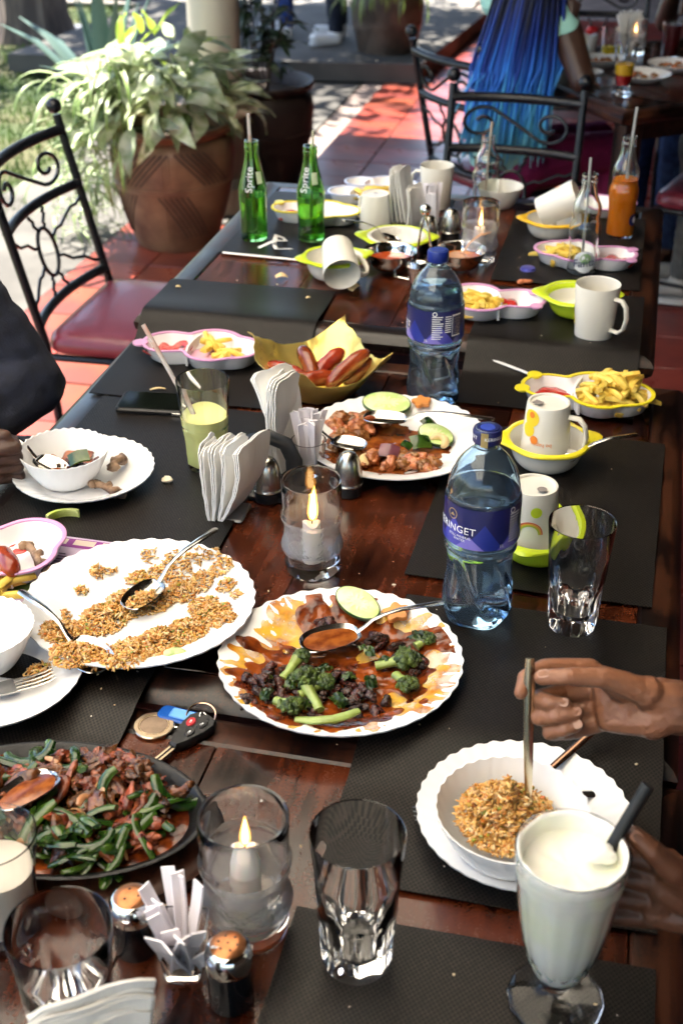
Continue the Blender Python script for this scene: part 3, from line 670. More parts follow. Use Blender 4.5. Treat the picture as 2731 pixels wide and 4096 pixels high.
def cucumber(label, r, d, z, R, rz, rot=(0, 0), squash=.55):
    o = thing('cucumber_slice', label, 'cucumber', T(r, d, z), 0, 'cucumber slices', rot=(rot[0], rot[1], TZ+rz))
    el = lambda k, zz: [(R*k*cos(2*pi*i/40), R*k*squash*sin(2*pi*i/40), zz) for i in range(40)]
    obj('flesh', loft([el(.95, 0), el(.965, .0005), el(.965, .0052), el(.9, .0062), el(.55, .0058)]), CUCF, o)
    obj('skin', loft([el(.95, -.0002), el(1, .0012), el(1, .0048), el(.955, .0058), el(.952, -.0002)], cap=False), CUCS, o)
    obj('seeds', join(*[mv(ball(.0022, 8, 5, 1.6, .7, .4), R*.42*cos(2*pi*i/12), R*.42*squash*sin(2*pi*i/12), .0060, atan2(squash*sin(2*pi*i/12), cos(2*pi*i/12))) for i in range(12)]), SEED, o, kind='stuff')
    return o
def carrot_flower(label, r, d, z, R, rot=(0, 0), rz=0):
    poly = [(R*(1-.32*(.5+.5*cos(5*t)))*cos(t), R*(1-.32*(.5+.5*cos(5*t)))*sin(t)) for t in [2*pi*i/50 for i in range(50)]]
    obj('carrot_flower', extrude(poly, .006, .0012), CARR, None, T(r, d, z), (rot[0], rot[1], TZ+rz), label=label, cat='carrot', group='carved carrot flowers')
def floret(label, r, d, z, L, rz, tilt=0, hs=1.0, seed=0, head=True):
    o = thing('broccoli_floret', label, 'broccoli', T(r, d, z), 0, 'broccoli florets in sauce', rot=(0, tilt, TZ+rz))
    obj('stalk', tube([(0, 0, 0), (L*.35, 0, .001), (L*.7, .001, .002), (L, .002, .003)], [.0058, .0052, .006, .0075], 10, .8), BSTEM, o)
    if head:
        rg = random.Random(seed); bl = []
        for k in range(26):
            a, b = rg.random()*6.28, rg.uniform(-.3, 1.2); q = .013*hs
            bl.append(mv(rough_ball(.0052*hs, seed+k, .35, 320, 9, 6, 1, 1, .9), L+q*.6+q*.8*cos(a)*cos(b), q*.9*sin(a)*cos(b), .004+q*.5*sin(b)))
        obj('head', join(*bl), BROC, o, ang=180)
    return o
# ------------------------------------------------------------------ fried rice plate
RP = (-.505, 1.157); zr = ZB+.0105
plate('white scalloped dinner plate of half-eaten fried rice', RP[0], RP[1], zr, tilt=(-.012, 0))
S1, E1 = 1979, .578
hp = []
for (x, y, rx, n, h) in [(175,1490,48,330,.010),(215,1545,48,330,.013),(262,1535,40,170,.010),(245,1450,50,300,.012),(290,1415,48,300,.013),(345,1405,44,200,.012),(410,1385,34,130,.008),(455,1365,28,70,.005),(330,1525,48,330,.014),(385,1505,50,330,.015),(440,1480,44,260,.013),(490,1445,38,220,.011),(468,1420,30,120,.007),(520,1465,24,70,.007),(320,1555,42,110,.008),
    (300,1352,22,60,.005),(345,1345,26,45,.003),(380,1320,22,30,.002),(320,1310,18,16,.002),(205,1345,14,34,.006),(178,1385,12,20,.004),(500,1345,22,40,.004),(515,1385,20,34,.005),(430,1320,26,30,.003),(475,1318,16,16,.002),(395,1345,30,40,.003),(235,1340,12,8,.002),(540,1410,14,12,.002),(160,1440,14,12,.002)]:
    a, b = off(x-325, y-1430, S1, E1); hp.append((a, b, rx/S1*1.12, rx/S1*1.3, h*1.15, int(n*1.3)))
zrp = lambda x, y: plate_z(sqrt(x*x+y*y))
rice('fried_rice', 'fried rice with diced carrot and spring onion on the left dinner plate', T(RP[0], RP[1], zr), hp, zrp, 5)
a, b = off(425-325, 1540-1430, S1, E1)
obj('cabbage_piece', rough_ball(.012, 3, .25, 90, 16, 10, 1.1, .8, .6), M('pale_cabbage', (.55, .66, .30), .4, col2=(.35, .5, .15), vs=60), None, T(RP[0]+a, RP[1]+b, zr+.015), label='pale green cabbage chunk at the front rim of the rice plate', cat='cabbage')
a, b = off(332-325, 1418-1430, S1, E1)
spoon('steel spoon lying across the middle of the fried rice', T(RP[0]+a, RP[1]+b, zr+.022), atan2(.195, .135), L=.165, pitch=.10)
hp2 = [(-.004, 0, .021, .013, .008, 130)]
rice('rice_spoonful', 'spoonful of fried rice in the middle of the plate', T(RP[0]+a, RP[1]+b, zr+.016), hp2, lambda x, y: 0, 8, rot=atan2(.195, .135))
a, b = off(240-325, 1545-1430, S1, E1)
spoon('steel serving spoon heaped with fried rice at the left of the plate', T(RP[0]+a, RP[1]+b, zr+.019), radians(133), L=.17, pitch=.06, bl=.034, bwid=.024)
rice('rice_spoonful', 'heap of fried rice in the spoon at the plate front left', T(RP[0]+a, RP[1]+b, zr+.014), [(0, 0, .026, .018, .016, 300)], lambda x, y: 0, 9, rot=radians(133))
rice('spilled_rice', 'spilled rice on the mat beside the fried rice plate', T(-.575, 1.03, matz(-.575, 1.03)+.001), [(0, 0, .016, .022, .009, 90)], lambda x, y: 0, 10)
# ------------------------------------------------------------------ beef and broccoli plate
BP = (-.258, 1.112); zb = ZB+.003
plate('white scalloped dinner plate smeared with dark beef and broccoli sauce', BP[0], BP[1], zb, tilt=(.0, 0))
S2, E2 = 2101, .61
def n2(x, y, f, s=0): return noise.noise(Vector((x*f, y*f, s)))
def beef_mask(x, y):
    rr = sqrt(x*x+y*y)/.1325; t = atan2(y, x)
    q = .78 - rr + .20*n2(cos(t), sin(t), 1.2, 2) + .26*n2(x, y, 26, 1) + .14*n2(x, y, 70, 4) + .20*noise.noise(Vector((cos(t)*6, sin(t)*6, rr*2.5)))
    cx, cyy = off(60, -20, S2, E2); q -= .55*math.exp(-(((x-cx)**2+(y-cyy)**2)/.0006)); cx, cyy = off(-130, -50, S2, E2); q -= .3*math.exp(-(((x-cx)**2+(y-cyy)**2)/.0012))
    cx, cyy = off(-70, 90, S2, E2); q += .3*math.exp(-(((x-cx)**2+(y-cyy)**2)/.004))
    return min(q, (.95-rr)*3)
def oil_mask(x, y):
    rr = sqrt(x*x+y*y)/.1325; t = atan2(y, x)
    st = noise.noise(Vector((cos(t)*9, sin(t)*9, rr*.9)))
    q = .86 - rr + .20*st + .16*n2(x, y, 30, 7) + .14*n2(cos(t), sin(t), 1.5, 12) + .14*n2(x, y, 85, 3)
    cx, cyy = off(60, -20, S2, E2); q -= .5*math.exp(-(((x-cx)**2+(y-cyy)**2)/.0003))
    cx, cyy = off(170, 60, S2, E2); q += .16*math.exp(-(((x-cx)**2+(y-cyy)**2)/.003))
    return min(q, (.985-rr)*3)
smear('thin_sauce', T(BP[0], BP[1], zb), .1325, oil_mask, OIL, 'thin orange sauce streaked up the rim of the beef plate', 'sauce', .0006, 150)
smear('beef_sauce', T(BP[0], BP[1], zb), .1325, beef_mask, SAUCE, 'thick dark brown sauce pooled on the beef plate', 'sauce', .0026, 150)
def onplate(x, y, c, S, E, C, dz=.004):
    a, b = off(x-c[0], y-c[1], S, E); return C[0]+a, C[1]+b, plate_z(sqrt(a*a+b*b))+dz
cB = (780, 1555)
for i, (x, y, L, rz, hs, hd, lab) in enumerate([(735,1660,.040,2.15,1.25,1,'largest broccoli floret lying in front on the beef plate'),(650,1590,.034,1.25,.8,1,'broccoli floret standing at the left of the beef plate'),(860,1560,.026,.3,1.2,1,'broccoli floret right of the spoon on the beef plate'),(905,1580,.022,-.9,1.0,1,'broccoli floret below the spoon handle in the sauce'),(640,1648,.018,-.5,1.0,1,'small broccoli head at the front left of the sauce'),(955,1520,.012,.8,.75,1,'small broccoli tip at the right end of the sauce'),(690,1625,.024,.7,1.0,1,'broccoli floret in the middle of the dark sauce')]):
    r, d, z = onplate(x, y, cB, S2, E2, BP); floret(lab, r, d, zb+z+.004, L, rz, -.08, hs*.78, i*11)
WILT = M('wilted_greens', (.012, .036, .005), .3, coat=.25, col2=(.07, .11, .012), vs=60, rnd=.4)
for i, (x, y) in enumerate([(700,1610),(670,1600),(720,1585),(610,1600),(840,1530),(880,1555),(930,1530),(945,1545),(660,1665),(775,1640),(800,1590),(850,1600),(690,1655),(620,1640),(960,1505),(745,1570)]):
    r, d, z = onplate(x, y, cB, S2, E2, BP); s_ = .014+.009*((i*7) % 5)/5
    obj('wilted_green', sheet(lambda u, v: ((u-.5)*s_*(1+.5*noise.noise(Vector((v*4, i, 1)))), (v-.5)*s_*.7, .006*noise.noise(Vector((u*4, v*4, i*3.3)))+.004*sin(pi*u)), 9, 8, .0008), WILT, None, T(r, d, zb+z+.006), (.3*sin(i), .3*cos(i*2), i*1.3), label='wilted dark green leaf in the beef sauce', cat='greens', group='wilted greens in the beef sauce')
r, d, z = onplate(755, 1690, cB, S2, E2, BP, .005)
obj('broccoli_stalk', tube([(-.034, 0, 0), (-.015, -.003, .002), (.004, -.001, .003), (.02, .006, .004), (.03, .013, .005)], [.004, .0055, .006, .0055, .004], 10, .6), BSTEM, None, T(r, d, zb+z), (0, 0, TZ+.15), label='long curved broccoli stalk at the front edge of the sauce', cat='broccoli')
for k, (x, y, rx, ry, n) in enumerate([(640,1580,40,40,18),(690,1640,85,40,34),(770,1600,80,35,24),(930,1550,50,24,16),(750,1460,35,20,10),(840,1640,55,28,14),(590,1620,34,40,12),(880,1500,40,16,6)]):
    r, d, z = onplate(x, y, cB, S2, E2, BP)
    put(CHUNK, 'beef_chunk', n, r, d, zb+z-.001, rx/S2, ry/S2/E2, .010, 'dark glossy beef chunk in sauce on the beef and broccoli plate', 'beef', 'beef chunks in sauce', k+40, (.35, .85), BEEF)
r, d, z = onplate(823, 1425, cB, S2, E2, BP, .006); cucumber('cucumber slice propped on the back rim of the beef plate', r, d, zb+z, .033, -.62, (.25, .1))
r, d, z = onplate(915, 1447, cB, S2, E2, BP, .004); carrot_flower('carved carrot flower on the back rim of the beef plate', r, d, zb+z, .0165, (.15, -.1))
r, d, z = onplate(757, 1512, cB, S2, E2, BP, .018); spoon('steel spoon full of brown sauce across the beef plate', T(r, d, zb+z), radians(22), L=.175, pitch=.03, bl=.035, bwid=.023)
obj('sauce_in_spoon', mv(lathe([(0, 0), (.024, 0), (.0255, .0008), (.015, .0016), (0, .0018)], 28), 0, 0, 0), SAUCE2, None, T(r, d, zb+z-.0018), (0, 0, radians(22)), (1.22, .78, 1), label='brown sauce pooled in the spoon on the beef plate', cat='sauce')
# ------------------------------------------------------------------ chicken and cashew plate
CP = (-.301, 1.642); zc = ZB+.003; S3, E3 = 1592, .465; cC = (905, 1035)
plate('white scalloped dinner plate of chicken and cashews in brown sauce', CP[0], CP[1], zc)
def ck_mask(x, y):
    rr = sqrt(x*x+y*y)/.1325; a, b = off(-20, 15, S3, E3)
    return .62 - sqrt((x-a)**2+(y-b)**2)/.1325 + .28*n2(x, y, 22, 5) + .15*noise.noise(Vector((x*60, y*60, 2)))
smear('brown_sauce', T(CP[0], CP[1], zc), .1325, ck_mask, SAUCE2, 'red brown sauce on the chicken and cashew plate', 'sauce', .002, 110)
for k, (x, y, rx, ry, n, sc) in enumerate([(810,1000,55,22,22,1.2),(790,1040,35,18,10,1.1),(880,1075,80,20,18,1.0),(960,1085,45,18,10,1.0),(850,985,40,14,8,1.1)]):
    r, d, z = onplate(x, y, cC, S3, E3, CP)
    put(CHKN, 'chicken_piece', n, r, d, zc+z, rx/S3, ry/S3/E3, .014, 'browned chicken piece on the chicken and cashew plate', 'chicken', 'chicken pieces', k+70, (.7*sc, 1.1*sc), CHICK)
CASH = M('cashew', (.72, .52, .25), .4, rnd=.1)
for x, y, rz, lab in [(847, 1083, 1.0, 'curved cashew nut at the front left of the chicken plate'), (1003, 1040, -.8, 'curved cashew nut at the right of the chicken plate')]:
    r, d, z = onplate(x, y, cC, S3, E3, CP, .01)
    obj('cashew', tube([(.011*cos(a), .011*sin(a), 0) for a in [radians(q) for q in range(-20, 201, 22)]], [.002, .0045, .0055, .0058, .0055, .005, .0052, .0056, .0058, .0045, .002], 10), CASH, None, T(r, d, zc+z), (.3, .2, rz), label=lab, cat='cashew')
def pepper_piece(x, y, s, rz, lab, mat=PEPG, cat='pepper'):
    r, d, z = onplate(x, y, cC, S3, E3, CP, .012)
    fn = lambda u, v: ((u-.5)*s, (v-.5)*s*.8, .004*cos((u-.5)*3)+.001*sin(v*4))
    obj('pepper_piece', sheet(fn, 6, 6, .003), mat, None, T(r, d, zc+z), (.5, .1, rz), label=lab, cat=cat)
pepper_piece(962, 1046, .028, .3, 'large green pepper square on the chicken plate'); pepper_piece(930, 1052, .018, 1.2, 'small green pepper square on the chicken plate')
pepper_piece(890, 1066, .026, -.2, 'purple onion square on the chicken plate', M('purple_onion', (.16, .05, .07), .3, coat=.3, var=.3, vs=50), 'onion')
pepper_piece(985, 1000, .02, .8, 'dark green pepper piece behind the spoon on the chicken plate')
r, d, z = onplate(892, 957, cC, S3, E3, CP, .004); cucumber('cucumber slice on the back rim of the chicken plate', r, d, zc+z, .038, -.15, (.2, 0), .7)
r, d, z = onplate(1000, 1025, cC, S3, E3, CP, .008); cucumber('cucumber slice under the spoon on the chicken plate', r, d, zc+z, .028, -.5, (.1, .2), .8)
r, d, z = onplate(975, 957, cC, S3, E3, CP, .004); carrot_flower('carved carrot flower on the back rim of the chicken plate', r, d, zc+z, .0155, (.15, 0))
r, d, z = onplate(885, 1003, cC, S3, E3, CP, .024); spoon('steel spoon resting across the chicken and cashew plate', T(r, d, zc+z), radians(-8), L=.19, pitch=.0, bl=.032, bwid=.021)
r, d, z = onplate(800, 1057, cC, S3, E3, CP, .020); spoon('steel serving spoon with handle hidden by the sugar glass', T(r, d, zc+z), radians(158), L=.15, pitch=.03, bl=.026)
# ------------------------------------------------------------------ water bottles
PET = M('pet_plastic', (.70, .86, 1.0), .01, trans=.98, ior=1.40)
WATER = M('water', (.86, .94, 1.0), .0, trans=1, ior=1.33)
NAVY = M('navy_label', (.012, .016, .10), .3, coat=.3); VIOL = M('violet_print', (.06, .06, .36), .3); LAV = M('lavender_print', (.20, .17, .55), .3); BLU2 = M('blue_print', (.02, .035, .26), .3)
WINK = M('white_ink', (.85, .85, .85), .4); GOLDI = M('gold_ink', (.55, .42, .18), .35, metal=.6)
CAPB = M('blue_cap', (.008, .022, .20), .35)
def tri(w, h): 
    v, f = [], []; n = 8
    for i in range(n+1):
        t = i/n; v.append((-w/2*(1-t), h*t, 0)); v.append((w/2*(1-t), h*t, 0))
    for i in range(n): f.append((2*i, 2*i+1, 2*i+3, 2*i+2))
    # subdivide across
    V2, F2 = [], []; m = 6
    for i in range(n+1):
        for j in range(m+1): t = i/n; V2.append(((-w/2+w*j/m)*(1-t), h*t, 0))
    for i in range(n):
        for j in range(m): a = i*(m+1)+j; F2.append((a, a+1, a+m+2, a+m+1))
    return V2, F2
def rect(w, h, n=8):
    v = [(-w/2+w*i/n, y, 0) for y in (-h/2, h/2) for i in range(n+1)]
    return v, [(i, i+1, i+n+2, i+n+1) for i in range(n)]
def disc(r, n=24, r0=0):
    v = [(r*cos(2*pi*i/n), r*sin(2*pi*i/n), 0) for i in range(n)]
    if r0: v += [(r0*cos(2*pi*i/n), r0*sin(2*pi*i/n), 0) for i in range(n)]; return v, [(i, (i+1) % n, n+(i+1) % n, n+i) for i in range(n)]
    v.append((0, 0, 0)); return v, [(i, (i+1) % n, n) for i in range(n)]
def water_bottle(label, r, d, z, th, level, cap_open=False, H=.245):
    o = thing('water_bottle', label, 'bottle', T(r, d, z), 0, 'plastic water bottles')
    s = H/.245
    raw = [(.026, .003), (.033, .001), (.0375, .006), (.040, .016), (.0405, .03), (.0392, .045), (.0376, .06), (.0372, .078), (.0385, .092), (.0412, .099), (.0395, .1035), (.0398, .107), (.0418, .1115), (.0421, .135), (.0418, .1625), (.0402, .1685), (.0395, .176), (.036, .190), (.029, .203), (.020, .2135), (.0142, .2195), (.0132, .2245), (.0132, .243)]
    pr = [(a, b*s) for a, b in smooth_prof(raw, 5)]
    def md(t, a, b):
        k = sm(.012, .03, b)*sm(.098, .085, b); k2 = sm(.172, .18, b)*sm(.205, .195, b)*.6
        foot = sm(.02, .002, b)*.05*cos(5*t)
        return a*(1+foot) - .0030*k*max(0, cos(5*t+b*62))**4 - .0026*k2*max(0, cos(5*t-b*40))**4, b
    inn = [(max(0, a-.0011), b+.0008) for a, b in reversed(pr)]
    obj('shell', lathe([(0, .006)]+pr+inn+[(0, .0075)], 160, md), PET, o, ang=70)
    lev = level*s
    ins = [(a-.0007, b+.0009) for a, b in pr if b < lev]
    obj('water', lathe([(0, .0068)]+ins+[(interp(pr)(lev)-.0007, lev), (0, lev)], 160, md), WATER, o, ang=70)
    lab = [(a+.0005, b) for a, b in pr if .112*s <= b <= .1635*s]
    obj('label', lathe(lab, 80), NAVY, o); rf = interp([(a+.0005, b) for a, b in pr])
    for k, (dx, w, h, m) in enumerate([(-.02, .05, .036, VIOL), (.016, .046, .033, BLU2), (.0, .034, .016, LAV), (-.05, .04, .02, BLU2), (.055, .05, .03, VIOL), (.045, .03, .013, LAV), (.1, .05, .034, BLU2), (-.1, .05, .034, VIOL)]):
        obj('printed_mountain', wrap(tri(w, h), rf, th+dx/.042, .1125*s, 0, .0003+.00008*k), m, o)
    for k, (tx, sz, dx, zz) in enumerate([('KERINGET', .0125, -.022, .135), ('STILL MINERAL', .0042, -.012, .1265), ('WATER', .0042, -.012, .1225), ('1L', .006, .036, .1175)]):
        obj('lettering', wrap(text_mesh(tx, sz, space=1.05), rf, th+dx/.042, zz*s, 0, .0012), WINK, o)
    obj('round_emblem', wrap(disc(.0065, 24, .0055), rf, th-.022/.042, .1515*s, 0, .0012), GOLDI, o)
    obj('round_emblem', wrap(tri(.007, .004), rf, th-.022/.042, .1495*s, 0, .0012), GOLDI, o)
    for k in range(11):
        w = random.uniform(.012, .018); obj('small_print', wrap(rect(w, .0013), rf, th+(.044+w/2)/.042, (.155-.0034*k)*s, 0, .0012), WINK, o)
    obj('round_emblem', wrap(disc(.0035, 18, .0024), rf, th+.048/.042, .1605*s-.001, 0, .0012), WINK, o)
    if cap_open:
        obj('barcode', wrap(rect(.016, .034), rf, th+.082/.042, .140*s, 0, .0012), WINK, o)
        for k in range(11): obj('barcode_bar', wrap(rect(.0012, .03, 1), rf, th+(.0755+.0013*k)/.042, .140*s, 0, .0016), NAVY, o)
        for k in range(8): obj('small_print', wrap(rect(.010, .0012), rf, th+.068/.042, (.155-.0034*k)*s, 0, .0012), WINK, o)
    rib = lambda t, a, b: (a*(1+.02*cos(48*t) if b < .242*s and a > .012 else a if False else a*1.0) if False else a*(1+.012*cos(40*t)), b)
    zt = (.227)*s
    obj('cap', lathe([(0, zt), (.0152, zt), (.0156, zt+.001), (.0156, zt+.0135), (.0145, zt+.0158), (0, zt+.016)], 80, rib), CAPB if cap_open else NAVY, o)
    if not cap_open:
        obj('seal_strip', wrap(rect(.008, .017), lambda q: .0158, th+.12, zt+.0075, 0, .0004), GOLDI, o)
        for kk in range(3): obj('lettering', wrap(text_mesh('KERINGET', .0055), lambda q: .0158, th+.9+kk*2.1, zt+.0085, 0, .0006), WINK, o)
        obj('cap_badge', mv(lathe([(0, 0), (.008, 0), (.008, .0004), (0, .0005)], 24), 0, 0, zt+.016), M('blue_badge', (.03, .06, .35), .3), o)
    return o
FR = radians(-90)
water_bottle('full sealed plastic water bottle standing right of the beef plate', -.129, 1.255, ZB+.005, FR-.42, .166)
water_bottle('plastic water bottle with bright blue cap behind the chicken plate', -.275, 1.817, ZB+.001, FR-1.25, .186, True)
# ------------------------------------------------------------------ glasses
tumbler('empty clear tumbler beside the sealed water bottle', -.019, 1.259, ZB+.005, rz=.2)
tumbler('empty clear tumbler at the bottom centre beside the near candle', -.158, .741, ZA+.005, H=.145, R=.0388, rz=.1)
tumbler('empty dark-looking tumbler in the bottom left corner', -.362, .622, ZA+.001, H=.122, R=.041, rz=.3)
candle_jar('glass candle jar in the middle of the tables behind the beef plate', 'lit stubby candle in the jar behind the beef plate', -.34, 1.314, ZB+.001, .125, .05, .0115, .050, lean=.05)
candle_jar('large glass candle jar nearest the camera beside the skillet', 'lit candle stub in the jar nearest the camera', -.258, .758, ZA+.001, .130, .078, .0125, .034, lean=.03, neckR=.0395)
# lime juice
JU = M('lime_juice', (.90, .92, .36), .3, sss=.2); 
tumbler('tall glass of pale green lime juice beside the napkin holder', -.547, 1.532, ZB+.005, H=.132, R=.037, rz=.4)
obj('lime_juice', lathe([(0, .006), (.0235, .007), (.0258, .012), (.0268, .03), (.0275, .0455), (.0292, .060), (.0312, .068), (.0320, .079), (0, .0792)], 60), JU, None, T(-.547, 1.532, ZB+.005), label='cloudy green lime juice filling the glass by the napkins', cat='juice')
STRC = M('clear_striped_straw', (.85, .62, .52), .25, trans=.5, col2=(.9, .85, .82), vs=60)
p = T(-.547, 1.532, ZB); straw('pinkish clear straw standing in the lime juice', p+Vector((.012, -.008, .03)), p+Vector((-.078, .025, .206)), STRC, .0032)
# milkshake
SHG = M('milkshake_glass', (.99, .99, .98), .0, trans=1, ior=1.3); SHK = M('milkshake', (.80, .79, .73), .4, col2=(.74, .76, .56), vs=18, sss=.2); FOAM = M('milk_foam', (.82, .80, .75), .6, bump=.4, bs=120)
def shake(label, r, d, z):
    o = thing('milkshake_glass', label, 'glass', T(r, d, z), TZ)
    fl = lambda t, a, b: (a*(1+.016*abs(cos(7*t))*sm(.03, .05, b)*sm(.155, .12, b)+.010*cos(14*t)*sm(.012, .003, b)*sm(.01, .03, a)), b)
    out = smooth_prof([(.035, 0), (.039, .002), (.036, .006), (.022, .011), (.012, .017), (.0105, .022), (.014, .027), (.021, .04), (.0285, .062), (.0345, .09), (.039, .125), (.0425, .155), (.0437, .168)], 3)
    inn = smooth_prof([(.0425, .1685), (.0408, .155), (.0372, .125), (.0328, .09), (.0268, .062), (.0185, .042), (.008, .034), (0, .033)], 3)
    obj('glass', lathe([(0, .004)]+out+inn, 112, fl), SHG, o, ang=60)
    obj('shake', lathe(smooth_prof([(0, .0325), (.0085, .0335), (.0188, .042), (.0271, .062), (.0331, .09), (.0375, .125), (.0405, .151)], 3)+[(.0412, .160), (.0405, .1665), (.0385, .1655), (.0375, .158), (.0360, .1525), (.028, .150), (.015, .1485), (0, .148)], 90, lambda t, a, b: (a*(1-.022*(1-abs(cos(7*t)))*sm(.04, .07, b)*sm(.152, .13, b)), b+(.0012*noise.noise(Vector((cos(t)*2, sin(t)*2, a*40))) if b > .1475 else 0))), SHK, o)
    obj('foam', lathe([(.0409, .158), (.0418, .1665), (.0408, .1685), (.0392, .1672), (.0382, .160), (.0392, .155), (.0409, .158)], 90, lambda t, a, b: (a*(1+.015*noise.noise(Vector((cos(t)*3, sin(t)*3, 1)))), b+.002*noise.noise(Vector((cos(t)*4, sin(t)*4, 5))))), FOAM, o)
    return o
shake('tall fluted milkshake glass at the bottom right', .008, .737, ZA+.005)
BLKS = M('black_straw', (.003, .003, .003), .55)
p = T(.008, .737, ZA+.005); straw('thick black straw leaning out of the milkshake', p+Vector((.018, .004, .13)), p+Vector((.058, .030, .205)), BLKS, .0052)
obj('foam_blob', rough_ball(.009, 4, .3, 90, 14, 9, 1.4, 1, .7), FOAM, None, p+Vector((.024, .004, .160)), label='dab of white foam at the base of the black straw', cat='foam')
# second milky drink at the left edge
o = thing('milkshake_glass', 'milky drink glass cut off at the left edge by the skillet', 'glass', T(-.463, .712, ZA), TZ)
obj('glass', lathe([(0, 0), (.028, 0), (.03, .004), (.031, .05), (.034, .08), (.038, .108), (.0368, .1085), (.0325, .08), (.0295, .05), (.0275, .012), (0, .011)], 48, lambda t, a, b: (a*(1+.025*cos(8*t)*sm(.085, .06, b)), b)), GLASS, o)
obj('shake', lathe([(0, .0115), (.027, .0125), (.0288, .045), (.0305, .066), (.031, .072), (.029, .0725), (0, .071)], 40), M('milky_coffee', (.58, .53, .45), .4), o)
# ------------------------------------------------------------------ bowl of rice with the held spoon, plate under it
AP = (-.039, .925); za = ZA+.0052
plate('white scalloped side plate under the bowl of rice', AP[0], AP[1], za, R=.1)
bx, bd = -.048, .888; zbw = za+.006
bowl('white scalloped bowl of fried rice on the right plate', bx, bd, zbw, R=.0695, h=.054)
rice('fried_rice', 'mound of fried rice in the white bowl at the right', T(bx, bd, zbw), [(-.004, .004, .046, .046, .034, 1500), (-.006, .012, .032, .03, .052, 700)], lambda x, y: .024+.45*max(0, sqrt(x*x+y*y)-.02), 21, vegs=.07)
fork('steel fork under the rice bowl with its tines showing at the left', T(AP[0]-.055, AP[1]+.004, za+.0075), radians(8), L=.20)
fork_p = T(AP[0]+.02, AP[1]+.07, za+.02)
kn = thing('knife', 'dark steel knife sticking out behind the rice bowl', 'knife', fork_p)
obj('handle', tube([(0, 0, 0), (.045, .040, .012), (.085, .072, .022)], [.004, .0048, .005], 8, .4), M('dark_steel', (.30, .17, .11), .25, metal=1), kn)
obj('blade', tube([(-.06, -.055, -.008), (-.02, -.02, -.004), (0, 0, 0)], [.002, .006, .004], 8, .15, (0, 0, 1)), STEEL, kn)
# ------------------------------------------------------------------ used bowl and plate at the left
LP_ = (-.696, 1.449); zl = ZB+.004
plate('white scalloped side plate with bones under the used bowl', LP_[0], LP_[1], zl, R=.096)
bowl('used white scalloped bowl with a few sauce scraps', -.716, 1.437, zl+.006, R=.0605, h=.05)
zb0 = zl+.006
smear('bowl_sauce', T(-.716, 1.437, zb0), .05, lambda x, y: .80-sqrt((x-.006)**2+(y-.004)**2)/.05+.35*n2(x, y, 60, 3), SAUCE, 'brown sauce left in the bottom of the used bowl', 'sauce', .002, 60, zf=lambda x, y: .017+.6*max(0, sqrt(x*x+y*y)-.034))
put(CHUNK, 'sauce_scrap', 22, -.705, 1.442, zb0+.018, .026, .02, .008, 'dark sauce scrap in the used bowl at the left', 'food scrap', 'scraps in the used bowl', 91, (.25, .55), BEEF)
obj('pepper_piece', sheet(lambda u, v: ((u-.5)*.026, (v-.5)*.02, .004*cos((u-.5)*3)), 6, 6, .003), PEPG, None, T(-.700, 1.448, zb0+.030), (.4, -.2, .3), label='green pepper piece in the used bowl at the left', cat='pepper')
BONE = M('chewed_bone', (.35, .22, .13), .5, col2=(.08, .04, .025), vs=60, bump=.6, bs=120, det=6)
def bone(label, pos, rz, L=.04):
    obj('bone', join(tube([(-L/2, 0, 0), (-L*.2, .001, .002), (L*.2, 0, .002), (L/2, 0, 0)], [.006, .0045, .005, .008], 10), mv(rough_ball(.009, 2, .4, 120), L/2, .003, .001), mv(rough_ball(.008, 5, .4, 120), -L/2, -.002, .001), mv(rough_ball(.007, 8, .5, 120), 0, .004, .002)), BONE, None, pos, (0, .1, rz), label=label, cat='bone', ang=180)
bone('chewed dark bone on the plate beside the used bowl', T(-.652, 1.418, zl+.012), -.6)
bone('pale bone scrap behind the used bowl', T(-.657, 1.475, zl+.02), 1.2, .03)
spoon('steel spoon in the used bowl held by the left diner', T(-.735, 1.432, zb0+.024), radians(150), L=.15, pitch=.22, bl=.027)
RIND = M('lime_rind', (.42, .55, .06), .4, col2=(.62, .68, .25), vs=40)
obj('lime_rind', sheet(lambda u, v: (.026*cos(-.9+1.8*u)*.9, .026*sin(-.9+1.8*u), .012*sin(pi*v*.8)+.001), 10, 4, .002), RIND, None, T(-.675, 1.333, ZB+.004), (0, .0, 1.9), label='squeezed lime rind on the mat in front of the used bowl', cat='lime')
obj('garlic_scrap', rough_ball(.007, 6, .4, 120), M('pale_scrap', (.7, .62, .45), .5), None, T(-.585, 1.475, ZB+.008), label='pale scrap on the mat right of the used plate', cat='food scrap')
# ------------------------------------------------------------------ left edge: plate, bowl and fork, pink dish, leaflet
zL = matz(-.613, .996)+.002
plate('white scalloped plate cut off at the left edge with a fork', -.617, 1.005, zL, R=.098)
bowl('white bowl cut off at the left edge on the plate', -.640, 1.035, zL+.006, R=.058, h=.05)
fork('steel fork lying on the plate at the left edge', T(-.592, .992, zL+.0135), radians(205), L=.19, pitch=.0)
kd = T(-.694, 1.198, ZB+.004)
kids_dish('pink-rimmed divided dish with sausage and bone at the left edge', -.705, 1.20, ZB+.0095, 1.25, PINK, BEAR, (-.018, -.006), [(-.085, .035, .014), (-.085, -.035, .014)])
fries(16, -.685, 1.155, ZB+.008, .036, .04, .018, 'french fry in the pink dish at the left edge', 'fries in the left edge dish', 5)
SAUS = M('fried_sausage', (.19, .022, .006), .24, coat=.35, col2=(.31, .052, .012), vs=35, bump=.25, bs=70, rnd=.25)
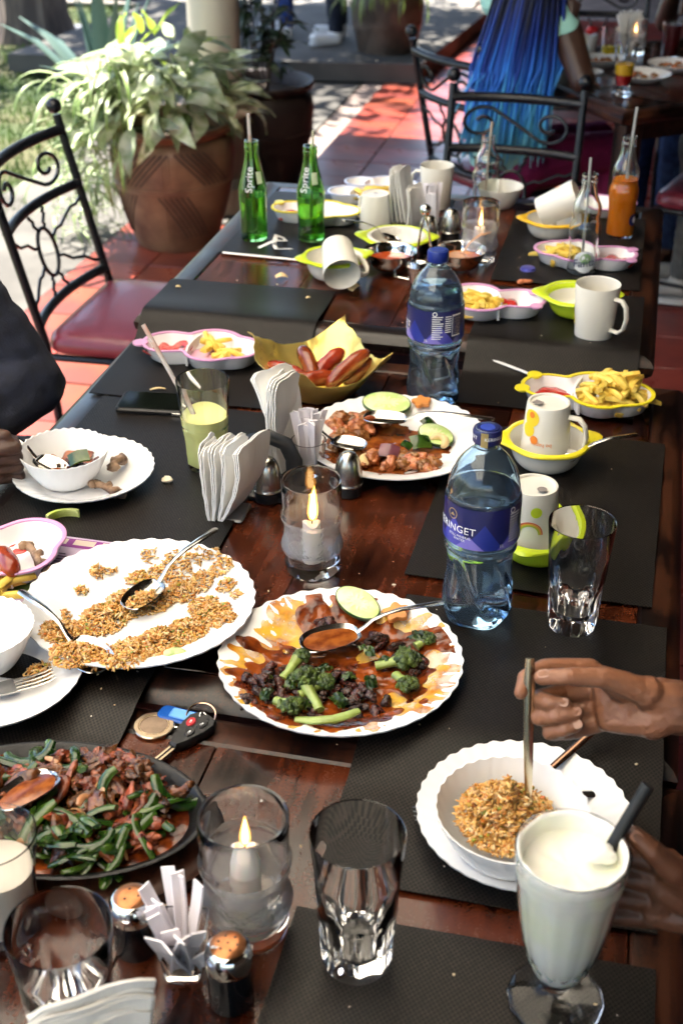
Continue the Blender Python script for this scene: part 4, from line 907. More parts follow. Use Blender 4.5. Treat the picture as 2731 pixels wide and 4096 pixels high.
def sausage(label, pos, rz, L=.075, R=.0105, tilt=0, roll=0, bend=.004, group='fried sausages'):
    n = 11; pts = [(L*(i/(n-1)-.5), 0, bend*(1-(2*i/(n-1)-1)**2)) for i in range(n)]
    rd = [R*max(.42, (1-abs(2*i/(n-1)-1)**7))*(1+.05*sin(i*2.1)) for i in range(n)]
    obj('sausage', tube(pts, rd, 14), SAUS, None, pos, (roll, tilt, rz), label=label, cat='sausage', group=group, ang=180)
sausage('single fried sausage in the pink dish at the left edge', T(-.688, 1.195, ZB+.032), radians(118), .07, .013, .15)
bone('chewed chicken bone in the pink dish at the left edge', T(-.664, 1.222, ZB+.028), radians(-60), .05)
dollop('ketchup', -.715, 1.243, ZB+.008, .026, .006, KETCH, 'ketchup in the pink dish at the left edge', 'ketchup', 2)
LEAF = M('printed_leaflet', (.62, .52, .66), .18, coat=.5, col2=(.50, .36, .56), vs=16)
lf = thing('leaflet', 'glossy purple printed leaflet under the rice plate', 'leaflet', T(-.63, 1.205, ZB+.0068), TZ)
obj('sheet', sheet(lambda u, v: ((u-.5)*.20, (v-.5)*.20, .0004*sin(u*7)), 4, 4, .0006), LEAF, lf)
obj('purple_band', mv(rect(.20, .02, 1), 0, .086, .0010), M('purple_ink', (.26, .06, .26), .25, coat=.4), lf, ang=180)
for k in range(5):
    obj('printed_photo', mv(rect(.028, .012, 1), -.075+.037*k, .088, .0013), M('beige_print', (.55, .45, .38), .3), lf)
for k in range(7): obj('printed_line', mv(rect(.04+.01*(k % 3), .0022, 1), -.035+.003*k, .06-.006*k, .0011), M('dark_ink', (.05, .03, .06), .4), lf)
obj('green_picture', mv(rect(.08, .03, 1), -.05, -.015, .0012), M('green_print', (.12, .2, .05), .3, var=.5, vs=40), lf)
# ------------------------------------------------------------------ skillet of fajita strips
CAST = M('cast_iron', (.012, .012, .013), .38, metal=.4, bump=.4, bs=160)
def ell(a, b, z, n=72): return [(a*cos(2*pi*i/n), b*sin(2*pi*i/n), z) for i in range(n)]
SK = (-.462, .820); zk = ZA+.022
bd_ = thing('wooden_underplate', 'dark oval wooden board under the sizzling skillet', 'board', T(SK[0], SK[1], ZA+.001), TZ+.10)
obj('board', loft([ell(.150, .094, 0), ell(.158, .101, .004), ell(.158, .101, .014), ell(.152, .095, .018), ell(.118, .066, .018), ell(.114, .062, .012)]), WOOD_D, bd_)
obj('grip', mv(loft([ell(.034, .022, 0, 24), ell(.036, .024, .008, 24), ell(.034, .022, .015, 24)]), .165, .0, .001), WOOD_D, bd_)
sk = thing('skillet', 'black cast iron oval skillet of pepper and meat strips', 'skillet', T(SK[0], SK[1], zk), TZ+.10)
obj('pan', loft([ell(.118, .066, 0), ell(.122, .070, .002), ell(.136, .083, .013), ell(.142, .089, .018), ell(.1435, .0905, .0195), ell(.142, .089, .0205), ell(.138, .085, .0195), ell(.132, .079, .013), ell(.119, .067, .0045), ell(.06, .03, .0042)]), CAST, sk, ang=50)
obj('pan_sauce', loft([ell(.118, .066, .004), ell(.128, .075, .009), ell(.1, .05, .0098), ell(.04, .02, .0098)]), SAUCE, sk)
put(PEPS, 'pepper_strip', 90, SK[0]+.004, SK[1]-.006, zk+.016, .116, .068, .022, 'saucy green pepper strip in the sizzling skillet', 'pepper', 'pepper strips in the skillet', 301, (.65, 1.2), PEPG, .10)
FAJ = M('seared_meat', (.065, .015, .004), .24, coat=.3, col2=(.21, .058, .014), vs=120, bump=1, bs=280, rnd=.5)
FJM = shared('meat_strip', [rough_ball(.010, s_+20, .55, 110, 14, 9, 1.7, .62, .55) for s_ in range(7)], FAJ)
put(FJM, 'meat_strip', 110, SK[0]+.002, SK[1]+.004, zk+.014, .114, .068, .024, 'browned meat strip in the sizzling skillet', 'meat', 'meat strips in the skillet', 302, (.6, 1.35), FAJ, .10)
put(FJM, 'meat_strip', 34, SK[0]+.045, SK[1]+.045, zk+.022, .038, .022, .022, 'browned meat strip heaped at the back of the skillet', 'meat', 'meat heaped at the skillet back', 303, (.6, 1.2), FAJ, .10)
put(ONS, 'onion_strip', 34, SK[0], SK[1], zk+.018, .105, .06, .022, 'soft cooked onion strip in the sizzling skillet', 'onion', 'onion strips in the skillet', 304, (.6, 1.1), ONIO, .10)
spoon('serving spoon of brown sauce lying in the skillet', T(SK[0]-.02, SK[1]-.008, zk+.042), radians(228), L=.16, pitch=.02, roll=.1, bl=.032, bwid=.021)
obj('sauce_in_spoon', lathe([(0, 0), (.026, 0), (.0275, .0008), (.015, .0016), (0, .0018)], 28), SAUCE2, None, T(SK[0]-.02, SK[1]-.008, zk+.0397), (.1, 0, radians(228)), (1.06, .66, 1), label='brown sauce in the serving spoon on the skillet', cat='sauce')
# ------------------------------------------------------------------ keys
KZ = ZA+.001
kf = thing('car_key', 'black remote car key with red panic button', 'car key', T(-.388, .985, KZ), TZ+radians(-112))
BRASS = M('nickel_brass', (.62, .50, .36), .25, metal=1); REDB = M('red_button', (.45, .02, .03), .35)
poly = [(-.027, .004), (-.027, -.004), (-.018, -.0085), (.006, -.0155), (.02, -.0165), (.028, -.012), (.031, 0), (.028, .012), (.02, .0165), (.006, .0155), (-.018, .0085)]
obj('fob', extrude([(-x, y) for x, y in reversed(poly)], .011, .0022), BLACKP, kf, ang=30)
obj('blade', mv(rbox(.034, .008, .0026, .0008), .042, 0, .004), BRASS, kf); obj('blade_groove', mv(rbox(.03, .0018, .0006, .0003), .042, 0, .0066), CAST, kf)
def oval(a, b, h): return loft([ell(a*.92, b*.92, 0, 24), ell(a, b, h*.4, 24), ell(a*.85, b*.85, h, 24)])
for x, y, rz, m, sym in [(-.010, -.0065, .3, REDB, 'h'), (-.013, .006, -.2, BLACKP, 'u'), (.004, .0035, .1, BLACKP, 'l')]:
    b_ = obj('button', oval(.0072, .0048, .0016), m, kf, (x, y, .0108), (0, 0, rz))
    obj('button_symbol', join(mv(rbox(.0024, .0018, .0003, .0003, 1), -.0006, 0, .0016), mv(tube([(0, -.0009, 0), (.0018, -.0007, 0), (.0018, .0007, 0), (0, .0009, 0)], .00025, 5), .0007, 0, .0018)), WINK, b_)
kd_ = thing('disc_keyring', 'round brushed metal disc keyring beside the car key', 'keyring', T(-.430, .992, KZ), TZ)
obj('disc_rim', lathe([(0, 0), (.0205, 0), (.0215, .001), (.0215, .0028), (.0205, .0038), (.0165, .0038), (.016, .0030), (.0155, .0038), (.0145, .0038), (.0142, .003), (0, .003)], 48), BRASS, kd_)
obj('disc_face', lathe([(0, .003), (.0142, .003), (.014, .0036), (0, .0037)], 48), M('bronze_face', (.30, .22, .16), .4, metal=.8, var=.2, vs=90), kd_)
obj('hinge', mv(rbox(.008, .006, .003, .001), .0245, .006, 0, .3), CHROME, kd_)
def ring_pts(R, n=28, z=.002, tilt=0): return [(R*cos(2*pi*i/n), R*sin(2*pi*i/n), z+R*tilt*sin(2*pi*i/n)) for i in range(n+1)]
obj('split_ring', tube(ring_pts(.0155, z=.005, tilt=.25), .0013, 8), M('copper_ring', (.70, .45, .32), .2, metal=1), None, T(-.386, 1.016, KZ), (0, 0, 0), label='coppery split ring joining the keys', cat='key ring')
obj('wire_loop', tube([(x*.45, y*.9, z) for x, y, z in ring_pts(.009, z=.008, tilt=.5)], .0007, 6), CHROME, None, T(-.379, 1.006, KZ), (0, 0, .4), label='thin wire loop through the car key', cat='key ring')
tg = thing('key_tag', 'translucent blue plastic key tag behind the car key', 'key tag', T(-.405, 1.012, KZ), TZ+radians(-8))
obj('tag_body', rbox(.056, .022, .005, .008, 4, .0015), M('blue_plastic', (.02, .14, .62), .15, trans=.4), tg); obj('tag_window', mv(rbox(.036, .014, .0008, .002), .004, 0, .005), M('pale_blue_insert', (.16, .42, .82), .2), tg)
# ------------------------------------------------------------------ shakers, sugar glasses, napkins on the near table
COPP = M('copper_top', (.42, .17, .07), .3, metal=.8, var=.3, vs=90)
def shaker(label, r, d, z, holes, H=.062, R=.0185):
    o = thing('salt_shaker', label, 'shaker', T(r, d, z), TZ, 'steel and glass shakers')
    obj('body', lathe([(0, 0), (R, 0), (R*1.02, .002), (R*.97, H*.65), (0, H*.65)], 32), M('smoked_shaker', (.05, .05, .055), .1, metal=.85), o)
    obj('lid', lathe([(R*.98, H*.62), (R*1.06, H*.65), (R*1.06, H*.84), (R*.95, H*.93), (R*.8, H*.965), (0, H*.965)], 32), CHROME, o)
    obj('top', lathe([(0, H*.95), (R*.8, H*.965), (R*.72, H*.99), (R*.4, H), (0, H*1.005)], 32), COPP, o)
    pts = [(0, 0)]+[(R*.42*cos(2*pi*i/(holes-1)), R*.42*sin(2*pi*i/(holes-1))) for i in range(holes-1)] if holes > 3 else [(R*.35*cos(2*pi*i/3), R*.35*sin(2*pi*i/3)) for i in range(3)]
    for x, y in pts: obj('hole', mv(lathe([(0, 0), (.0013, 0), (.0011, .0004), (0, .0004)], 10), x, y, H*1.0), CAST, o)
shaker('short shaker with three holes behind the sugar glass', -.345, .716, ZA+.001, 3)
shaker('dark shaker with seven holes at the bottom edge', -.250, .682, ZA+.001, 7, .066)
def sqglass(label, r, d, z, w=.044, h=.052, rz=.2):
    o = thing('sugar_glass', label, 'glass', T(r, d, z), TZ+rz, 'small square sugar glasses')
    R_ = lambda k, zz, rr=.006: [(x, y, zz) for x, y in rrect(k, k, rr, 4)]
    obj('glass', loft([R_(w*.68, 0), R_(w*.7, .002), R_(w*.8, h*.5), R_(w, h), R_(w-.004, h), R_(w*.8-.005, h*.5), R_(w*.7-.006, .009), R_(w*.5, .008)]), GLASS, o, ang=40)
    return o
PKT = M('sugar_paper', (.84, .80, .84), .6, bump=.3, bs=120, rnd=.08)
def packet_vf(L, w, seed):
    rg = random.Random(seed); f = lambda u, v: ((u-.5)*w*(1 if v < .9 else .92), .002*sin(v*3+seed)+(.0012*sin(u*pi) if .08 < v < .92 else 0), v*L)
    return sheet(f, 4, 8, .0016)
PKTS = shared('sugar_packet', [packet_vf(.080, .0125, s) for s in range(3)]+[packet_vf(.068, .016, 9)], PKT)
def packets(n, r, d, z, w, label, group, seed, lean=.32):
    rg = random.Random(seed)
    for k in range(n):
        x, y = rg.uniform(-w, w), rg.uniform(-w, w)
        obj('sugar_packet', PKTS[rg.randrange(4)], PKT, None, T(r+x*.5, d+y*.5, z+.011+rg.uniform(0, .004)), (-y/w*lean+rg.gauss(0, .06), x/w*lean+rg.gauss(0, .06), rg.uniform(-.9, .9)), label=label, cat='sugar packet', group=group)
sqglass('small square glass of sugar packets between the near shakers', -.297, .701, ZA+.001); packets(16, -.297, .701, ZA, .012, 'white sugar packet in the square glass near the camera', 'sugar packets near the camera', 5, .42)
NAPK = M('napkin_paper', (.88, .86, .82), .85, bump=.25, bs=260, stretch=(1, 1, .15))
def napkins(lst, group):
    for i, (label, pos, rz, lean, w, h, th, bend) in enumerate(lst):
        obj('napkin', napkin_vf(w, h, th, i, bend), NAPK, None, pos, (lean, 0, rz), label=label, cat='napkin', group=group)
np_ = T(-.325, .575, ZA+.0)
hold = thing('napkin_holder', 'napkin holder block cut off at the bottom left', 'napkin holder', T(-.308, .556, ZA+.001), TZ+.7)
obj('holder_plate', rbox(.09, .05, .012, .004), BLACKP, hold); obj('holder_side', mv(rbox(.09, .003, .08, .001), 0, .024, .01), BLACKP, hold)
napkins([('front folded white napkin at the bottom left corner', T(-.305, .548, ZA+.013), TZ+.75, -.10, .09, .105, .004, .004), ('second folded white napkin at the bottom left corner', T(-.308, .555, ZA+.013), TZ+.72, -.05, .09, .110, .004, .004), ('third folded white napkin at the bottom left corner', T(-.311, .562, ZA+.013), TZ+.70, 0, .09, .114, .004, .003), ('rear folded white napkin at the bottom left corner', T(-.314, .570, ZA+.013), TZ+.68, .04, .09, .118, .004, .003)], 'napkins at the bottom left')
# ------------------------------------------------------------------ condiment set on the middle table
STM = M('brushed_steel', (.58, .55, .48), .26, metal=1, var=.2, vs=60, stretch=(1, 1, .05))
def dome_shaker(label, r, d, z, holes=7, H=.064, R=.0195, group='domed steel shakers'):
    o = thing('domed_shaker', label, 'shaker', T(r, d, z), TZ, group)
    obj('base', lathe([(0, 0), (R*.88, 0), (R*.92, .003), (R*.9, .017), (0, .017)], 36), BLACKP, o)
    obj('dome', lathe(smooth_prof([(R*1.02, .016), (R*1.06, .018), (R*1.0, .021), (R*.97, H*.5), (R*.8, H*.78), (R*.5, H*.95), (0, H)], 4), 36), STM, o)
    for i in range(holes):
        a, q = 2*pi*i/(holes-1), (0 if i == 0 else .0052); obj('hole', mv(ball(.0011, 8, 5, 1, 1, .5), q*cos(a), q*sin(a), H-.0012-(.0016 if i else 0)+.0008), CAST, o)
dome_shaker('domed steel shaker right of the napkin holder on the middle table', -.440, 1.466, ZB+.001)
dome_shaker('domed steel shaker half hidden behind the middle candle jar', -.338, 1.505, ZB+.001)
hl = thing('napkin_holder', 'black arched napkin holder on the middle table', 'napkin holder', T(-.445, 1.50, ZB+.001), TZ)
obj('holder_base', mv(loft([ell(.06, .045, 0, 32), ell(.06, .045, .006, 32), ell(.055, .04, .008, 32)]), .0, 0, 0), BLACKP, hl)
obj('holder_arch', tube([(-.034, 0, .006), (-.033, 0, .045), (-.022, 0, .068), (0, 0, .076), (.022, 0, .068), (.033, 0, .045), (.034, 0, .006)], .004, 10, 3), BLACKP, hl)
obj('front_tray', mv(rbox(.05, .05, .005, .004), -.035, -.082, 0), M('clear_tray', (.55, .55, .55), .15, trans=.6), hl)
q = T(-.482, 1.418, ZB+.006)
napkins([('leftmost folded napkin of the front stack beside the juice glass', q+Vector((-.018, -.004, 0)), radians(78), 0, .07, .110, .006, .004), ('second folded napkin of the front stack beside the juice glass', q+Vector((-.010, -.004, 0)), radians(74), .0, .073, .112, .006, -.006),
    ('third folded napkin of the front stack beside the juice glass', q+Vector((-.002, -.003, 0)), radians(72), .02, .076, .114, .006, -.012), ('rightmost folded napkin of the front stack, fanned open', q+Vector((.006, -.002, 0)), radians(66), .05, .085, .118, .006, -.028)], 'front stack of napkins')
q = T(-.437, 1.552, ZB+.008)
napkins([('left folded napkin of the rear stack behind the steel shaker', q+Vector((-.012, 0, 0)), radians(72), .10, .075, .142, .007, .012), ('middle folded napkin of the rear stack behind the steel shaker', q+Vector((-.004, 0, 0)), radians(68), .06, .078, .144, .007, .006), ('right folded napkin of the rear stack, leaning right', q+Vector((.008, 0, 0)), radians(58), -.32, .085, .15, .006, -.012)], 'rear stack of napkins')
sg = thing('sugar_glass', 'small round glass of sugar packets behind the middle candle', 'glass', T(-.405, 1.553, ZB+.001), TZ)
obj('glass', lathe([(0, 0), (.018, 0), (.02, .003), (.0245, .05), (.0228, .05), (.0185, .008), (0, .007)], 40), GLASS, sg)
packets(18, -.405, 1.553, ZB+.001, .012, 'white sugar packet in the round glass behind the middle candle', 'sugar packets on the middle table', 17, .2)
# ------------------------------------------------------------------ phone, pink dish, foil box of sausages
ph = thing('smartphone', 'black smartphone lying on the mat left of the lime juice', 'phone', T(-.672, 1.698, ZB+.004), TZ+radians(6))
obj('phone_body', rbox(.135, .066, .0085, .008, 5, .002), M('black_phone', (.008, .008, .01), .3), ph); obj('screen', mv(rbox(.126, .058, .0006, .006, 5, .0002), 0, 0, .0085), M('black_screen', (.004, .006, .005), .05), ph)
obj('side_button', mv(rbox(.016, .0015, .004, .0006), .03, -.0335, .0022), CHROME, ph)
PFL = M('pink_floor', (.72, .42, .58), .25)
kids_dish('pink-rimmed divided dish with ketchup smears and a few fries', -.667, 1.880, ZB+.006, .05, PINK, BEAR, (-.018, -.008), [(-.102, -.012, .013)], floor=PFL)
smear('ketchup_smear', T(-.725, 1.876, ZB+.006), .036, lambda x, y: .55+.9*n2(x, y, 70, 2)-((x*x+y*y)/.036**2)*.6, KETCH, 'ketchup smeared round the pink dish left compartment', 'ketchup', .0018, 60, zf=lambda x, y: .0042+.6*max(0, sqrt(x*x+y*y)-.024))
fries(7, -.66, 1.903, ZB+.009, .012, .022, .016, 'leftover french fry against the divider of the pink dish', 'leftover fries in the pink dish', 31, 1.2)
fries(5, -.625, 1.878, ZB+.009, .02, .015, .006, 'leftover french fry in the middle of the pink dish', 'leftover fries in the pink dish', 33)
GOLD = M('gold_foil', (.92, .72, .20), .28, metal=.7, var=.2, vs=20, bump=.8, bs=28); TAN = M('gold_paper_outside', (.66, .48, .14), .34, metal=.5, bump=.4, bs=30, var=.25, vs=14)
fx = thing('foil_box', 'square gold foil paper tray holding sausages', 'food tray', T(-.455, 1.815, ZB+.002), TZ+radians(38))
def foil(u, v, o=0):
    x, y = (2*u-1), (2*v-1); s = sqrt(x*x+y*y)+1e-9; s0 = .52; a = .106
    if s < s0: hz, z = s, 0
    else: ang = radians(47+8*noise.noise(Vector((x*2, y*2, 4)))); hz, z = s0+(s-s0)*cos(ang), (s-s0)*sin(ang)*1.15
    w = (.005*noise.noise(Vector((x*3, y*3, 1)))+.0035*noise.noise(Vector((x*8, y*8, 5))))*max(0, s-.3)
    return ((x/s)*hz*a+w, (y/s)*hz*a-w, z*a+.0005+w+o)
obj('foil_lining', sheet(lambda u, v: foil(u, v, .0006), 26, 26, .0003), GOLD, fx, ang=60)
obj('paper_outside', sheet(lambda u, v: foil(u, v, -.0008), 26, 26, .0008), TAN, fx, ang=60)
for i, (dr, dd, rz, tl, L, lab) in enumerate([(-.052, -.004, -.30, .10, .07, 'leftmost fried sausage in the gold tray, lying low'), (-.020, .012, -1.0, .35, .07, 'second fried sausage in the gold tray'), (.012, .022, 1.05, -.35, .062, 'third fried sausage standing at the tray back'), (.045, .006, .95, -.40, .085, 'rightmost long fried sausage in the gold tray'), (-.03, -.03, .2, 0, .06, 'front left fried sausage low in the gold tray'), (.058, .026, 1.0, -.3, .06, 'fried sausage behind the right tray wall'), (.0, -.02, .6, 0, .06, 'fried sausage at the bottom of the gold tray')]):
    sausage(lab, T(-.455+dr, 1.815+dd, ZB+.026+(.012 if i in (1, 2, 3) else 0)), TZ+rz, L*1.08, .0132, tl)
# ------------------------------------------------------------------ right side of the middle table
eared_bowl('yellow-rimmed melamine bowl holding an upturned mug on the middle table', -.085, 1.645, ZB+.005, YEL, R=.062, h=.041, rz=.25)
mg = mug('upturned cream mug printed with a yellow chick in the yellow-rimmed bowl', -.088, 1.650, ZB+.012, rz=-.25, inverted=True, R=.036, H=.086)
mr_ = mugr(.036, .086)
def print_on(mgo, vf, th, z, mat, rot=0, off_=.0006, name='print'): obj(name, wrap(vf, mr_, th, z, rot, off_), mat, mgo)
CHKY = M('chick_yellow', (.80, .58, .03), .4); CHKO = M('chick_orange', (.75, .22, .03), .4)
def chick(mgo, th, up=1):
    # generic round chick, printed upside down when the mug is upturned
    print_on(mgo, disc(.0125), th, .016, CHKY); print_on(mgo, disc(.0105), th+.10, .034, CHKY, 0, .0007)
    print_on(mgo, disc(.0045), th-.02, .011, CHKO, 0, .0009); print_on(mgo, disc(.006), th-.25, .046, CHKO, 0, .0009)
thc = radians(90)
chick(mg, thc+.45)
t_ = text_mesh('be happy', .0085); obj('lettering', wrap(t_, mr_, thc-.12, .052, 0, .0008), CHKO, mg)
spoon('steel spoon leaning out of the yellow-rimmed bowl to the right', T(-.062, 1.618, ZB+.026), radians(8), L=.13, pitch=.22, bl=.02, bwid=.014)
eared_bowl('lime green melamine bowl holding an upturned mug beside the tumbler', -.074, 1.405, ZB+.005, LIME, R=.058, h=.036, rz=1.4, body=LIME)
obj('inner_liner', lathe(smooth_prof([(.0505, .0352), (.0475, .026), (.0415, .0115), (.033, .0055), (0, .0050)], 3), 40), MELA, bpy.data.objects['handled_bowl.001'])
mg2 = mug('upturned cream mug with a faded rainbow print in the lime green bowl', -.083, 1.402, ZB+.011, rz=1.2, inverted=True, R=.0355, H=.092)
mr_ = mugr(.0355, .092)
for k, c in enumerate([(.62, .12, .06), (.75, .40, .05), (.45, .55, .05)]):
    arc = disc(.017-.002*k, 40, .0152-.002*k); arc = (arc[0], [f for f in arc[1] if all(arc[0][i][1] < .002 for i in f)]); print_on(mg2, arc, thc+1.2, .052, M('rainbow_%d' % k, c, .4))
print_on(mg2, disc(.007), thc+.98, .022, LIME)
obj('foot_mark', mv(lathe([(0, 0), (.006, 0), (.006, .0004), (0, .0004)], 20), -.006, .013, -.0006), M('grey_stamp', (.22, .19, .17), .6), mg2)
obj('foot_mark', mv(rbox(.013, .011, .0005, .001), -.012, .010, -.0006, .3), M('grey_stamp', (.22, .19, .17), .6), mg)
kids_dish('yellow-rimmed divided dish heaped with fries on the middle table', -.042, 1.848, ZB+.006, .03, YEL, BEAR, (-.012, -.010), [(-.083, .036, .012), (-.098, -.016, .012)], floor=None)
fries(74, -.002, 1.848, ZB+.008, .062, .040, .048, 'french fry in the yellow-rimmed dish on the middle table', 'fries in the yellow-rimmed dish', 41)
dollop('ketchup', -.096, 1.862, ZB+.010, .024, .006, KETCH, 'ketchup in the yellow-rimmed dish beside the fries', 'ketchup', 5, 1.2, .8)
WRAP_ = M('straw_wrapper', (.82, .81, .80), .6)
obj('straw_wrapper', tube([tuple(T(-.208, 1.955, ZB+.020)), tuple(T(-.15, 1.935, ZB+.012)), tuple(T(-.13, 1.92, ZB+.012))], .0032, 8, .6), WRAP_, label='white paper straw wrapper behind the yellow-rimmed fries dish', cat='wrapper')
# ------------------------------------------------------------------ far table: soda bottles
GREENG = M('green_bottle_glass', (.40, .74, .24), .0, trans=1, ior=1.48); LEMON = M('lemon_soda', (.80, .93, .55), .0, trans=1, ior=1.33)
SODAG = M('soda_bottle_glass', (.94, .97, .95), .0, trans=1, ior=1.48); ORSODA = M('orange_soda', (.90, .24, .012), .12, sss=.2)
def bottle(name, label, r, d, z, prof, H, glass, liquid, level, group, mod=None, wall=.0022):
    o = thing(name, label, 'bottle', T(r, d, z), 0, group)
    P_ = smooth_prof(prof, 4); k = H/P_[-1][1]; P_ = [(a*k if False else a, b*k) for a, b in P_]
    inn = [(max(.004, a-wall), max(b, .006)) for a, b in reversed(P_) if b > .005]
    obj('glass', lathe([(0, .003)]+P_+inn+[(0, .007)], 56, mod), glass, o, ang=50)
    if liquid:
        ins = [(max(.004, a-wall+.0004), max(b, .0066)) for a, b in P_ if .005 < b < level]
        obj('drink', lathe([(0, .0066)]+ins+[(interp(P_)(level)-wall+.0004, level), (0, level)], 56, mod), liquid, o, ang=50)
    return o, interp(P_)
SPR = [(.022, 0), (.0255, .002), (.0262, .012), (.0255, .05), (.0272, .095), (.0262, .105), (.02, .13), (.0145, .155), (.0128, .172), (.0136, .174), (.0138, .180), (.0128, .182), (.0138, .187), (.0132, .19)]
dim = lambda t, a, b: (a*(1+.008*cos(16*t)*sm(.02, .03, b)*sm(.1, .09, b)), b)
for lab, r, d, H, rz in [('left green glass soda bottle with paper straw', -.726, 2.385, .191, -.2), ('right green glass soda bottle behind the yellow bowl', -.616, 2.405, .183, -.5)]:
    o, rf = bottle('soda_bottle', lab, r, d, ZC+.005, SPR, H, GREENG, LEMON, .088, 'green glass soda bottles', dim)
    obj('lettering', wrap(text_mesh('Sprite', .02), rf, FR+rz, .122, pi/2, .0006), WINK, o)
    obj('neck_label', wrap(rect(.012, .022), rf, FR+rz+.9, .125, 0, .0006), M('pale_green_label', (.5, .6, .4), .4), o)
p = T(-.726, 2.385, ZC); straw('striped paper straw in the left green bottle', p+Vector((.002, 0, .05)), p+Vector((-.004, .004, .245)), STRC, .0032)
p = T(-.616, 2.405, ZC); straw('thin straw in the right green bottle', p+Vector((.0, 0, .05)), p+Vector((.006, .004, .215)), M('dull_straw', (.5, .5, .35), .4), .0022)
FAN = [(.021, 0), (.0255, .002), (.0268, .012), (.0262, .04), (.0265, .06), (.0285, .075), (.0282, .088), (.0255, .098), (.0245, .104), (.0262, .115), (.0248, .128), (.019, .142), (.0150, .155), (.0132, .166), (.0142, .168), (.0142, .174), (.0132, .176), (.0142, .181), (.0138, .185)]
ringm = lambda t, a, b: (a*(1+.02*cos(5*t+b*60)*sm(.05, .07, b)*sm(.14, .12, b)), b)
o, rf = bottle('soda_bottle', 'empty clear ribbed soda bottle with round white logo', -.088, 2.340, ZC+.005, FAN, .182, SODAG, None, 0, 'clear ribbed soda bottles', ringm)
GREYL = M('pale_logo_disc', (.80, .83, .85), .5); NAVI = M('navy_ink', (.01, .02, .12), .4)
obj('round_logo', wrap(disc(.0205, 28, .006), rf, FR, .027, 0, .0005), GREYL, o); obj('round_logo', wrap(disc(.010), rf, FR+.05, .033, 0, .0006), M('leaf_green', (.25, .4, .2), .4), o)
obj('lettering', wrap(text_mesh('Fanta', .0200), rf, FR, .0245, .08, .0011), NAVI, o)
p = T(-.088, 2.340, ZC); straw('clear straw in the empty ribbed soda bottle', p+Vector((0, 0, .02)), p+Vector((-.001, .004, .214)), M('grey_straw', (.5, .5, .5), .3, trans=.4), .0026)
o, rf = bottle('soda_bottle', 'clear ribbed soda bottle half full of orange soda', -.029, 2.567, ZC+.003, FAN, .196, SODAG, ORSODA, .115, 'clear ribbed soda bottles', ringm)
obj('round_logo', wrap(disc(.012), rf, FR+.85, .038, 0, .0006), NAVI, o); obj('round_logo', wrap(disc(.006), rf, FR+.95, .038, 0, .0009), GREYL, o)
p = T(-.029, 2.567, ZC); straw('clear straw in the orange soda bottle', p+Vector((0, 0, .03)), p+Vector((.008, .004, .252)), M('grey_straw'), .003)
o, rf = bottle('soda_bottle', 'empty clear soda bottle behind the far candle jar', -.313, 2.69, ZC+.003, FAN, .15, SODAG, None, 0, 'clear ribbed soda bottles', ringm)
p = T(-.313, 2.69, ZC); straw('clear straw in the bottle behind the far candle', p+Vector((0, 0, .03)), p+Vector((.006, .002, .18)), M('pale_straw', (.6, .5, .4), .3, trans=.4), .0026)
# ------------------------------------------------------------------ far table: dishes
candle_jar('glass candle jar on the far table beside the steel sauce bowls', 'lit candle in the far candle jar', -.282, 2.371, ZC+.001, .112, .048, .0105, .032, lean=.06, neckR=.0355)
kids_dish('yellow-rimmed divided dish with ketchup behind the green bottles', -.635, 2.525, ZC+.005, .05, YEL, BEAR, (-.012, -.008), [(-.09, .03, .012)], sc=.92)
dollop('ketchup', -.69, 2.52, ZC+.009, .026, .008, KETCH, 'ketchup in the dish behind the green bottles', 'ketchup', 6)
eared_bowl('yellow-rimmed melamine bowl with a tipped mug on the far table', -.527, 2.225, ZC+.001, LIME, R=.060, h=.040, rz=.5)
mug('cream mug tipped on its side in the yellow-rimmed far bowl', 0, 0, 0, R=.034, H=.075, rot=(radians(112), radians(20), TZ+.5), loc=T(-.515, 2.193, ZC+.068))
mgx = mug('upturned cream mug with a square yellow print on the far table', -.51, 2.51, ZC+.001, inverted=True, R=.033, H=.072, rz=2.4)
obj('print', wrap(rect(.026, .032), mugr(.033, .072), thc+.0, .03, 0, .0007), LIME, mgx); obj('foot_mark', mv(lathe([(0, 0), (.004, 0), (0, .0004)], 12), 0, 0, -.0006), M('grey_stamp'), mgx)
eared_bowl('lime-rimmed shallow bowl with scraps behind the steel bowls', -.442, 2.385, ZC+.003, LIME, R=.066, h=.03, rz=.1)
put(CHKN, 'food_scrap', 6, -.45, 2.38, ZC+.012, .03, .02, .005, 'yellowish food scrap in the lime-rimmed far bowl', 'food scrap', 'scraps in the lime-rimmed far bowl', 500, (.5, .8), M('yellow_scrap', (.65, .45, .12), .5))
spoon('steel spoon standing in the lime-rimmed far bowl', T(-.455, 2.40, ZC+.022), radians(200), L=.13, pitch=.35, bl=.02)
# steel sauce stand
st = thing('sauce_stand', 'steel condiment stand with ball-topped handle', 'condiment stand', T(-.372, 2.285, ZC+.001), TZ)
for s in (-1, 1): obj('stem', tube([(s*.010, 0, .012), (s*.012, 0, .04), (s*.008, 0, .075), (s*.001, 0, .105)], .0022, 8), CHROME, st)
obj('ball_handle', mv(ball(.0105, 20, 12), 0, 0, .117), CHROME, st); obj('collar', mv(lathe([(0, 0), (.004, 0), (.003, .008), (0, .008)], 12), 0, 0, .102), CHROME, st)
obj('foot_loop', tube([(-.03, -.01, .022), (-.045, -.035, .02), (-.045, -.045, .003), (-.015, -.055, .003), (.0, -.045, .004), (0, -.03, .02)], .002, 8), CHROME, st)
obj('cross_bar', tube([(-.06, 0, .02), (-.02, 0, .012), (.02, 0, .012), (.06, 0, .02)], .002, 8), CHROME, st)
TOM = M('tomato_sauce', (.38, .045, .012), .15, coat=.4, col2=(.5, .09, .02), vs=60); CHIL = M('orange_chilli_sauce', (.55, .11, .02), .15, coat=.4, col2=(.62, .2, .04), vs=50)
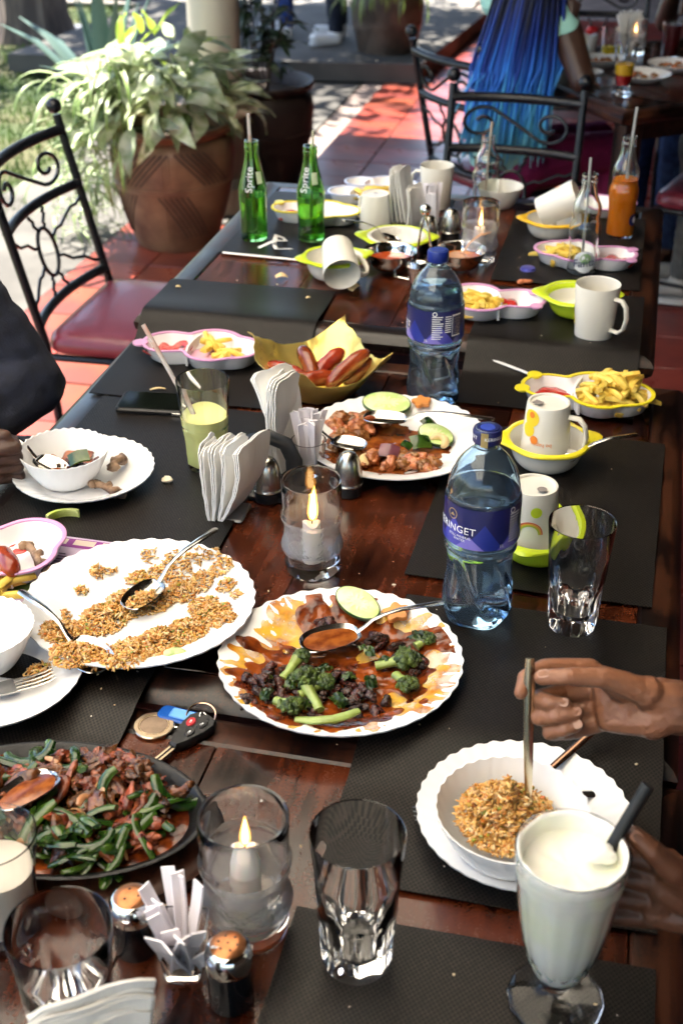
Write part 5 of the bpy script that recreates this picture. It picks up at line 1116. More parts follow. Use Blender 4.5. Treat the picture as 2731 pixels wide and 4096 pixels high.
for r, d, m, lab, fl_ in [(-.432, 2.27, TOM, 'left steel bowl of red tomato sauce', 'red tomato sauce in the left steel bowl'), (-.308, 2.305, CHIL, 'right steel bowl of orange chilli sauce', 'orange chilli sauce in the right steel bowl')]:
    o = obj('steel_bowl', lathe(smooth_prof([(.018, .008), (.03, .010), (.041, .022), (.046, .037), (.048, .041)], 3)+[(.049, .0415), (.0495, .0405)][:1]+smooth_prof([(.047, .0405), (.0445, .036), (.0395, .0225), (.029, .012), (0, .0105)], 3), 44), CHROME, None, T(r, d, ZC+.001), label=lab, cat='bowl', group='steel sauce bowls')
    obj('sauce', lathe([(0, .012), (.034, .0175), (.0395, .0245), (.0385, .0258), (.02, .0262), (0, .0265)], 40), m, None, T(r, d, ZC+.001), label=fl_, cat='sauce')
spoon('wooden-looking spoon in the orange chilli sauce', T(-.312, 2.292, ZC+.032), radians(35), L=.10, pitch=.3, bl=.015, mat=M('spoon_brown', (.45, .25, .15), .4))
obj('tin_cup', lathe([(0, 0), (.016, 0), (.0225, .03), (.0232, .031), (.0215, .03), (.015, .002), (0, .002)], 32), CHROME, None, T(-.372, 2.225, ZC+.004), label='small steel dip cup in front of the sauce stand', cat='cup')
dome_shaker('domed steel shaker beside the far candle jar', -.352, 2.475, ZC+.001, group='domed steel shakers')
dome_shaker('domed steel shaker hidden behind the sauce stand handle', -.392, 2.45, ZC+.001, group='domed steel shakers', H=.055)
mg3 = mug('upright cream mug with a round red print behind the far napkins', -.415, 2.68, ZC+.001, R=.036, H=.088, rz=2.9)
obj('print', wrap(disc(.011), mugr(.036, .088), FR+.1, .055, 0, .0007), CHKO, mg3); obj('print', wrap(disc(.004), mugr(.036, .088), FR-.2, .055, 0, .0010), NAVI, mg3)
q = T(-.46, 2.575, ZC+.003)
napkins([('leftmost folded napkin of the far stack', q+Vector((-.022, 0, 0)), radians(75), 0, .065, .108, .005, .006), ('second folded napkin of the far stack', q+Vector((-.012, 0, 0)), radians(72), -.05, .065, .114, .005, .004), ('third folded napkin of the far stack', q+Vector((-.003, 0, 0)), radians(70), -.1, .065, .112, .005, .002), ('rightmost folded napkin of the far stack', q+Vector((.006, 0, 0)), radians(68), -.15, .065, .108, .005, 0)], 'far stack of napkins')
q = T(-.43, 2.515, ZC+.003)
napkins([('left napkin of the short far stack behind the steel handle', q+Vector((-.008, 0, 0)), radians(60), -.05, .07, .095, .005, -.012), ('right napkin of the short far stack behind the steel handle', q+Vector((.004, 0, 0)), radians(55), -.12, .07, .09, .005, -.008)], 'short far stack of napkins')
packets(10, -.395, 2.53, ZC+.001, .012, 'white sugar packet behind the steel stand handle', 'sugar packets on the far table', 57, .2)
obj('napkin_rest', rbox(.10, .12, .006, .01), BLACKP, None, T(-.435, 2.545, ZC-.004), (0, 0, TZ), label='flat black napkin rest under the far napkins', cat='tray')
kids_dish('blue-rimmed divided dish of fries behind the upturned far mug', -.558, 2.665, ZC+.005, .05, BLUEW, BEAR, (-.04, -.008), (), sc=.85)
fries(20, -.54, 2.66, ZC+.010, .05, .03, .02, 'french fry in the blue-rimmed far dish', 'fries in the blue-rimmed far dish', 61)
kids_dish('blue-rimmed divided dish with sauce at the far end', -.545, 2.745, ZC+.005, .05, BLUEW, BEAR, (-.04, -.008), (), sc=.8)
dollop('ketchup', -.54, 2.745, ZC+.01, .03, .005, M('ketchup_traces', (.55, .12, .06), .3), 'sauce traces in the farthest blue-rimmed dish', 'sauce', 8, 1.4, .6)
bowl('plain white bowl behind the far candle jar', -.285, 2.712, ZC+.001, R=.049, h=.044, n=32, mat=MELA)
eared_bowl('yellow-rimmed melamine bowl with a mug lying in it', -.160, 2.535, ZC+.005, ORNG, R=.058, h=.036, rz=.2)
mg4 = mug('cream mug lying tilted in the yellow-rimmed bowl by the soda', 0, 0, 0, R=.034, H=.08, rot=(radians(8), radians(62), TZ+.15), loc=T(-.185, 2.535, ZC+.050))
obj('print', wrap(rect(.014, .02), mugr(.034, .08), pi-.5, .06, 0, .0007), NAVI, mg4); obj('print', wrap(disc(.006), mugr(.034, .08), pi-.2, .05, 0, .0008), CHKO, mg4)
kids_dish('pink-rimmed divided dish with fries and ketchup behind the clear soda bottle', -.085, 2.383, ZC+.005, pi, PINK, BEAR, (-.02, -.008), [(-.09, .032, .011), (-.09, -.03, .011)], sc=.95)
fries(26, -.125, 2.385, ZC+.009, .045, .03, .016, 'french fry in the pink dish behind the clear soda bottle', 'fries behind the clear soda bottle', 71)
dollop('ketchup', -.03, 2.383, ZC+.010, .030, .008, KETCH, 'ketchup in the pink dish beside the clear soda bottle', 'ketchup', 9)
kids_dish('pink-rimmed divided dish of fries behind the blue-capped water bottle', -.232, 2.105, ZC+.005, pi+.15, PINK, BEAR, (-.02, -.006), [(-.082, .034, .011), (-.082, -.032, .011)])
fries(40, -.248, 2.09, ZC+.009, .046, .036, .024, 'french fry in the pink dish behind the blue-capped bottle', 'fries behind the blue-capped bottle', 73)
dollop('ketchup', -.20, 2.135, ZC+.010, .020, .008, KETCH, 'ketchup in the pink dish behind the blue-capped bottle', 'ketchup', 10)
eared_bowl('empty lime green melamine bowl behind the upright white mug', -.082, 2.135, ZC+.005, LIME, R=.063, h=.036, rz=.1, body=LIME)
obj('inner_liner', lathe(smooth_prof([(.0545, .0352), (.0475, .026), (.0415, .0115), (.033, .0055), (0, .0050)], 3), 40), MELA, bpy.data.objects['handled_bowl.005'])
mg5 = mug('upright cream mug at the right front of the far table', -.047, 2.040, ZC+.005, R=.037, H=.09, rz=-.55)
mr_ = mugr(.037, .09); print_on(mg5, disc(.012), FR-1.05, .03, CHKY); print_on(mg5, disc(.009), FR-1.2, .045, CHKO); print_on(mg5, rect(.012, .002), FR-1.0, .075, NAVI)
kids_dish('pink-rimmed dish half hidden behind the orange soda', -.085, 2.70, ZC+.005, .3, PINK, BEAR, (-.02, -.008), (), sc=.85)
# small litter on the far table
obj('bottle_cap', lathe([(0, 0), (.0135, 0), (.014, .001), (.0125, .0055), (.009, .0062), (0, .0062)], 42, lambda t, a, b: (a*(1+.04*cos(21*t) if a > .0130 else a) if False else a*(1+(.04*cos(21*t) if b < .002 else 0)), b)), M('violet_cap', (.10, .10, .42), .3, metal=.3), None, T(-.184, 2.328, ZC+.004), label='violet crown bottle cap in front of the pink dish', cat='bottle cap')
obj('carrot_scrap', rough_ball(.009, 3, .4, 90, 12, 8, 1.4, .8, .5), M('orange_scrap', (.62, .20, .08), .5), None, T(-.184, 2.262, ZC+.006), label='orange food scrap on the mat behind the lime bowl', cat='food scrap')
CRISP = M('crisp_scrap', (.72, .55, .28), .5)
for lab, r, d, rz, s in [('pale crisp scrap on the bare wood near the far left mat', -.618, 2.19, .3, .016), ('curled crisp scrap in front of the tipped mug bowl', -.478, 2.165, 1.2, .024), ('small crumb at the left of the bent far mat', -.785, 2.10, 0, .006), ('small crumb at the right of the bent far mat', -.545, 2.10, .6, .006), ('yellow crumb behind the far left bottles', -.56, 2.56, .4, .014)]:
    obj('crisp_scrap', sheet(lambda u, v: ((u-.5)*s*1.4, (v-.5)*s*.8*(1-abs(u-.5)), s*.35*sin(pi*u)), 5, 4, .001), CRISP, None, T(r, d, ZC+.004), (.3, .1, rz), label=lab, cat='food scrap')
obj('straw_wrapper', tube([tuple(T(-.76, 2.288, ZC+.006)), tuple(T(-.68, 2.284, ZC+.006)), tuple(T(-.592, 2.28, ZC+.006))], .0035, 8, .5), WRAP_, label='long white straw wrapper on the far table beside the yellow bowl', cat='wrapper')
rb = [(-.70, 2.325), (-.675, 2.35), (-.66, 2.375), (-.668, 2.39), (-.68, 2.38), (-.678, 2.355), (-.665, 2.325), (-.63, 2.31)]
obj('paper_ribbon', tube([tuple(T(a, b, ZC+.008+.008*(i % 3 == 1))) for i, (a, b) in enumerate(rb)], .0045, 8, .25), WRAP_, label='curled white paper ribbon between the green bottles', cat='wrapper')
# small litter on the near tables
for lab, r, d, z, rz, s, m in [('brown scrap on the mat beside the smartphone', -.70, 1.752, ZB+.005, .2, .012, CRISP), ('tiny white paper scrap beside the smartphone', -.645, 1.762, ZB+.005, -.3, .012, PAPER), ('tiny white crumb on the near table beside the beef plate', -.285, .915, ZA+.002, .5, .005, PAPER)]:
    obj('scrap', sheet(lambda u, v: ((u-.5)*s*2, (v-.5)*s*.5*(1-abs(u-.5)), s*.2*sin(pi*u)), 5, 3, .0008), m, None, T(r, d, z), (0, 0, rz), label=lab, cat='food scrap')
# ------------------------------------------------------------------ wrought iron chairs
def chair(label, loc, rz, hw=.19, top=.86, group='wrought iron chairs', seat=True):
    o = thing('iron_chair', label, 'chair', loc, rz, group)
    def B(y, z, bow=1): return Vector((-.2-.10*(z-.43)/.43-bow*.030*(1-(y/hw)**2), y, z))
    for s in (-1, 1):
        obj('back_post', tube([(-.17, s*hw, 0), (-.19, s*hw, .25), B(s*hw, .43), B(s*hw, .65), B(s*hw, top-.02)], .0105, 10), IRON, o)
        obj('finial', mv(ball(.019, 18, 12), *B(s*hw, top)), IRON, o)
        obj('front_leg', tube([(.19, s*hw*.95, 0), (.185, s*hw*.95, .2), (.18, s*hw*.95, .41)], .0105, 10), IRON, o)
        obj('side_rail', tube([(-.195, s*hw, .40), (.18, s*hw*.95, .40)], .009, 8), IRON, o)
        obj('side_stretcher', tube([(-.185, s*hw, .17), (.187, s*hw*.95, .17)], .007, 8), IRON, o)
    obj('front_rail', tube([(.18, -hw*.95, .40), (.18, hw*.95, .40)], .009, 8), IRON, o)
    for z, rd in ((top-.055, .013), (top-.185, .012), (top-.40, .012)):
        obj('back_rail', tube([B(hw*k/5, z) for k in range(-5, 6)], rd, 10), IRON, o)
    # scrolls between the two upper rails
    zc_, h = top-.12, .058
    def spiral(c, R, a0, turns, sgn, n=26):
        return [B(c[0]+R*(1-.75*i/n)*cos(a0+sgn*turns*2*pi*i/n)*1.35, c[1]+R*(1-.75*i/n)*sin(a0+sgn*turns*2*pi*i/n)) for i in range(n+1)]
    y0 = hw*.53
    up = spiral((y0, zc_), .042, -pi/2-.5, 1.25, 1); dn = spiral((-y0, zc_), .042, pi/2-.5, 1.25, 1)
    obj('scroll', tube(up, .0052, 7), IRON, o); obj('scroll', tube(dn, .0052, 7), IRON, o)
    obj('scroll_link', tube([dn[0], B(0, zc_), up[0]], .0052, 7), IRON, o)
    # sunburst between the lower rails
    zs, a, b = top-.295, .042, .056
    obj('sun_ring', tube([B(a*cos(2*pi*i/24), zs+b*sin(2*pi*i/24)) for i in range(25)], .005, 7), IRON, o)
    for k in range(8):
        t = 2*pi*(k+.5)/8; ey, ez = cos(t), sin(t)
        q = min((hw-.004)/abs(ey) if abs(ey) > .05 else 9, .096/abs(ez) if abs(ez) > .05 else 9)
        pts = [B((a+(q-a)*i/6)*ey + .006*sin(i*2.1)*ez, zs+((b+(q-b)*i/6) if q > b else b+.001*i)*ez + .006*sin(i*2.1)*ey) for i in range(7)]
        obj('sun_ray', tube(pts, .0042, 7), IRON, o)
    if seat:
        st_ = mv(loft([[(x, y, z) for x, y in rrect(.40*k, (2*hw+.01)*k, .05, 5)] for k, z in ((.97, 0), (1, .006), (1, .02), (.98, .034), (.93, .044), (.8, .050), (.5, .053))]), -.005, 0, .41)
        obj('seat_cushion', st_, MAROON, o, ang=70)
    return o
chair('black iron chair with maroon seat at the left of the far table', T(-1.095, 2.775, 0), TZ, .20, .875)
chair('black iron chair at the head of the far table', T(-.358, 3.27, 0), TZ-pi/2-.05, .175, .865)
chair('black iron chair of the blue-haired diner', Vector((.56, 4.235, 0)), radians(33.5), .17, .865)
chair('iron chair with maroon seat cut off at the right edge', Vector((1.21, 3.98, 0)), radians(150), .19, .86)
chair('iron chair behind the far right table', Vector((1.0, 5.35, 0)), radians(-100), .19, .86)
# ------------------------------------------------------------------ clay pots with plants
CLAY = M('brown_clay', (.21, .12, .068), .40, col2=(.10, .05, .03), vs=7, bump=.3, bs=40, det=8, rrough=.12)
CLAYD = M('dark_clay', (.035, .022, .018), .55, var=.4, vs=6, bump=.25, bs=40); SOIL = M('potting_soil', (.03, .02, .012), .95, bump=1, bs=90)
def pot(o, R, H, mat, carve=True):
    pr = [(R*.62, 0), (R*.66, .01), (R*.80, H*.25), (R*.93, H*.5), (R*.945, H*.53), (R*.96, H*.535), (R*.965, H*.56), (R*.95, H*.565), (R*.985, H*.75), (R*.95, H*.86), (R*.87, H*.9), (R*.9, H*.915), (R*.97, H*.94), (R*1.0, H*.97), (R*.98, H), (R*.9, H*.99), (R*.84, H*.93), (R*.82, H*.86)]
    obj('pot', lathe([(0, 0)]+pr+[(0, H*.86)], 64), mat, o, ang=40); obj('soil', lathe([(0, H*.88), (R*.83, H*.875)], 32), SOIL, o)
    rf = interp([p for p in pr if p[1] <= H*.9])
    if carve:
        for sgn, th0, z0, z1 in ((1, -2.0, .58, .84), (-1, -1.25, .14, .5), (-1, -.95, .58, .84), (1, -2.6, .14, .5)):
            ln = []
            for k in range(6):
                pts = []
                for i in range(9):
                    t = i/8; z = H*(z0+(z1-z0)*t); th = th0+sgn*(k*.095-.25) + sgn*.5*(t-.5)*(1 if k % 1 == 0 else 1)
                    a = rf(z)+.0005; pts.append((a*cos(th), a*sin(th), z))
                ln.append(tube(pts, .0036, 5))
            obj('carved_band', join(*ln), M('carving_shade_clay', (.05, .028, .02), .6) if mat.name.startswith('brown') else mat, o)  # shade of the carved lines is put into a darker clay colour
        for th in (-1.62, -1.57, -1.52):
            obj('carved_line', tube([((rf(H*t)+.0005)*cos(th), (rf(H*t)+.0005)*sin(th), H*t) for t in [.1+.08*i for i in range(10)]], .003, 5), mat, o)
def leaf_vf(L, w, droop, fold=.25, n=9):
    v, f = [], []
    for i in range(n):
        t = i/(n-1); hw_ = w*.5*(sin(pi*t**.75)**.85) if 0 < t < 1 else .0006
        x = L*t; z = droop*L*(.9*t-1.5*t*t)
        for s in (-1, -.5, 0, .5, 1): v.append((x, s*hw_+.0, z+abs(s)*hw_*fold+.004*sin(t*9+s*2)*(abs(s))))
    for i in range(n-1):
        for j in range(4): a = i*5+j; f.append((a, a+5, a+6, a+1))
    return v, f
BLEAF = M('broad_leaf', (.24, .31, .14), .34, rnd=.5, col2=(.52, .56, .40), vs=22, translucent=.35)
YLEAF = M('young_leaf', (.34, .46, .05), .4, rnd=.2, translucent=.45)
BL = shared('broad_leaf', [leaf_vf(.17, .060, .35), leaf_vf(.14, .056, .6), leaf_vf(.18, .052, .15), leaf_vf(.12, .05, .8)], BLEAF, ang=180)
YL = shared('young_leaf', [leaf_vf(.13, .035, .1)], YLEAF, ang=180)
def stripe_mat():
    m = bpy.data.materials.new('striped_leaf'); m.use_nodes = True; nt = m.node_tree; N = nt.nodes; L = nt.links; b = N['Principled BSDF']
    t = N.new('ShaderNodeTexCoord'); sp = N.new('ShaderNodeSeparateXYZ'); L.new(t.outputs['Generated'], sp.inputs[0])
    rp = N.new('ShaderNodeValToRGB'); L.new(sp.outputs[1], rp.inputs[0]); e = rp.color_ramp.elements
    e[0].position = .2; e[0].color = (.50, .55, .34, 1); e[1].position = .8; e[1].color = (.50, .55, .34, 1)
    for p_, c in ((.32, (.16, .26, .06, 1)), (.5, (.20, .30, .08, 1)), (.68, (.16, .26, .06, 1))): q = e.new(p_); q.color = c
    oi = N.new('ShaderNodeObjectInfo'); mr = N.new('ShaderNodeMapRange'); L.new(oi.outputs['Random'], mr.inputs[0]); mr.inputs[3].default_value = .6; mr.inputs[4].default_value = 1.3
    hs = N.new('ShaderNodeHueSaturation'); L.new(rp.outputs[0], hs.inputs['Color']); L.new(mr.outputs[0], hs.inputs['Value']); L.new(hs.outputs[0], b.inputs['Base Color'])
    b.inputs['Roughness'].default_value = .4
    tl = N.new('ShaderNodeBsdfTranslucent'); L.new(hs.outputs[0], tl.inputs[0]); mx = N.new('ShaderNodeMixShader'); mx.inputs[0].default_value = .35
    L.new(b.outputs[0], mx.inputs[1]); L.new(tl.outputs[0], mx.inputs[2]); L.new(mx.outputs[0], N['Material Output'].inputs[0]); return m
SLEAF = stripe_mat()
def strap_vf(L, w, rise, n=12):
    v, f = [], []
    for i in range(n):
        t = i/(n-1); a = rise-2.5*t*t; hw_ = w*.5*(1-t**3)*(.5+.5*min(1, t*5))
        if i == 0: x = z = 0
        else: x += L/(n-1)*cos(a); z += L/(n-1)*sin(a)
        for s in (-1, 0, 1): v.append((x, s*hw_+.0002*s, z+abs(s)*hw_*.35))
    for i in range(n-1):
        for j in range(2): a = i*3+j; f.append((a, a+3, a+4, a+1))
    return v, f
SL = shared('strap_leaf', [strap_vf(.30, .016, .9), strap_vf(.36, .018, .6), strap_vf(.26, .015, .3), strap_vf(.40, .02, .75)], SLEAF, ang=180)
pc = Vector((-.62, 4.80, 0))
o = thing('potted_plant', 'carved brown clay pot with pale broad leaves and trailing striped leaves', 'potted plant', pc, 0)
pot(o, .232, .455, CLAY)
rg = random.Random(12)
for k in range(210):
    a = rg.random()*2*pi; q = rg.random(); b = rg.uniform(.1, 1.15); R = .13+.13*q
    z = .50+.24*sin(b)*rg.uniform(.6, 1.15) - .06*q; x, y = R*cos(b)*cos(a)*1.25-.03, R*cos(b)*sin(a)*1.15
    obj('leaf', BL[k % 4], BLEAF, o, (x, y, z), (rg.gauss(0, .45), rg.gauss(.15, .4)-.25*(b-.6), a+rg.gauss(0, .5)), scale=rg.uniform(.75, 1.2))
for k in range(9): obj('young_leaf', YL[0], YLEAF, o, (rg.uniform(-.2, .12), rg.uniform(-.1, .1), rg.uniform(.62, .75)), (rg.gauss(0, .4), -rg.uniform(.5, 1.1), rg.random()*6.3), scale=rg.uniform(.7, 1.1))
for k in range(46):
    a = rg.random()*2*pi; obj('stem', tube([(.05*cos(a), .05*sin(a), .40), (.10*cos(a), .10*sin(a), .5), (.16*cos(a), .16*sin(a), .58)], .0025, 5), M('leaf_stem', (.10, .16, .04), .5), o)
def straps(o, n, base, spread, a_lo, a_hi, seed, sc=(.7, 1.2), tilt=.2):
    rg = random.Random(seed)
    for k in range(n):
        a = rg.uniform(a_lo, a_hi); obj('strap_leaf', SL[rg.randrange(4)], SLEAF, o, (base[0]+rg.gauss(0, spread), base[1]+rg.gauss(0, spread), base[2]+rg.gauss(0, spread*.7)), (0, rg.gauss(.1, tilt), a), scale=rg.uniform(*sc))
straps(o, 90, (-.17, -.05, .53), .05, 1.9, 5.2, 1)
straps(o, 60, (-.22, -.14, .38), .06, 2.6, 5.2, 2, (.5, .9), .3)
o = thing('ground_plant', 'small striped trailing plant on the ground left of the carved pot', 'plant', Vector((-.93, 4.86, 0)), 0)
straps(o, 70, (0, 0, .20), .05, 0, 6.28, 3, (.45, .8)); straps(o, 40, (-.05, .05, .06), .06, 0, 6.28, 4, (.4, .7)); straps(o, 30, (.06, -.04, .34), .04, 0, 6.28, 9, (.4, .7))
o = thing('potted_plant', 'black clay pot with a thin dark shrub behind the pillar', 'potted plant', Vector((-.325, 5.52, 0)), 0)
pot(o, .215, .44, CLAYD, False)
DL = M('dark_leaf', (.025, .045, .02), .4, rnd=.5, translucent=.2); DLs = shared('dark_leaf', [leaf_vf(.09, .03, .5), leaf_vf(.12, .035, .3)], DL, ang=180)
rg = random.Random(31)
for k in range(9):
    a = rg.random()*6.28; tp = (rg.uniform(.1, .25)*cos(a), rg.uniform(.1, .25)*sin(a), rg.uniform(.62, 1.0))
    obj('twig', tube([(.02*cos(a), .02*sin(a), .38), (tp[0]*.5, tp[1]*.5, .4+(tp[2]-.4)*.6), tp], [.005, .004, .002], 6), M('twig_bark', (.06, .04, .03), .8), o)
    for j in range(14): t = rg.uniform(.35, 1.02); obj('leaf', DLs[j % 2], DL, o, (tp[0]*t*.9, tp[1]*t*.9, .4+(tp[2]-.4)*t), (rg.gauss(0, .5), rg.gauss(.2, .5), rg.random()*6.28), scale=rg.uniform(.7, 1.2))
o = thing('potted_plant', 'greyish clay pot with hanging strap leaves at the top', 'potted plant', Vector((.262, 7.86, 0)), 0)
pot(o, .212, .47, M('grey_brown_clay', (.11, .08, .06), .5, var=.5, vs=6, bump=.3, bs=40), True)
straps(o, 90, (-.05, 0, .50), .09, 1.6, 5.2, 6, (.9, 1.4)); straps(o, 30, (.1, 0, .52), .07, -1.5, 1.5, 7, (.8, 1.2))
o = thing('agave', 'blue-green upright agave behind the broad-leaved plant', 'plant', Vector((-1.15, 6.6, -.02)), 0)
AG = M('agave_leaf', (.09, .15, .12), .5, rnd=.25)
AGV = shared('agave_leaf', [tube([(0, 0, 0), (.06, 0, .2), (.13, 0, .42), (.2, 0, .62)], [.03, .04, .03, .003], 8, .25, (0, 0, 1)), tube([(0, 0, 0), (.12, 0, .16), (.28, 0, .30), (.42, 0, .36)], [.03, .042, .03, .003], 8, .25, (0, 0, 1))], AG)
for k in range(18): obj('leaf', AGV[k % 2], AG, o, (0, 0, .02), (0, rg.uniform(-.15, .15), k*2.4), scale=rg.uniform(.9, 1.25))
# ------------------------------------------------------------------ tree on the lawn, hedge beyond
BARK = M('tree_bark', (.17, .13, .10), .95, col2=(.08, .06, .05), vs=14, bump=1, bs=30, stretch=(1, 1, .25))
CROWN = M('tree_leaves', (.06, .10, .025), .6, isl=.4, translucent=.3)
def tree(label, loc, R, H, crown_r, seed, n=2600, cz=None):
    rg = random.Random(seed); o = thing('tree', label, 'tree', loc, 0)
    obj('trunk', lathe([(R*1.5, -.05), (R*1.15, .15), (R, .6), (R*.9, H*.6), (R*.6, H)], 24, lambda t, a, b: (a*(1+.08*sin(5*t+b*2)+.05*sin(11*t)), b)), BARK, o)
    for k in range(7):
        a = k*.9+rg.random(); obj('limb', tube([(0, 0, H*.75), (crown_r*.3*cos(a), crown_r*.3*sin(a), H*1.0), (crown_r*.75*cos(a), crown_r*.75*sin(a), H*1.2)], [R*.4, R*.28, R*.08], 8), BARK, o)
    cl = [(rg.gauss(0, .5)*crown_r, rg.gauss(0, .5)*crown_r, (cz or H*1.25)+rg.gauss(0, .22)*crown_r, rg.uniform(.25, .45)*crown_r) for _ in range(16)]
    v, f = [], []
    for k in range(n):
        c = rg.choice(cl); p = Vector((rg.gauss(0, 1), rg.gauss(0, 1), rg.gauss(0, 1))).normalized()*c[3]*rg.random()**.4+Vector(c[:3])
        s = rg.uniform(.05, .11); ax = Vector((rg.gauss(0, 1), rg.gauss(0, 1), rg.gauss(0, .5))).normalized(); b = ax.orthogonal().normalized()
        i = len(v); v += [p-ax*s, p+b*s*.4, p+ax*s, p-b*s*.4]; f.append((i, i+1, i+2, i+3))
    obj('crown', (v, f), CROWN, o, kind='stuff', smooth=False)
tree('thick grey-brown tree trunk on the lawn at the top left', Vector((-2.0, 8.9, -.03)), .19, 3.4, 1.9, 5, 3600)
tree('leafy tree added for shade on the lawn left of the veranda, beyond the frame', Vector((-4.2, 6.6, -.03)), .16, 3.4, 1.7, 8, 3000)  # unseen tree added so its crown shades the lawn and path
tree('leafy tree added for shade beside the path, its crown above the frame', Vector((-1.6, 10.3, -.03)), .15, 3.4, 1.8, 9, 3400)  # added tree, its unseen crown there to dapple the path
hv, hf = [], []
for k in range(5000):
    p = Vector((-9+8.0*rg.random(), 11.2+rg.random()*.8, rg.random()*1.0)); s = rg.uniform(.04, .08); ax = Vector((rg.gauss(0, 1), rg.gauss(0, 1), rg.gauss(0, 1))).normalized(); b = ax.orthogonal().normalized()
    i = len(hv); hv += [p-ax*s, p+b*s*.5, p+ax*s, p-b*s*.5]; hf.append((i, i+1, i+2, i+3))
hd = thing('hedge', 'dark clipped hedge across the back of the lawn', 'hedge', (0, 0, 0)); obj('foliage', (hv, hf), CROWN, hd, kind='stuff', smooth=False)
# ------------------------------------------------------------------ second table at the far right with its meal
C2 = Vector((.985, 4.20, 0))
table('dark wooden table of the blue-haired diner at the far right', -.425, .425, -.425, .425, .75, loc=C2, rz=radians(24), planks=4)
def at2(x, y, z=.751): return Vector((x, y, z))
def rd(p): return p[0]*cos(TA)-p[1]*sin(TA), p[0]*sin(TA)+p[1]*cos(TA)
ck = thing('cocktail_glass', 'tall glass of layered yellow and red cocktail on the far right table', 'glass', at2(.81, 3.87), 0)
obj('glass', lathe([(0, 0), (.028, 0), (.029, .006), (.019, .012), (.021, .03), (.03, .09), (.032, .145), (.0305, .145), (.0285, .09), (.019, .03), (0, .02)], 36), GLASS, ck)
obj('red_layer', lathe([(0, .0202), (.0185, .03), (.0235, .058), (0, .058)], 32), M('red_drink', (.35, .012, .015), .2), ck); obj('yellow_layer', lathe([(0, .0585), (.0237, .0585), (.0278, .088), (0, .0885)], 32), M('yellow_drink', (.75, .45, .02), .2), ck)
def simple_glass(label, p, r, h, liq, lev):
    g_ = thing('drinking_glass', label, 'glass', p, 0); obj('glass', lathe([(0, 0), (r*.85, 0), (r, h), (r-.0015, h), (r*.82, .006), (0, .005)], 32), GLASS, g_)
    obj('drink', lathe([(0, .0055), (r*.82, .0065), (r*.82+(r*.15)*lev/h, lev), (0, lev)], 28), liq, g_); return g_
simple_glass('glass of bright yellow juice on the far right table', at2(.855, 4.36), .026, .10, M('yellow_juice', (.80, .60, .02), .25), .042)
simple_glass('glass of dark red drink at the top right edge', at2(1.06, 4.40), .03, .11, M('dark_red_drink', (.08, .008, .01), .2), .1)
r_, d_ = rd((.953, 4.445)); candle_jar('glass candle jar on the far right table', 'lit candle on the far right table', r_, d_, .751, .11, .05, .0105, .03)
for lab, x, y, R in [('oval-looking white plate of leftovers nearest on the far right table', .905, 4.06, .085), ('white plate of leftovers at the right edge of the far right table', 1.03, 4.20, .08), ('small white plate beside the blue-haired diner', .74, 4.085, .05), ('dark-topped plate behind the cocktail glass', .82, 4.28, .07)]:
    r_, d_ = rd((x, y)); plate(lab, r_, d_, .751, R=R, group='plates on the far right table')
    put(CHKN, 'leftover_scrap', 14, r_, d_, .762, R*.55, R*.55, .008, 'leftover scrap on a plate of the far right table', 'food scrap', 'leftovers on the far right table', int(x*1000), (.5, .9), CHICK)
r_, d_ = rd((.735, 4.37)); napkins([('left white napkin beside the blue-haired diner', T(r_, d_, .752), .3, .05, .075, .085, .006, .004), ('right white napkin beside the blue-haired diner', T(r_+.02, d_+.012, .752), .2, -.05, .075, .08, .006, .004)], 'napkins on the far right table')
napkins([('white folded napkin standing behind the far right candle', at2(1.0, 4.66), .3, -.5, .10, .10, .004, .01)], 'napkins on the far right table')
o = thing('paper_cup', 'white cup with red lid on the far right table', 'cup', at2(.815, 4.49), 0); obj('cup', lathe([(0, 0), (.02, 0), (.028, .055), (.0265, .055), (.0185, .002), (0, .002)], 28), WHITE, o); obj('lid', mv(rough_ball(.02, 3, .2, 40), .006, 0, .068), M('red_plastic', (.5, .01, .012), .4), o)
for k in range(7): straw('white straw in the straw glass on the far right table', at2(.905+.004*(k % 3), 4.42+.003*k, .76), at2(.895+.012*k, 4.43+.003*k, .885+.004*(k % 2)), M('white_straw', (.72, .70, .66), .5), .004, 'straws in the straw glass')
sgl = thing('straw_glass', 'glass full of straws on the far right table', 'glass', at2(.915, 4.43), 0); obj('glass', lathe([(0, 0), (.022, 0), (.027, .075), (.0255, .075), (.0205, .006), (0, .005)], 28), GLASS, sgl)
obj('knife', join(tube([(0, 0, 0), (.04, 0, .001), (.085, 0, .001)], [.003, .0055, .004], 8, .3, (0, 0, 1)), tube([(.085, 0, .001), (.13, 0, .001), (.17, 0, 0)], [.0045, .0065, .002], 8, .15, (0, 0, 1))), CHROME, None, at2(.82, 3.87), (0, 0, radians(-38)), label='table knife beside the layered cocktail', cat='knife')
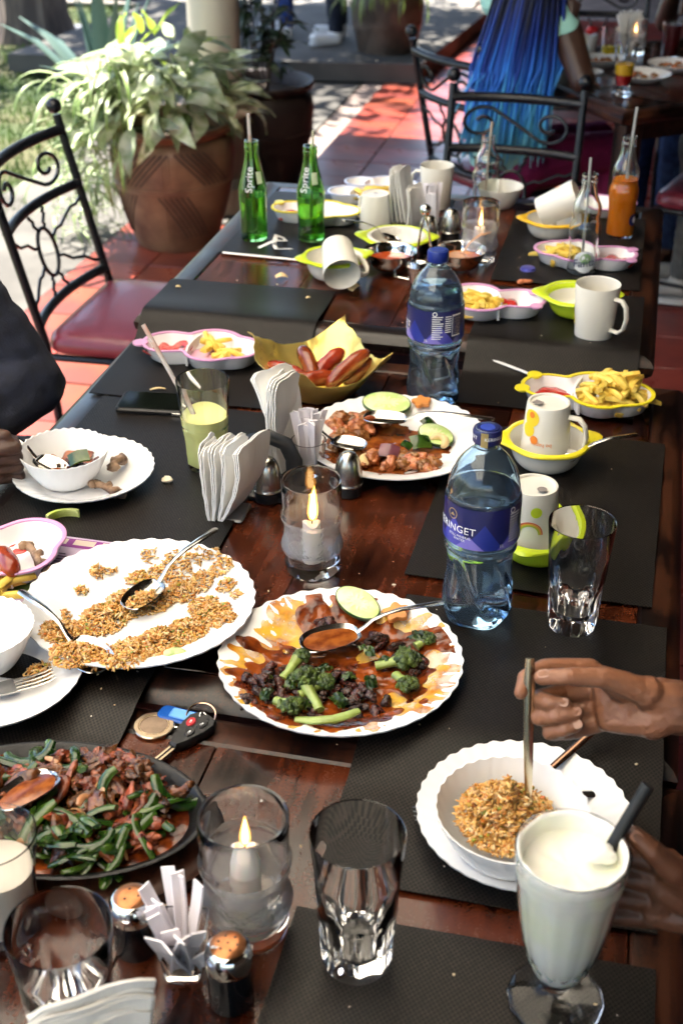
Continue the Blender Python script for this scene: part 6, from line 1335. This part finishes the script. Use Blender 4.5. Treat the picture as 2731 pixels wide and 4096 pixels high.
# ------------------------------------------------------------------ people
def chain(pts, rs, n=12): return [capsule(pts[i], rs[i], pts[i+1], rs[i+1], n) for i in range(len(pts)-1)]
def skin_mat(name, c, palm=None): return M(name, c, .45, col2=tuple(x*.55 for x in c), vs=34, sss=.12, bump=.5, bs=150, det=9, lo=.3, hi=.75)
SKA = skin_mat('brown_skin', (.20, .085, .042)); SKB = skin_mat('dark_brown_skin', (.075, .034, .021)); SKC = skin_mat('deep_brown_skin', (.05, .022, .014))
NAIL = M('fingernail', (.33, .165, .11), .3, coat=.2)
DENIM = M('dark_denim', (.005, .008, .022), .85, var=.4, vs=60, bump=.5, bs=320); HAIRB = M('black_hair', (.006, .005, .005), .5)
def head_prims(c, f, s=1.0):
    """head centred at c looking along f: skull, jaw, nose, ears, brow, lips"""
    c, f = Vector(c), Vector(f).normalized(); sd = Vector((0, 0, 1)).cross(f).normalized(); up = f.cross(sd)
    P_ = lambda a, b, d: c + f*a*s + sd*b*s + up*d*s
    pr = [capsule(P_(-.012, 0, .035), .078*s, P_(.006, 0, .030), .074*s), capsule(P_(.030, 0, -.045), .048*s, P_(.012, 0, .0), .066*s), capsule(P_(.052, 0, -.078), .026*s, P_(.03, 0, -.05), .045*s),
          capsule(P_(.078, 0, .012), .009*s, P_(.096, 0, -.022), .012*s), capsule(P_(.072, -.02, -.05), .009*s, P_(.072, .02, -.05), .009*s)]
    for q in (-1, 1): pr += [capsule(P_(0, q*.074, .012), .018*s, P_(-.008, q*.080, -.012), .013*s, 8), capsule(P_(.068, q*.022, .022), .012*s, P_(.066, q*.036, .02), .010*s, 8), capsule(P_(-.01, q*.02, -.09), .045*s, P_(-.02, q*.01, -.15), .05*s)]
    return pr, P_
def eyes(o, P_, base, s):
    for q in (-1, 1):
        obj('eye', mv(ball(.009*s, 10, 8), *(P_(.071, q*.030, .006)-base)), M('eye_white', (.7, .68, .62), .2), o); obj('pupil', mv(ball(.005*s, 8, 6), *(P_(.0765, q*.030, .006)-base)), M('pupil', (.01, .006, .004), .1), o)
def sub(prims, base): return [mv(p, -base[0], -base[1], -base[2]) for p in prims]
def person(label, base, head, look, sh_l, sh_r, arm_l, arm_r, hips, legs, mats, voxel=.006, extra=(), hs=1.0, sleeve=(0, 0), shoe=None, nails=(), top_len=True, hair_r=1.0, post=None):
    """arm_*: [elbow, wrist] + radii fixed; legs: list of [hip, knee, ankle, toe]"""
    base = Vector(base); o = thing('person', label, 'person', base, 0)
    sk, shirt, pants, hair, shoem = mats
    hp_, P_ = head_prims(head, look, hs)
    nk = Vector(head)+Vector((0, 0, -.13*hs)); ch = (Vector(sh_l)+Vector(sh_r))/2
    body = hp_ + [capsule(nk, .048*hs, ch+Vector((0, 0, .0)), .055*hs), capsule(sh_l, .05*hs, sh_r, .05*hs), capsule(ch, .075*hs, Vector(hips)+Vector((0, 0, .1)), .085*hs)]
    for s_, a in ((sh_l, arm_l), (sh_r, arm_r)):
        if a: body += chain([s_]+list(a), [.046*hs, .038*hs, .026*hs] if len(a) == 2 else [.046*hs, .038*hs, .030*hs, .024*hs])
    body += list(extra)
    bo = blob('body', sub(body, base), voxel, sk, 3, o, post=(lambda me: post(me, base)) if post else None)
    eyes(o, P_, base, hs)
    sv = voxel if voxel > .006 else .008
    tp = [capsule(sh_l, .062*hs, sh_r, .062*hs), capsule(ch+Vector((0, 0, -.03)), .105*hs, Vector(hips)+Vector((0, 0, .12)), .115*hs), capsule(Vector(hips)+Vector((0, 0, .14)), .12*hs, Vector(hips)+Vector((0, 0, .03)), .125*hs)]
    for s_, a, k in ((sh_l, arm_l, sleeve[0]), (sh_r, arm_r, sleeve[1])):
        if a:
            e = Vector(a[0]); tp += [capsule(s_, .058*hs, Vector(s_).lerp(e, min(1, k)), .052*hs)]
            if k > 1: tp += [capsule(e, .054*hs, e.lerp(Vector(a[1]), k-1), .044*hs)]
    blob('top', sub(tp, base), sv, shirt, 4, o, wrinkle=.006)
    lg = [capsule(Vector(hips)+Vector((0, 0, .02)), .12*hs, Vector(hips)+Vector((0, 0, -.03)), .115*hs)]
    for L_ in legs: lg += chain(L_[:3], [.085*hs, .062*hs, .046*hs])
    blob('trousers', sub(lg, base), max(sv, .008), pants, 4, o, wrinkle=.005)
    for L_ in legs:
        a, t = Vector(L_[2]), Vector(L_[3]); 
        blob('shoe', sub([capsule(a+Vector((0, 0, -.02)), .042*hs, a+Vector((0, 0, -.045)), .042*hs), capsule(a+Vector((0, 0, -.055)), .036*hs, t+Vector((0, 0, .006)), .034*hs, flat=.8, up=(0, 0, 1))], base), .007, shoem, 2, o)
        d_ = (t-a); d_.z = 0; L2 = d_.length+.07*hs; an = atan2(d_.y, d_.x); m_ = a.lerp(t, .5)-base
        obj('sole', mv(loft([[(x, y*1.0, z) for x, y in rrect(L2, .078*hs, .036*hs, 5)] for z in (0, .016*hs)]), m_.x, m_.y, t.z-base.z-.034*hs, an), M('pale_rubber', (.6, .58, .55), .7), o)
    if hair:
        hc = Vector(head); f = Vector(look).normalized()
        blob('hair', sub([capsule(hc-f*.022*hs+Vector((0, 0, .045*hs)), .084*hs*hair_r, hc-f*.04*hs+Vector((0, 0, .0)), .078*hs*hair_r)], base), .008, hair, 3, o)
    return o, base
def nail(o, base, p, axis, out, L=.0085, w=.0075):
    ax = Vector(axis).normalized(); n = (Vector(out)-ax*Vector(out).dot(ax)).normalized(); s_ = ax.cross(n)
    m = Matrix((s_, ax, n)).transposed().to_4x4(); m.translation = Vector(p)-base
    obj('fingernail', xf(loft([[(x, y, -.0006-.0025*(2*x/w)**2*.35) for x, y in rrect(w, L, .0028, 4)], [(x, y, .0004-.0025*(2*x/w)**2*.35) for x, y in rrect(w*.95, L*.95, .0026, 4)]]), m), NAIL, o)
# right diner: right hand pinching an upright spoon, left hand round the milkshake
thumb = [(.2687, .9103, .9096), (.2299, .9074, .9282), (.1969, .9046, .9313), (.1745, .909, .927)]
index = [(.2364, .9401, .901), (.2234, .9451, .9094), (.1821, .9392, .9153), (.1635, .9265, .9134), (.1584, .9147, .9052)]
middle = [(.2334, .938, .8877), (.1999, .938, .8877), (.1753, .9198, .8942), (.1829, .9041, .9029), (.1956, .9004, .9045)]
ring_ = [(.2354, .931, .8758), (.1999, .928, .8706), (.1754, .9102, .8818), (.1876, .8963, .8937), (.2063, .8967, .8982)]
pinky = [(.2368, .9227, .8675), (.2069, .9161, .8603), (.1851, .9015, .871), (.1955, .892, .8825), (.2078, .8928, .8877)]
palm = [(.2348, .9317, .9025), (.2367, .9218, .8857), (.2383, .9133, .8752), (.2545, .9204, .8991), (.2569, .9112, .8795), (.2739, .9175, .8941), (.2769, .9045, .88)]
wr = [(.2953, .9139, .8881), (.3238, .911, .8871), (.3895, .8967, .8865)]
hand = chain(thumb, [.0135, .0098, .0082, .0072]) + chain(index, [.0105, .0095, .0082, .0075, .0062]) + chain(middle, [.0105, .0090, .0086, .0078, .0064]) + chain(ring_, [.0105, .0088, .0083, .0074, .0062]) + chain(pinky, [.010, .0080, .0074, .0066, .0056])
hand += [capsule(palm[0], .0115, palm[3], .0135), capsule(palm[1], .0115, palm[4], .013), capsule(palm[2], .0105, palm[6], .0145), capsule(palm[3], .0135, palm[5], .0165), capsule(palm[4], .013, palm[6], .0155), capsule(palm[0], .011, palm[2], .0105), capsule(palm[3], .0125, palm[4], .0125), capsule(palm[5], .0165, wr[0], .0215), capsule(palm[6], .0160, wr[0], .0215), capsule(thumb[0], .0150, palm[5], .0155), capsule(thumb[1], .0105, palm[3], .012)]
hand += chain(wr, [.0235, .0250, .029]) + [capsule((.2800, .9150, .8990), .0190, (.3050, .9130, .8950), .0200)]
lh_wr = (.300, .735, .825)
lhand = chain([(.268, .735, .868), (.2549, .728, .8806), (.2370, .7300, .8990), (.2245, .7380, .9070)], [.0135, .0112, .0092, .0078])
for k, zz in enumerate((.880, .860, .840, .822)):
    rr_ = .050-.004*k
    lhand += chain([(.255, .740, zz-.004), (.174+rr_*.98, .716+rr_*.60, zz), (.174+rr_*.45, .716+rr_*1.02, zz-.001), (.174-rr_*.25, .716+rr_*1.08, zz-.002)], [.0115, .0095, .0085, .0068])
lhand += [capsule((.258, .735, .872), .0135, (.285, .736, .842), .018), capsule((.254, .737, .852), .0135, (.285, .735, .835), .018), capsule((.250, .735, .826), .012, (.282, .732, .825), .017), capsule((.256, .738, .87), .012, (.252, .735, .826), .012), capsule((.282, .734, .836), .018, lh_wr, .019)]
JOINTS = [(f_[i], (Vector(f_[i+1])-Vector(f_[i-1])).normalized()) for f_ in (thumb, index, middle, ring_, pinky) for i in range(1, len(f_)-1)]
CREASE = [(palm[0], palm[6]), (thumb[1], palm[6]), (palm[1], thumb[0]), (palm[2], palm[4])]
def hand_detail(me, base):
    at = me.color_attributes.new('palm', 'FLOAT_COLOR', 'POINT'); b3 = Vector(base); pd = Vector((-.15, -.72, .68)).normalized()
    hc = Vector((.225, .915, .892)); co, no = vert_arrays(me); W_ = np.zeros((len(co), 4), dtype=np.float32); W_[:, 3] = 1
    near = np.nonzero(np.linalg.norm(co+np.array(b3)-np.array(hc), axis=1) < .13)[0]
    for i in near:
        p = Vector(co[i]) + b3; n = Vector(no[i]); w = 0.0
        if (p-hc).length < .13:
            fall = sm(.31, .275, p.x); w = sm(.05, .75, n.dot(pd))*fall
            dz = 0
            for q, t in JOINTS:
                dlt = p-Vector(q)
                if dlt.length < .0135: dz -= .0005*math.exp(-(dlt.dot(t)/.0009)**2)
            for a, c in CREASE:
                a, c = Vector(a), Vector(c); ab = c-a; k = max(0, min(1, (p-a).dot(ab)/ab.length_squared)); d2 = (p-(a+ab*k)); d2 -= n*d2.dot(n)
                if n.dot(pd) > .3: dz -= .0008*math.exp(-(d2.length/.0013)**2)*fall
            dz += .0006*noise.noise(p*90)+.0003*noise.noise(p*260)
            co[i] += np.array(n)*dz
        W_[i, :3] = w
    at.data.foreach_set('color', W_.ravel()); me.vertices.foreach_set('co', co.ravel()); me.update()
def palm_skin():
    m = skin_mat('brown_skin_palm', (.12, .048, .025)); nt = m.node_tree; N = nt.nodes; L = nt.links; b = N['Principled BSDF']
    src = b.inputs['Base Color'].links[0].from_socket; va = N.new('ShaderNodeVertexColor'); va.layer_name = 'palm'; mx = N.new('ShaderNodeMix'); mx.data_type = 'RGBA'
    L.new(va.outputs[0], mx.inputs[0]); L.new(src, mx.inputs[6]); mx.inputs[7].default_value = (.25, .105, .055, 1); L.new(mx.outputs[2], b.inputs['Base Color']); return m
SKP = palm_skin()
bs = (.70, .80, .0)
fr = lambda p: Vector(p)
o, b_ = person('diner at the right holding an upright spoon and the milkshake glass', bs, (.66, .80, 1.24), (-1, .1, -.25), (.66, .62, 1.02), (.68, .98, 1.02), [(.56, .66, .80), lh_wr], [(.56, .90, .845), wr[2]], (.80, .80, .50),
    [[(.78, .70, .5), (.36, .70, .50), (.36, .70, .10), (.26, .70, .045)], [(.78, .90, .5), (.36, .92, .50), (.36, .92, .10), (.26, .92, .045)]], (SKP, M('navy_cotton', (.012, .016, .04), .85, bump=.3, bs=200), M('black_trousers', (.01, .01, .012), .85), HAIRB, M('brown_shoe', (.08, .04, .025), .5)), voxel=.0016, extra=hand+lhand, sleeve=(.75, .55), post=hand_detail)
camd = Vector((0, -.80, .6))
for pts in (middle, ring_, pinky):
    a, c = Vector(pts[3]), Vector(pts[4]); n = Vector((.1, -.62, .78)); d_ = (c-a).normalized(); nn = (n-d_*n.dot(d_)).normalized(); nail(o, b_, c+nn*.0058-d_*.0005, d_, nn, .008, .0078)
a, c = Vector(thumb[2]), Vector(thumb[3]); nn = Vector((0, -.35, .93)); d_ = (c-a).normalized(); nn = (nn-d_*nn.dot(d_)).normalized(); nail(o, b_, c+nn*.0066-d_*.002, d_, nn, .010, .0088)
a, c = Vector((.2370, .7300, .8990)), Vector((.2245, .7380, .9070)); d_ = (c-a).normalized(); nn = Vector((-.5, -.3, .8)); nn = (nn-d_*nn.dot(d_)).normalized(); nail(o, b_, c+nn*.0072-d_*.001, d_, nn, .0095, .0088)
sp_ = thing('spoon', 'steel spoon held upright in the rice by the right hand', 'spoon', (0, 0, 0), 0, 'steel spoons')
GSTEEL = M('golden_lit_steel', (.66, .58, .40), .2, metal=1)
hq = [(.1650, .9215, .9385), (.1655, .9180, .9200), (.1673, .9044, .8601), (.1695, .8975, .815), (.1705, .8945, .800)]
obj('handle', tube(hq, [.0040, .0050, .0047, .0036, .0030], 8, .38, (0, -1, .2)), GSTEEL, sp_, ang=80); obj('spoon_bowl', mv(ball(.016, 16, 10, .8, .35, 1.5), .1712, .8930, .770), STEEL, sp_)
# left diner: denim sleeve, fist round the spoon in the used bowl
fc_ = Vector((-.462, 1.545, .815))
lf_ = []
for k in range(4):
    q = Vector((.030-.002*k, -.010+.006*k, .012-.0175*k)); lf_ += chain([fc_+Vector((-.030, .018, .010-.016*k)), fc_+q+Vector((-.006, .014, 0)), fc_+q+Vector((.002, -.004, 0)), fc_+q+Vector((-.022, -.014, 0))], [.0105, .0095, .0092, .0078])
lf_ += [capsule(fc_+Vector((-.035, .012, .012)), .016, fc_+Vector((-.035, .008, -.04)), .015), capsule(fc_+Vector((-.04, .016, .0)), .02, fc_+Vector((-.075, .05, -.01)), .022)] + chain([fc_+Vector((-.03, -.002, .018)), fc_+Vector((-.002, -.010, .030)), fc_+Vector((.020, -.010, .028))], [.012, .010, .008])
lp, lb = person('diner at the left edge in a dark denim jacket', (-.80, 1.95, 0), (-.74, 1.98, 1.33), (.9, -.3, -.3), (-.74, 2.17, 1.10), (-.625, 1.80, 1.10), [(-.72, 2.22, .86), (-.62, 2.05, .80)], [(-.456, 1.738, .822), (-.535, 1.60, .806)], (-.93, 1.98, .52),
    [[(-.90, 2.08, .5), (-.52, 2.06, .50), (-.52, 2.06, .10), (-.42, 2.06, .045)], [(-.90, 1.88, .5), (-.52, 1.84, .50), (-.52, 1.84, .10), (-.42, 1.84, .045)]], (SKB, DENIM, M('black_trousers'), HAIRB, M('brown_shoe')), voxel=.003, extra=lf_, sleeve=(1.75, 1.75))
FRAY = M('frayed_threads', (.16, .18, .22), .9)
tv_ = []
for k in range(9):
    x0 = Vector((-.548+.004*k, 1.690-.004*k, .925-.006*(k % 4))); tv_.append(tube([x0, x0+Vector((.012, -.006, .008*sin(k))), x0+Vector((.024, -.010, .004*cos(k*2)))], .0012, 5))
obj('frayed_rip', mv(join(*tv_), -lb.x, -lb.y, -lb.z), FRAY, lp, kind='stuff')
for k in range(5):
    t = .15+.17*k; c0 = Vector((-.625, 1.80, 1.10)).lerp(Vector((-.456, 1.738, .822)), .55+.1*k)
# diner with long blue braids
def hair_mat():
    m = bpy.data.materials.new('blue_ombre_braids'); m.use_nodes = True; nt = m.node_tree; N = nt.nodes; L = nt.links; b = N['Principled BSDF']
    t = N.new('ShaderNodeTexCoord'); sp = N.new('ShaderNodeSeparateXYZ'); L.new(t.outputs['Object'], sp.inputs[0])
    g = N.new('ShaderNodeNewGeometry'); ma = N.new('ShaderNodeMath'); ma.operation = 'MULTIPLY_ADD'; L.new(g.outputs['Random Per Island'], ma.inputs[0]); ma.inputs[1].default_value = .16; L.new(sp.outputs[2], ma.inputs[2])
    mr = N.new('ShaderNodeMapRange'); L.new(ma.outputs[0], mr.inputs[0]); mr.inputs[1].default_value = .58; mr.inputs[2].default_value = 1.10
    rp = N.new('ShaderNodeValToRGB'); L.new(mr.outputs[0], rp.inputs[0]); e = rp.color_ramp.elements
    e[0].position = 0; e[0].color = (.22, .62, .72, 1); e[1].position = 1; e[1].color = (.004, .005, .02, 1)
    for p_, c in ((.25, (.10, .46, .68, 1)), (.5, (.025, .17, .62, 1)), (.75, (.01, .035, .24, 1))): q = e.new(p_); q.color = c
    L.new(rp.outputs[0], b.inputs['Base Color']); b.inputs['Roughness'].default_value = .45; b.inputs['Specular IOR Level'].default_value = .25; return m
MINT = M('mint_cotton', (.30, .58, .52), .8)
bb = Vector((.56, 4.10, 0))
bh, bb2 = person('diner with long blue braids and a mint top at the far table', bb, (.56, 4.10, 1.20), (.75, .6, -.1), (.475, 4.12, .97), (.625, 4.00, .96), [(.60, 4.36, .80), (.75, 4.42, .79)], [(.690, 3.86, .795), (.665, 3.95, .925)], (.52, 4.10, .50),
    [[(.52, 4.18, .5), (.86, 4.42, .48), (.86, 4.42, .1), (.93, 4.47, .045)], [(.56, 4.06, .5), (.88, 4.28, .48), (.88, 4.28, .1), (.95, 4.33, .045)]], (SKC, MINT, M('magenta_trousers', (.22, .012, .09), .8), HAIRB, M('brown_shoe')), voxel=.006,
    extra=chain([(.665, 3.95, .925), (.660, 3.955, .965), (.662, 3.955, .995)], [.016, .018, .009])+chain([(.665, 3.95, .955), (.68, 3.95, .985)], [.010, .007])+chain([(.655, 3.955, .965), (.645, 3.955, 1.0)], [.009, .007]), sleeve=(.35, .30))
rg = random.Random(77); br = []
for k in range(330):
    u = rg.uniform(-1, 1); lay = rg.random(); vx, vy = .86, -.18      # braids fan across her back, seen from behind
    e = rg.uniform(.535, .63) if rg.random() < .8 else rg.uniform(.6, .8)
    a = Vector((.545+.075*u, 4.06-.05*(1-u*u)-.02*lay, 1.24)); j1, j2 = rg.gauss(0, .012), rg.gauss(0, .014); m1 = Vector((.535+.088*u+j1*.4, 3.965-.06*(1-u*u)-.03*lay, 1.02)); m2 = Vector((.508+.108*u+j1, 3.93-.03*(1-u*u)-.025*lay, .82)); c = Vector((.478+.125*u+j2+rg.gauss(0, .008), 3.90-.02*lay+rg.gauss(0, .008), e))
    br.append(tube([a, a.lerp(m1, .5)+Vector((0, -.012, 0)), m1, m1.lerp(m2, .5), m2, m2.lerp(c, .5), c], [q_*rg.uniform(.8, 1.25) for q_ in (.0042, .0045, .0046, .0045, .0042, .0035, .0012)], 6))
obj('braids', mv(join(*br), -bb2.x, -bb2.y, -bb2.z), hair_mat(), bh, kind='stuff', ang=180)
# two more diners at the far table, mostly in shade
person('diner in dark clothes across the far right table', (1.35, 4.75, 0), (1.32, 4.72, 1.22), (-.7, -.7, -.1), (1.44, 4.58, 1.0), (1.20, 4.86, 1.0), [(1.32, 4.42, .80), (1.14, 4.45, .90)], [(1.12, 4.76, .80), (1.10, 4.62, .90)], (1.45, 4.85, .5),
    [[(1.45, 4.8, .5), (1.15, 4.5, .48), (1.15, 4.5, .1), (1.08, 4.43, .045)], [(1.38, 4.9, .5), (1.05, 4.65, .48), (1.05, 4.65, .1), (.98, 4.58, .045)]], (SKC, M('black_cotton', (.008, .008, .010), .9), M('blue_jeans', (.03, .06, .16), .85, var=.4, vs=40), HAIRB, M('brown_shoe')), voxel=.007,
    extra=chain([(1.14, 4.45, .90), (1.10, 4.44, .92), (1.085, 4.42, .88)], [.02, .016, .010])+chain([(1.10, 4.62, .90), (1.08, 4.58, .93)], [.02, .012]), sleeve=(.6, .6))
person('seated diner in grey trousers and pale shoes at the right edge', (1.42, 4.05, 0), (1.52, 4.05, 1.25), (-1, .1, -.1), (1.52, 3.86, 1.0), (1.54, 4.24, 1.0), [(1.40, 3.80, .80), (1.25, 3.95, .78)], [(1.42, 4.30, .80), (1.25, 4.25, .78)], (1.50, 4.05, .52),
    [[(1.46, 3.98, .52), (1.12, 4.00, .52), (1.13, 4.13, .12), (1.02, 4.17, .05)], [(1.46, 4.14, .52), (1.15, 4.24, .52), (1.2, 4.3, .12), (1.1, 4.32, .05)]], (SKC, M('black_cotton'), M('grey_trousers', (.10, .105, .10), .9, var=.3, vs=30), HAIRB, M('grey_canvas_shoe', (.34, .33, .30), .8)), voxel=.008, sleeve=(.6, .6))
# two people standing on the raised path
def stander(label, x, y, rz, pants, shirt, stance, skin=SKB):
    f = Vector((cos(rz), sin(rz), 0)); s = Vector((-sin(rz), cos(rz), 0)); B = Vector((x, y, .1)); k = .92
    P_ = lambda a, b, c: B + f*a + s*b + Vector((0, 0, c*k))
    person(label, B, P_(0, 0, 1.62), f, P_(0, .18, 1.38), P_(0, -.18, 1.38), [P_(-.03, .23, 1.10), P_(.06, .22, .88)], [P_(-.03, -.23, 1.10), P_(.06, -.22, .88)], P_(0, 0, .92),
        [[P_(0, .09, .90), P_(.02+stance, .10, .50), P_(stance, .10, .10), P_(.13+stance, .12, .048)], [P_(0, -.09, .90), P_(.02-stance, -.10, .50), P_(-stance, -.10, .10), P_(.13-stance, -.12, .048)]], (skin, shirt, pants, HAIRB, M('white_trainer', (.78, .77, .75), .6)), voxel=.012, sleeve=(.5, .5),
        extra=chain([P_(.06, .22, .88), P_(.09, .21, .80)], [.026, .018])+chain([P_(.06, -.22, .88), P_(.09, -.21, .80)], [.026, .018]), hs=1.0)
stander('person in blue jeans and white shoes standing on the path', -.335, 8.30, radians(-150), M('bright_blue_jeans', (.025, .06, .22), .85, var=.3, vs=40), M('white_cotton', (.7, .7, .68), .8), .05)
stander('person in dark trousers and white trainers standing on the path', -.02, 8.12, radians(-165), M('ink_trousers', (.008, .012, .025), .85), M('red_cotton', (.35, .03, .03), .8), .04)
# crumbs dropped over the three tables
rg = random.Random(5); cb = []
for k in range(170):
    r, d = rg.uniform(-.78, .06), rg.uniform(.45, 2.7)
    if rg.random() < .6: r, d = -.34+rg.gauss(0, .22), 1.1+rg.gauss(0, .35)
    if not (-.79 < r < .07): continue
    cb.append(xf(rough_ball(rg.uniform(.0006, .0014), k, .4, 900, 2, 3, rg.uniform(1, 2), 1, .7), Matrix.Translation(Vector((r, d, matz(r, d)+.0022))) @ Matrix.Rotation(rg.random()*6, 4, 'Z')))
obj('crumbs', join(*cb), island_ramp('crumb', [(.75, .65, .45), (.55, .35, .12), (.8, .78, .7), (.4, .2, .08)]), None, rot=(0, 0, TZ), label='scattered rice grains and crumbs on mats and wood', cat='crumbs', kind='stuff')
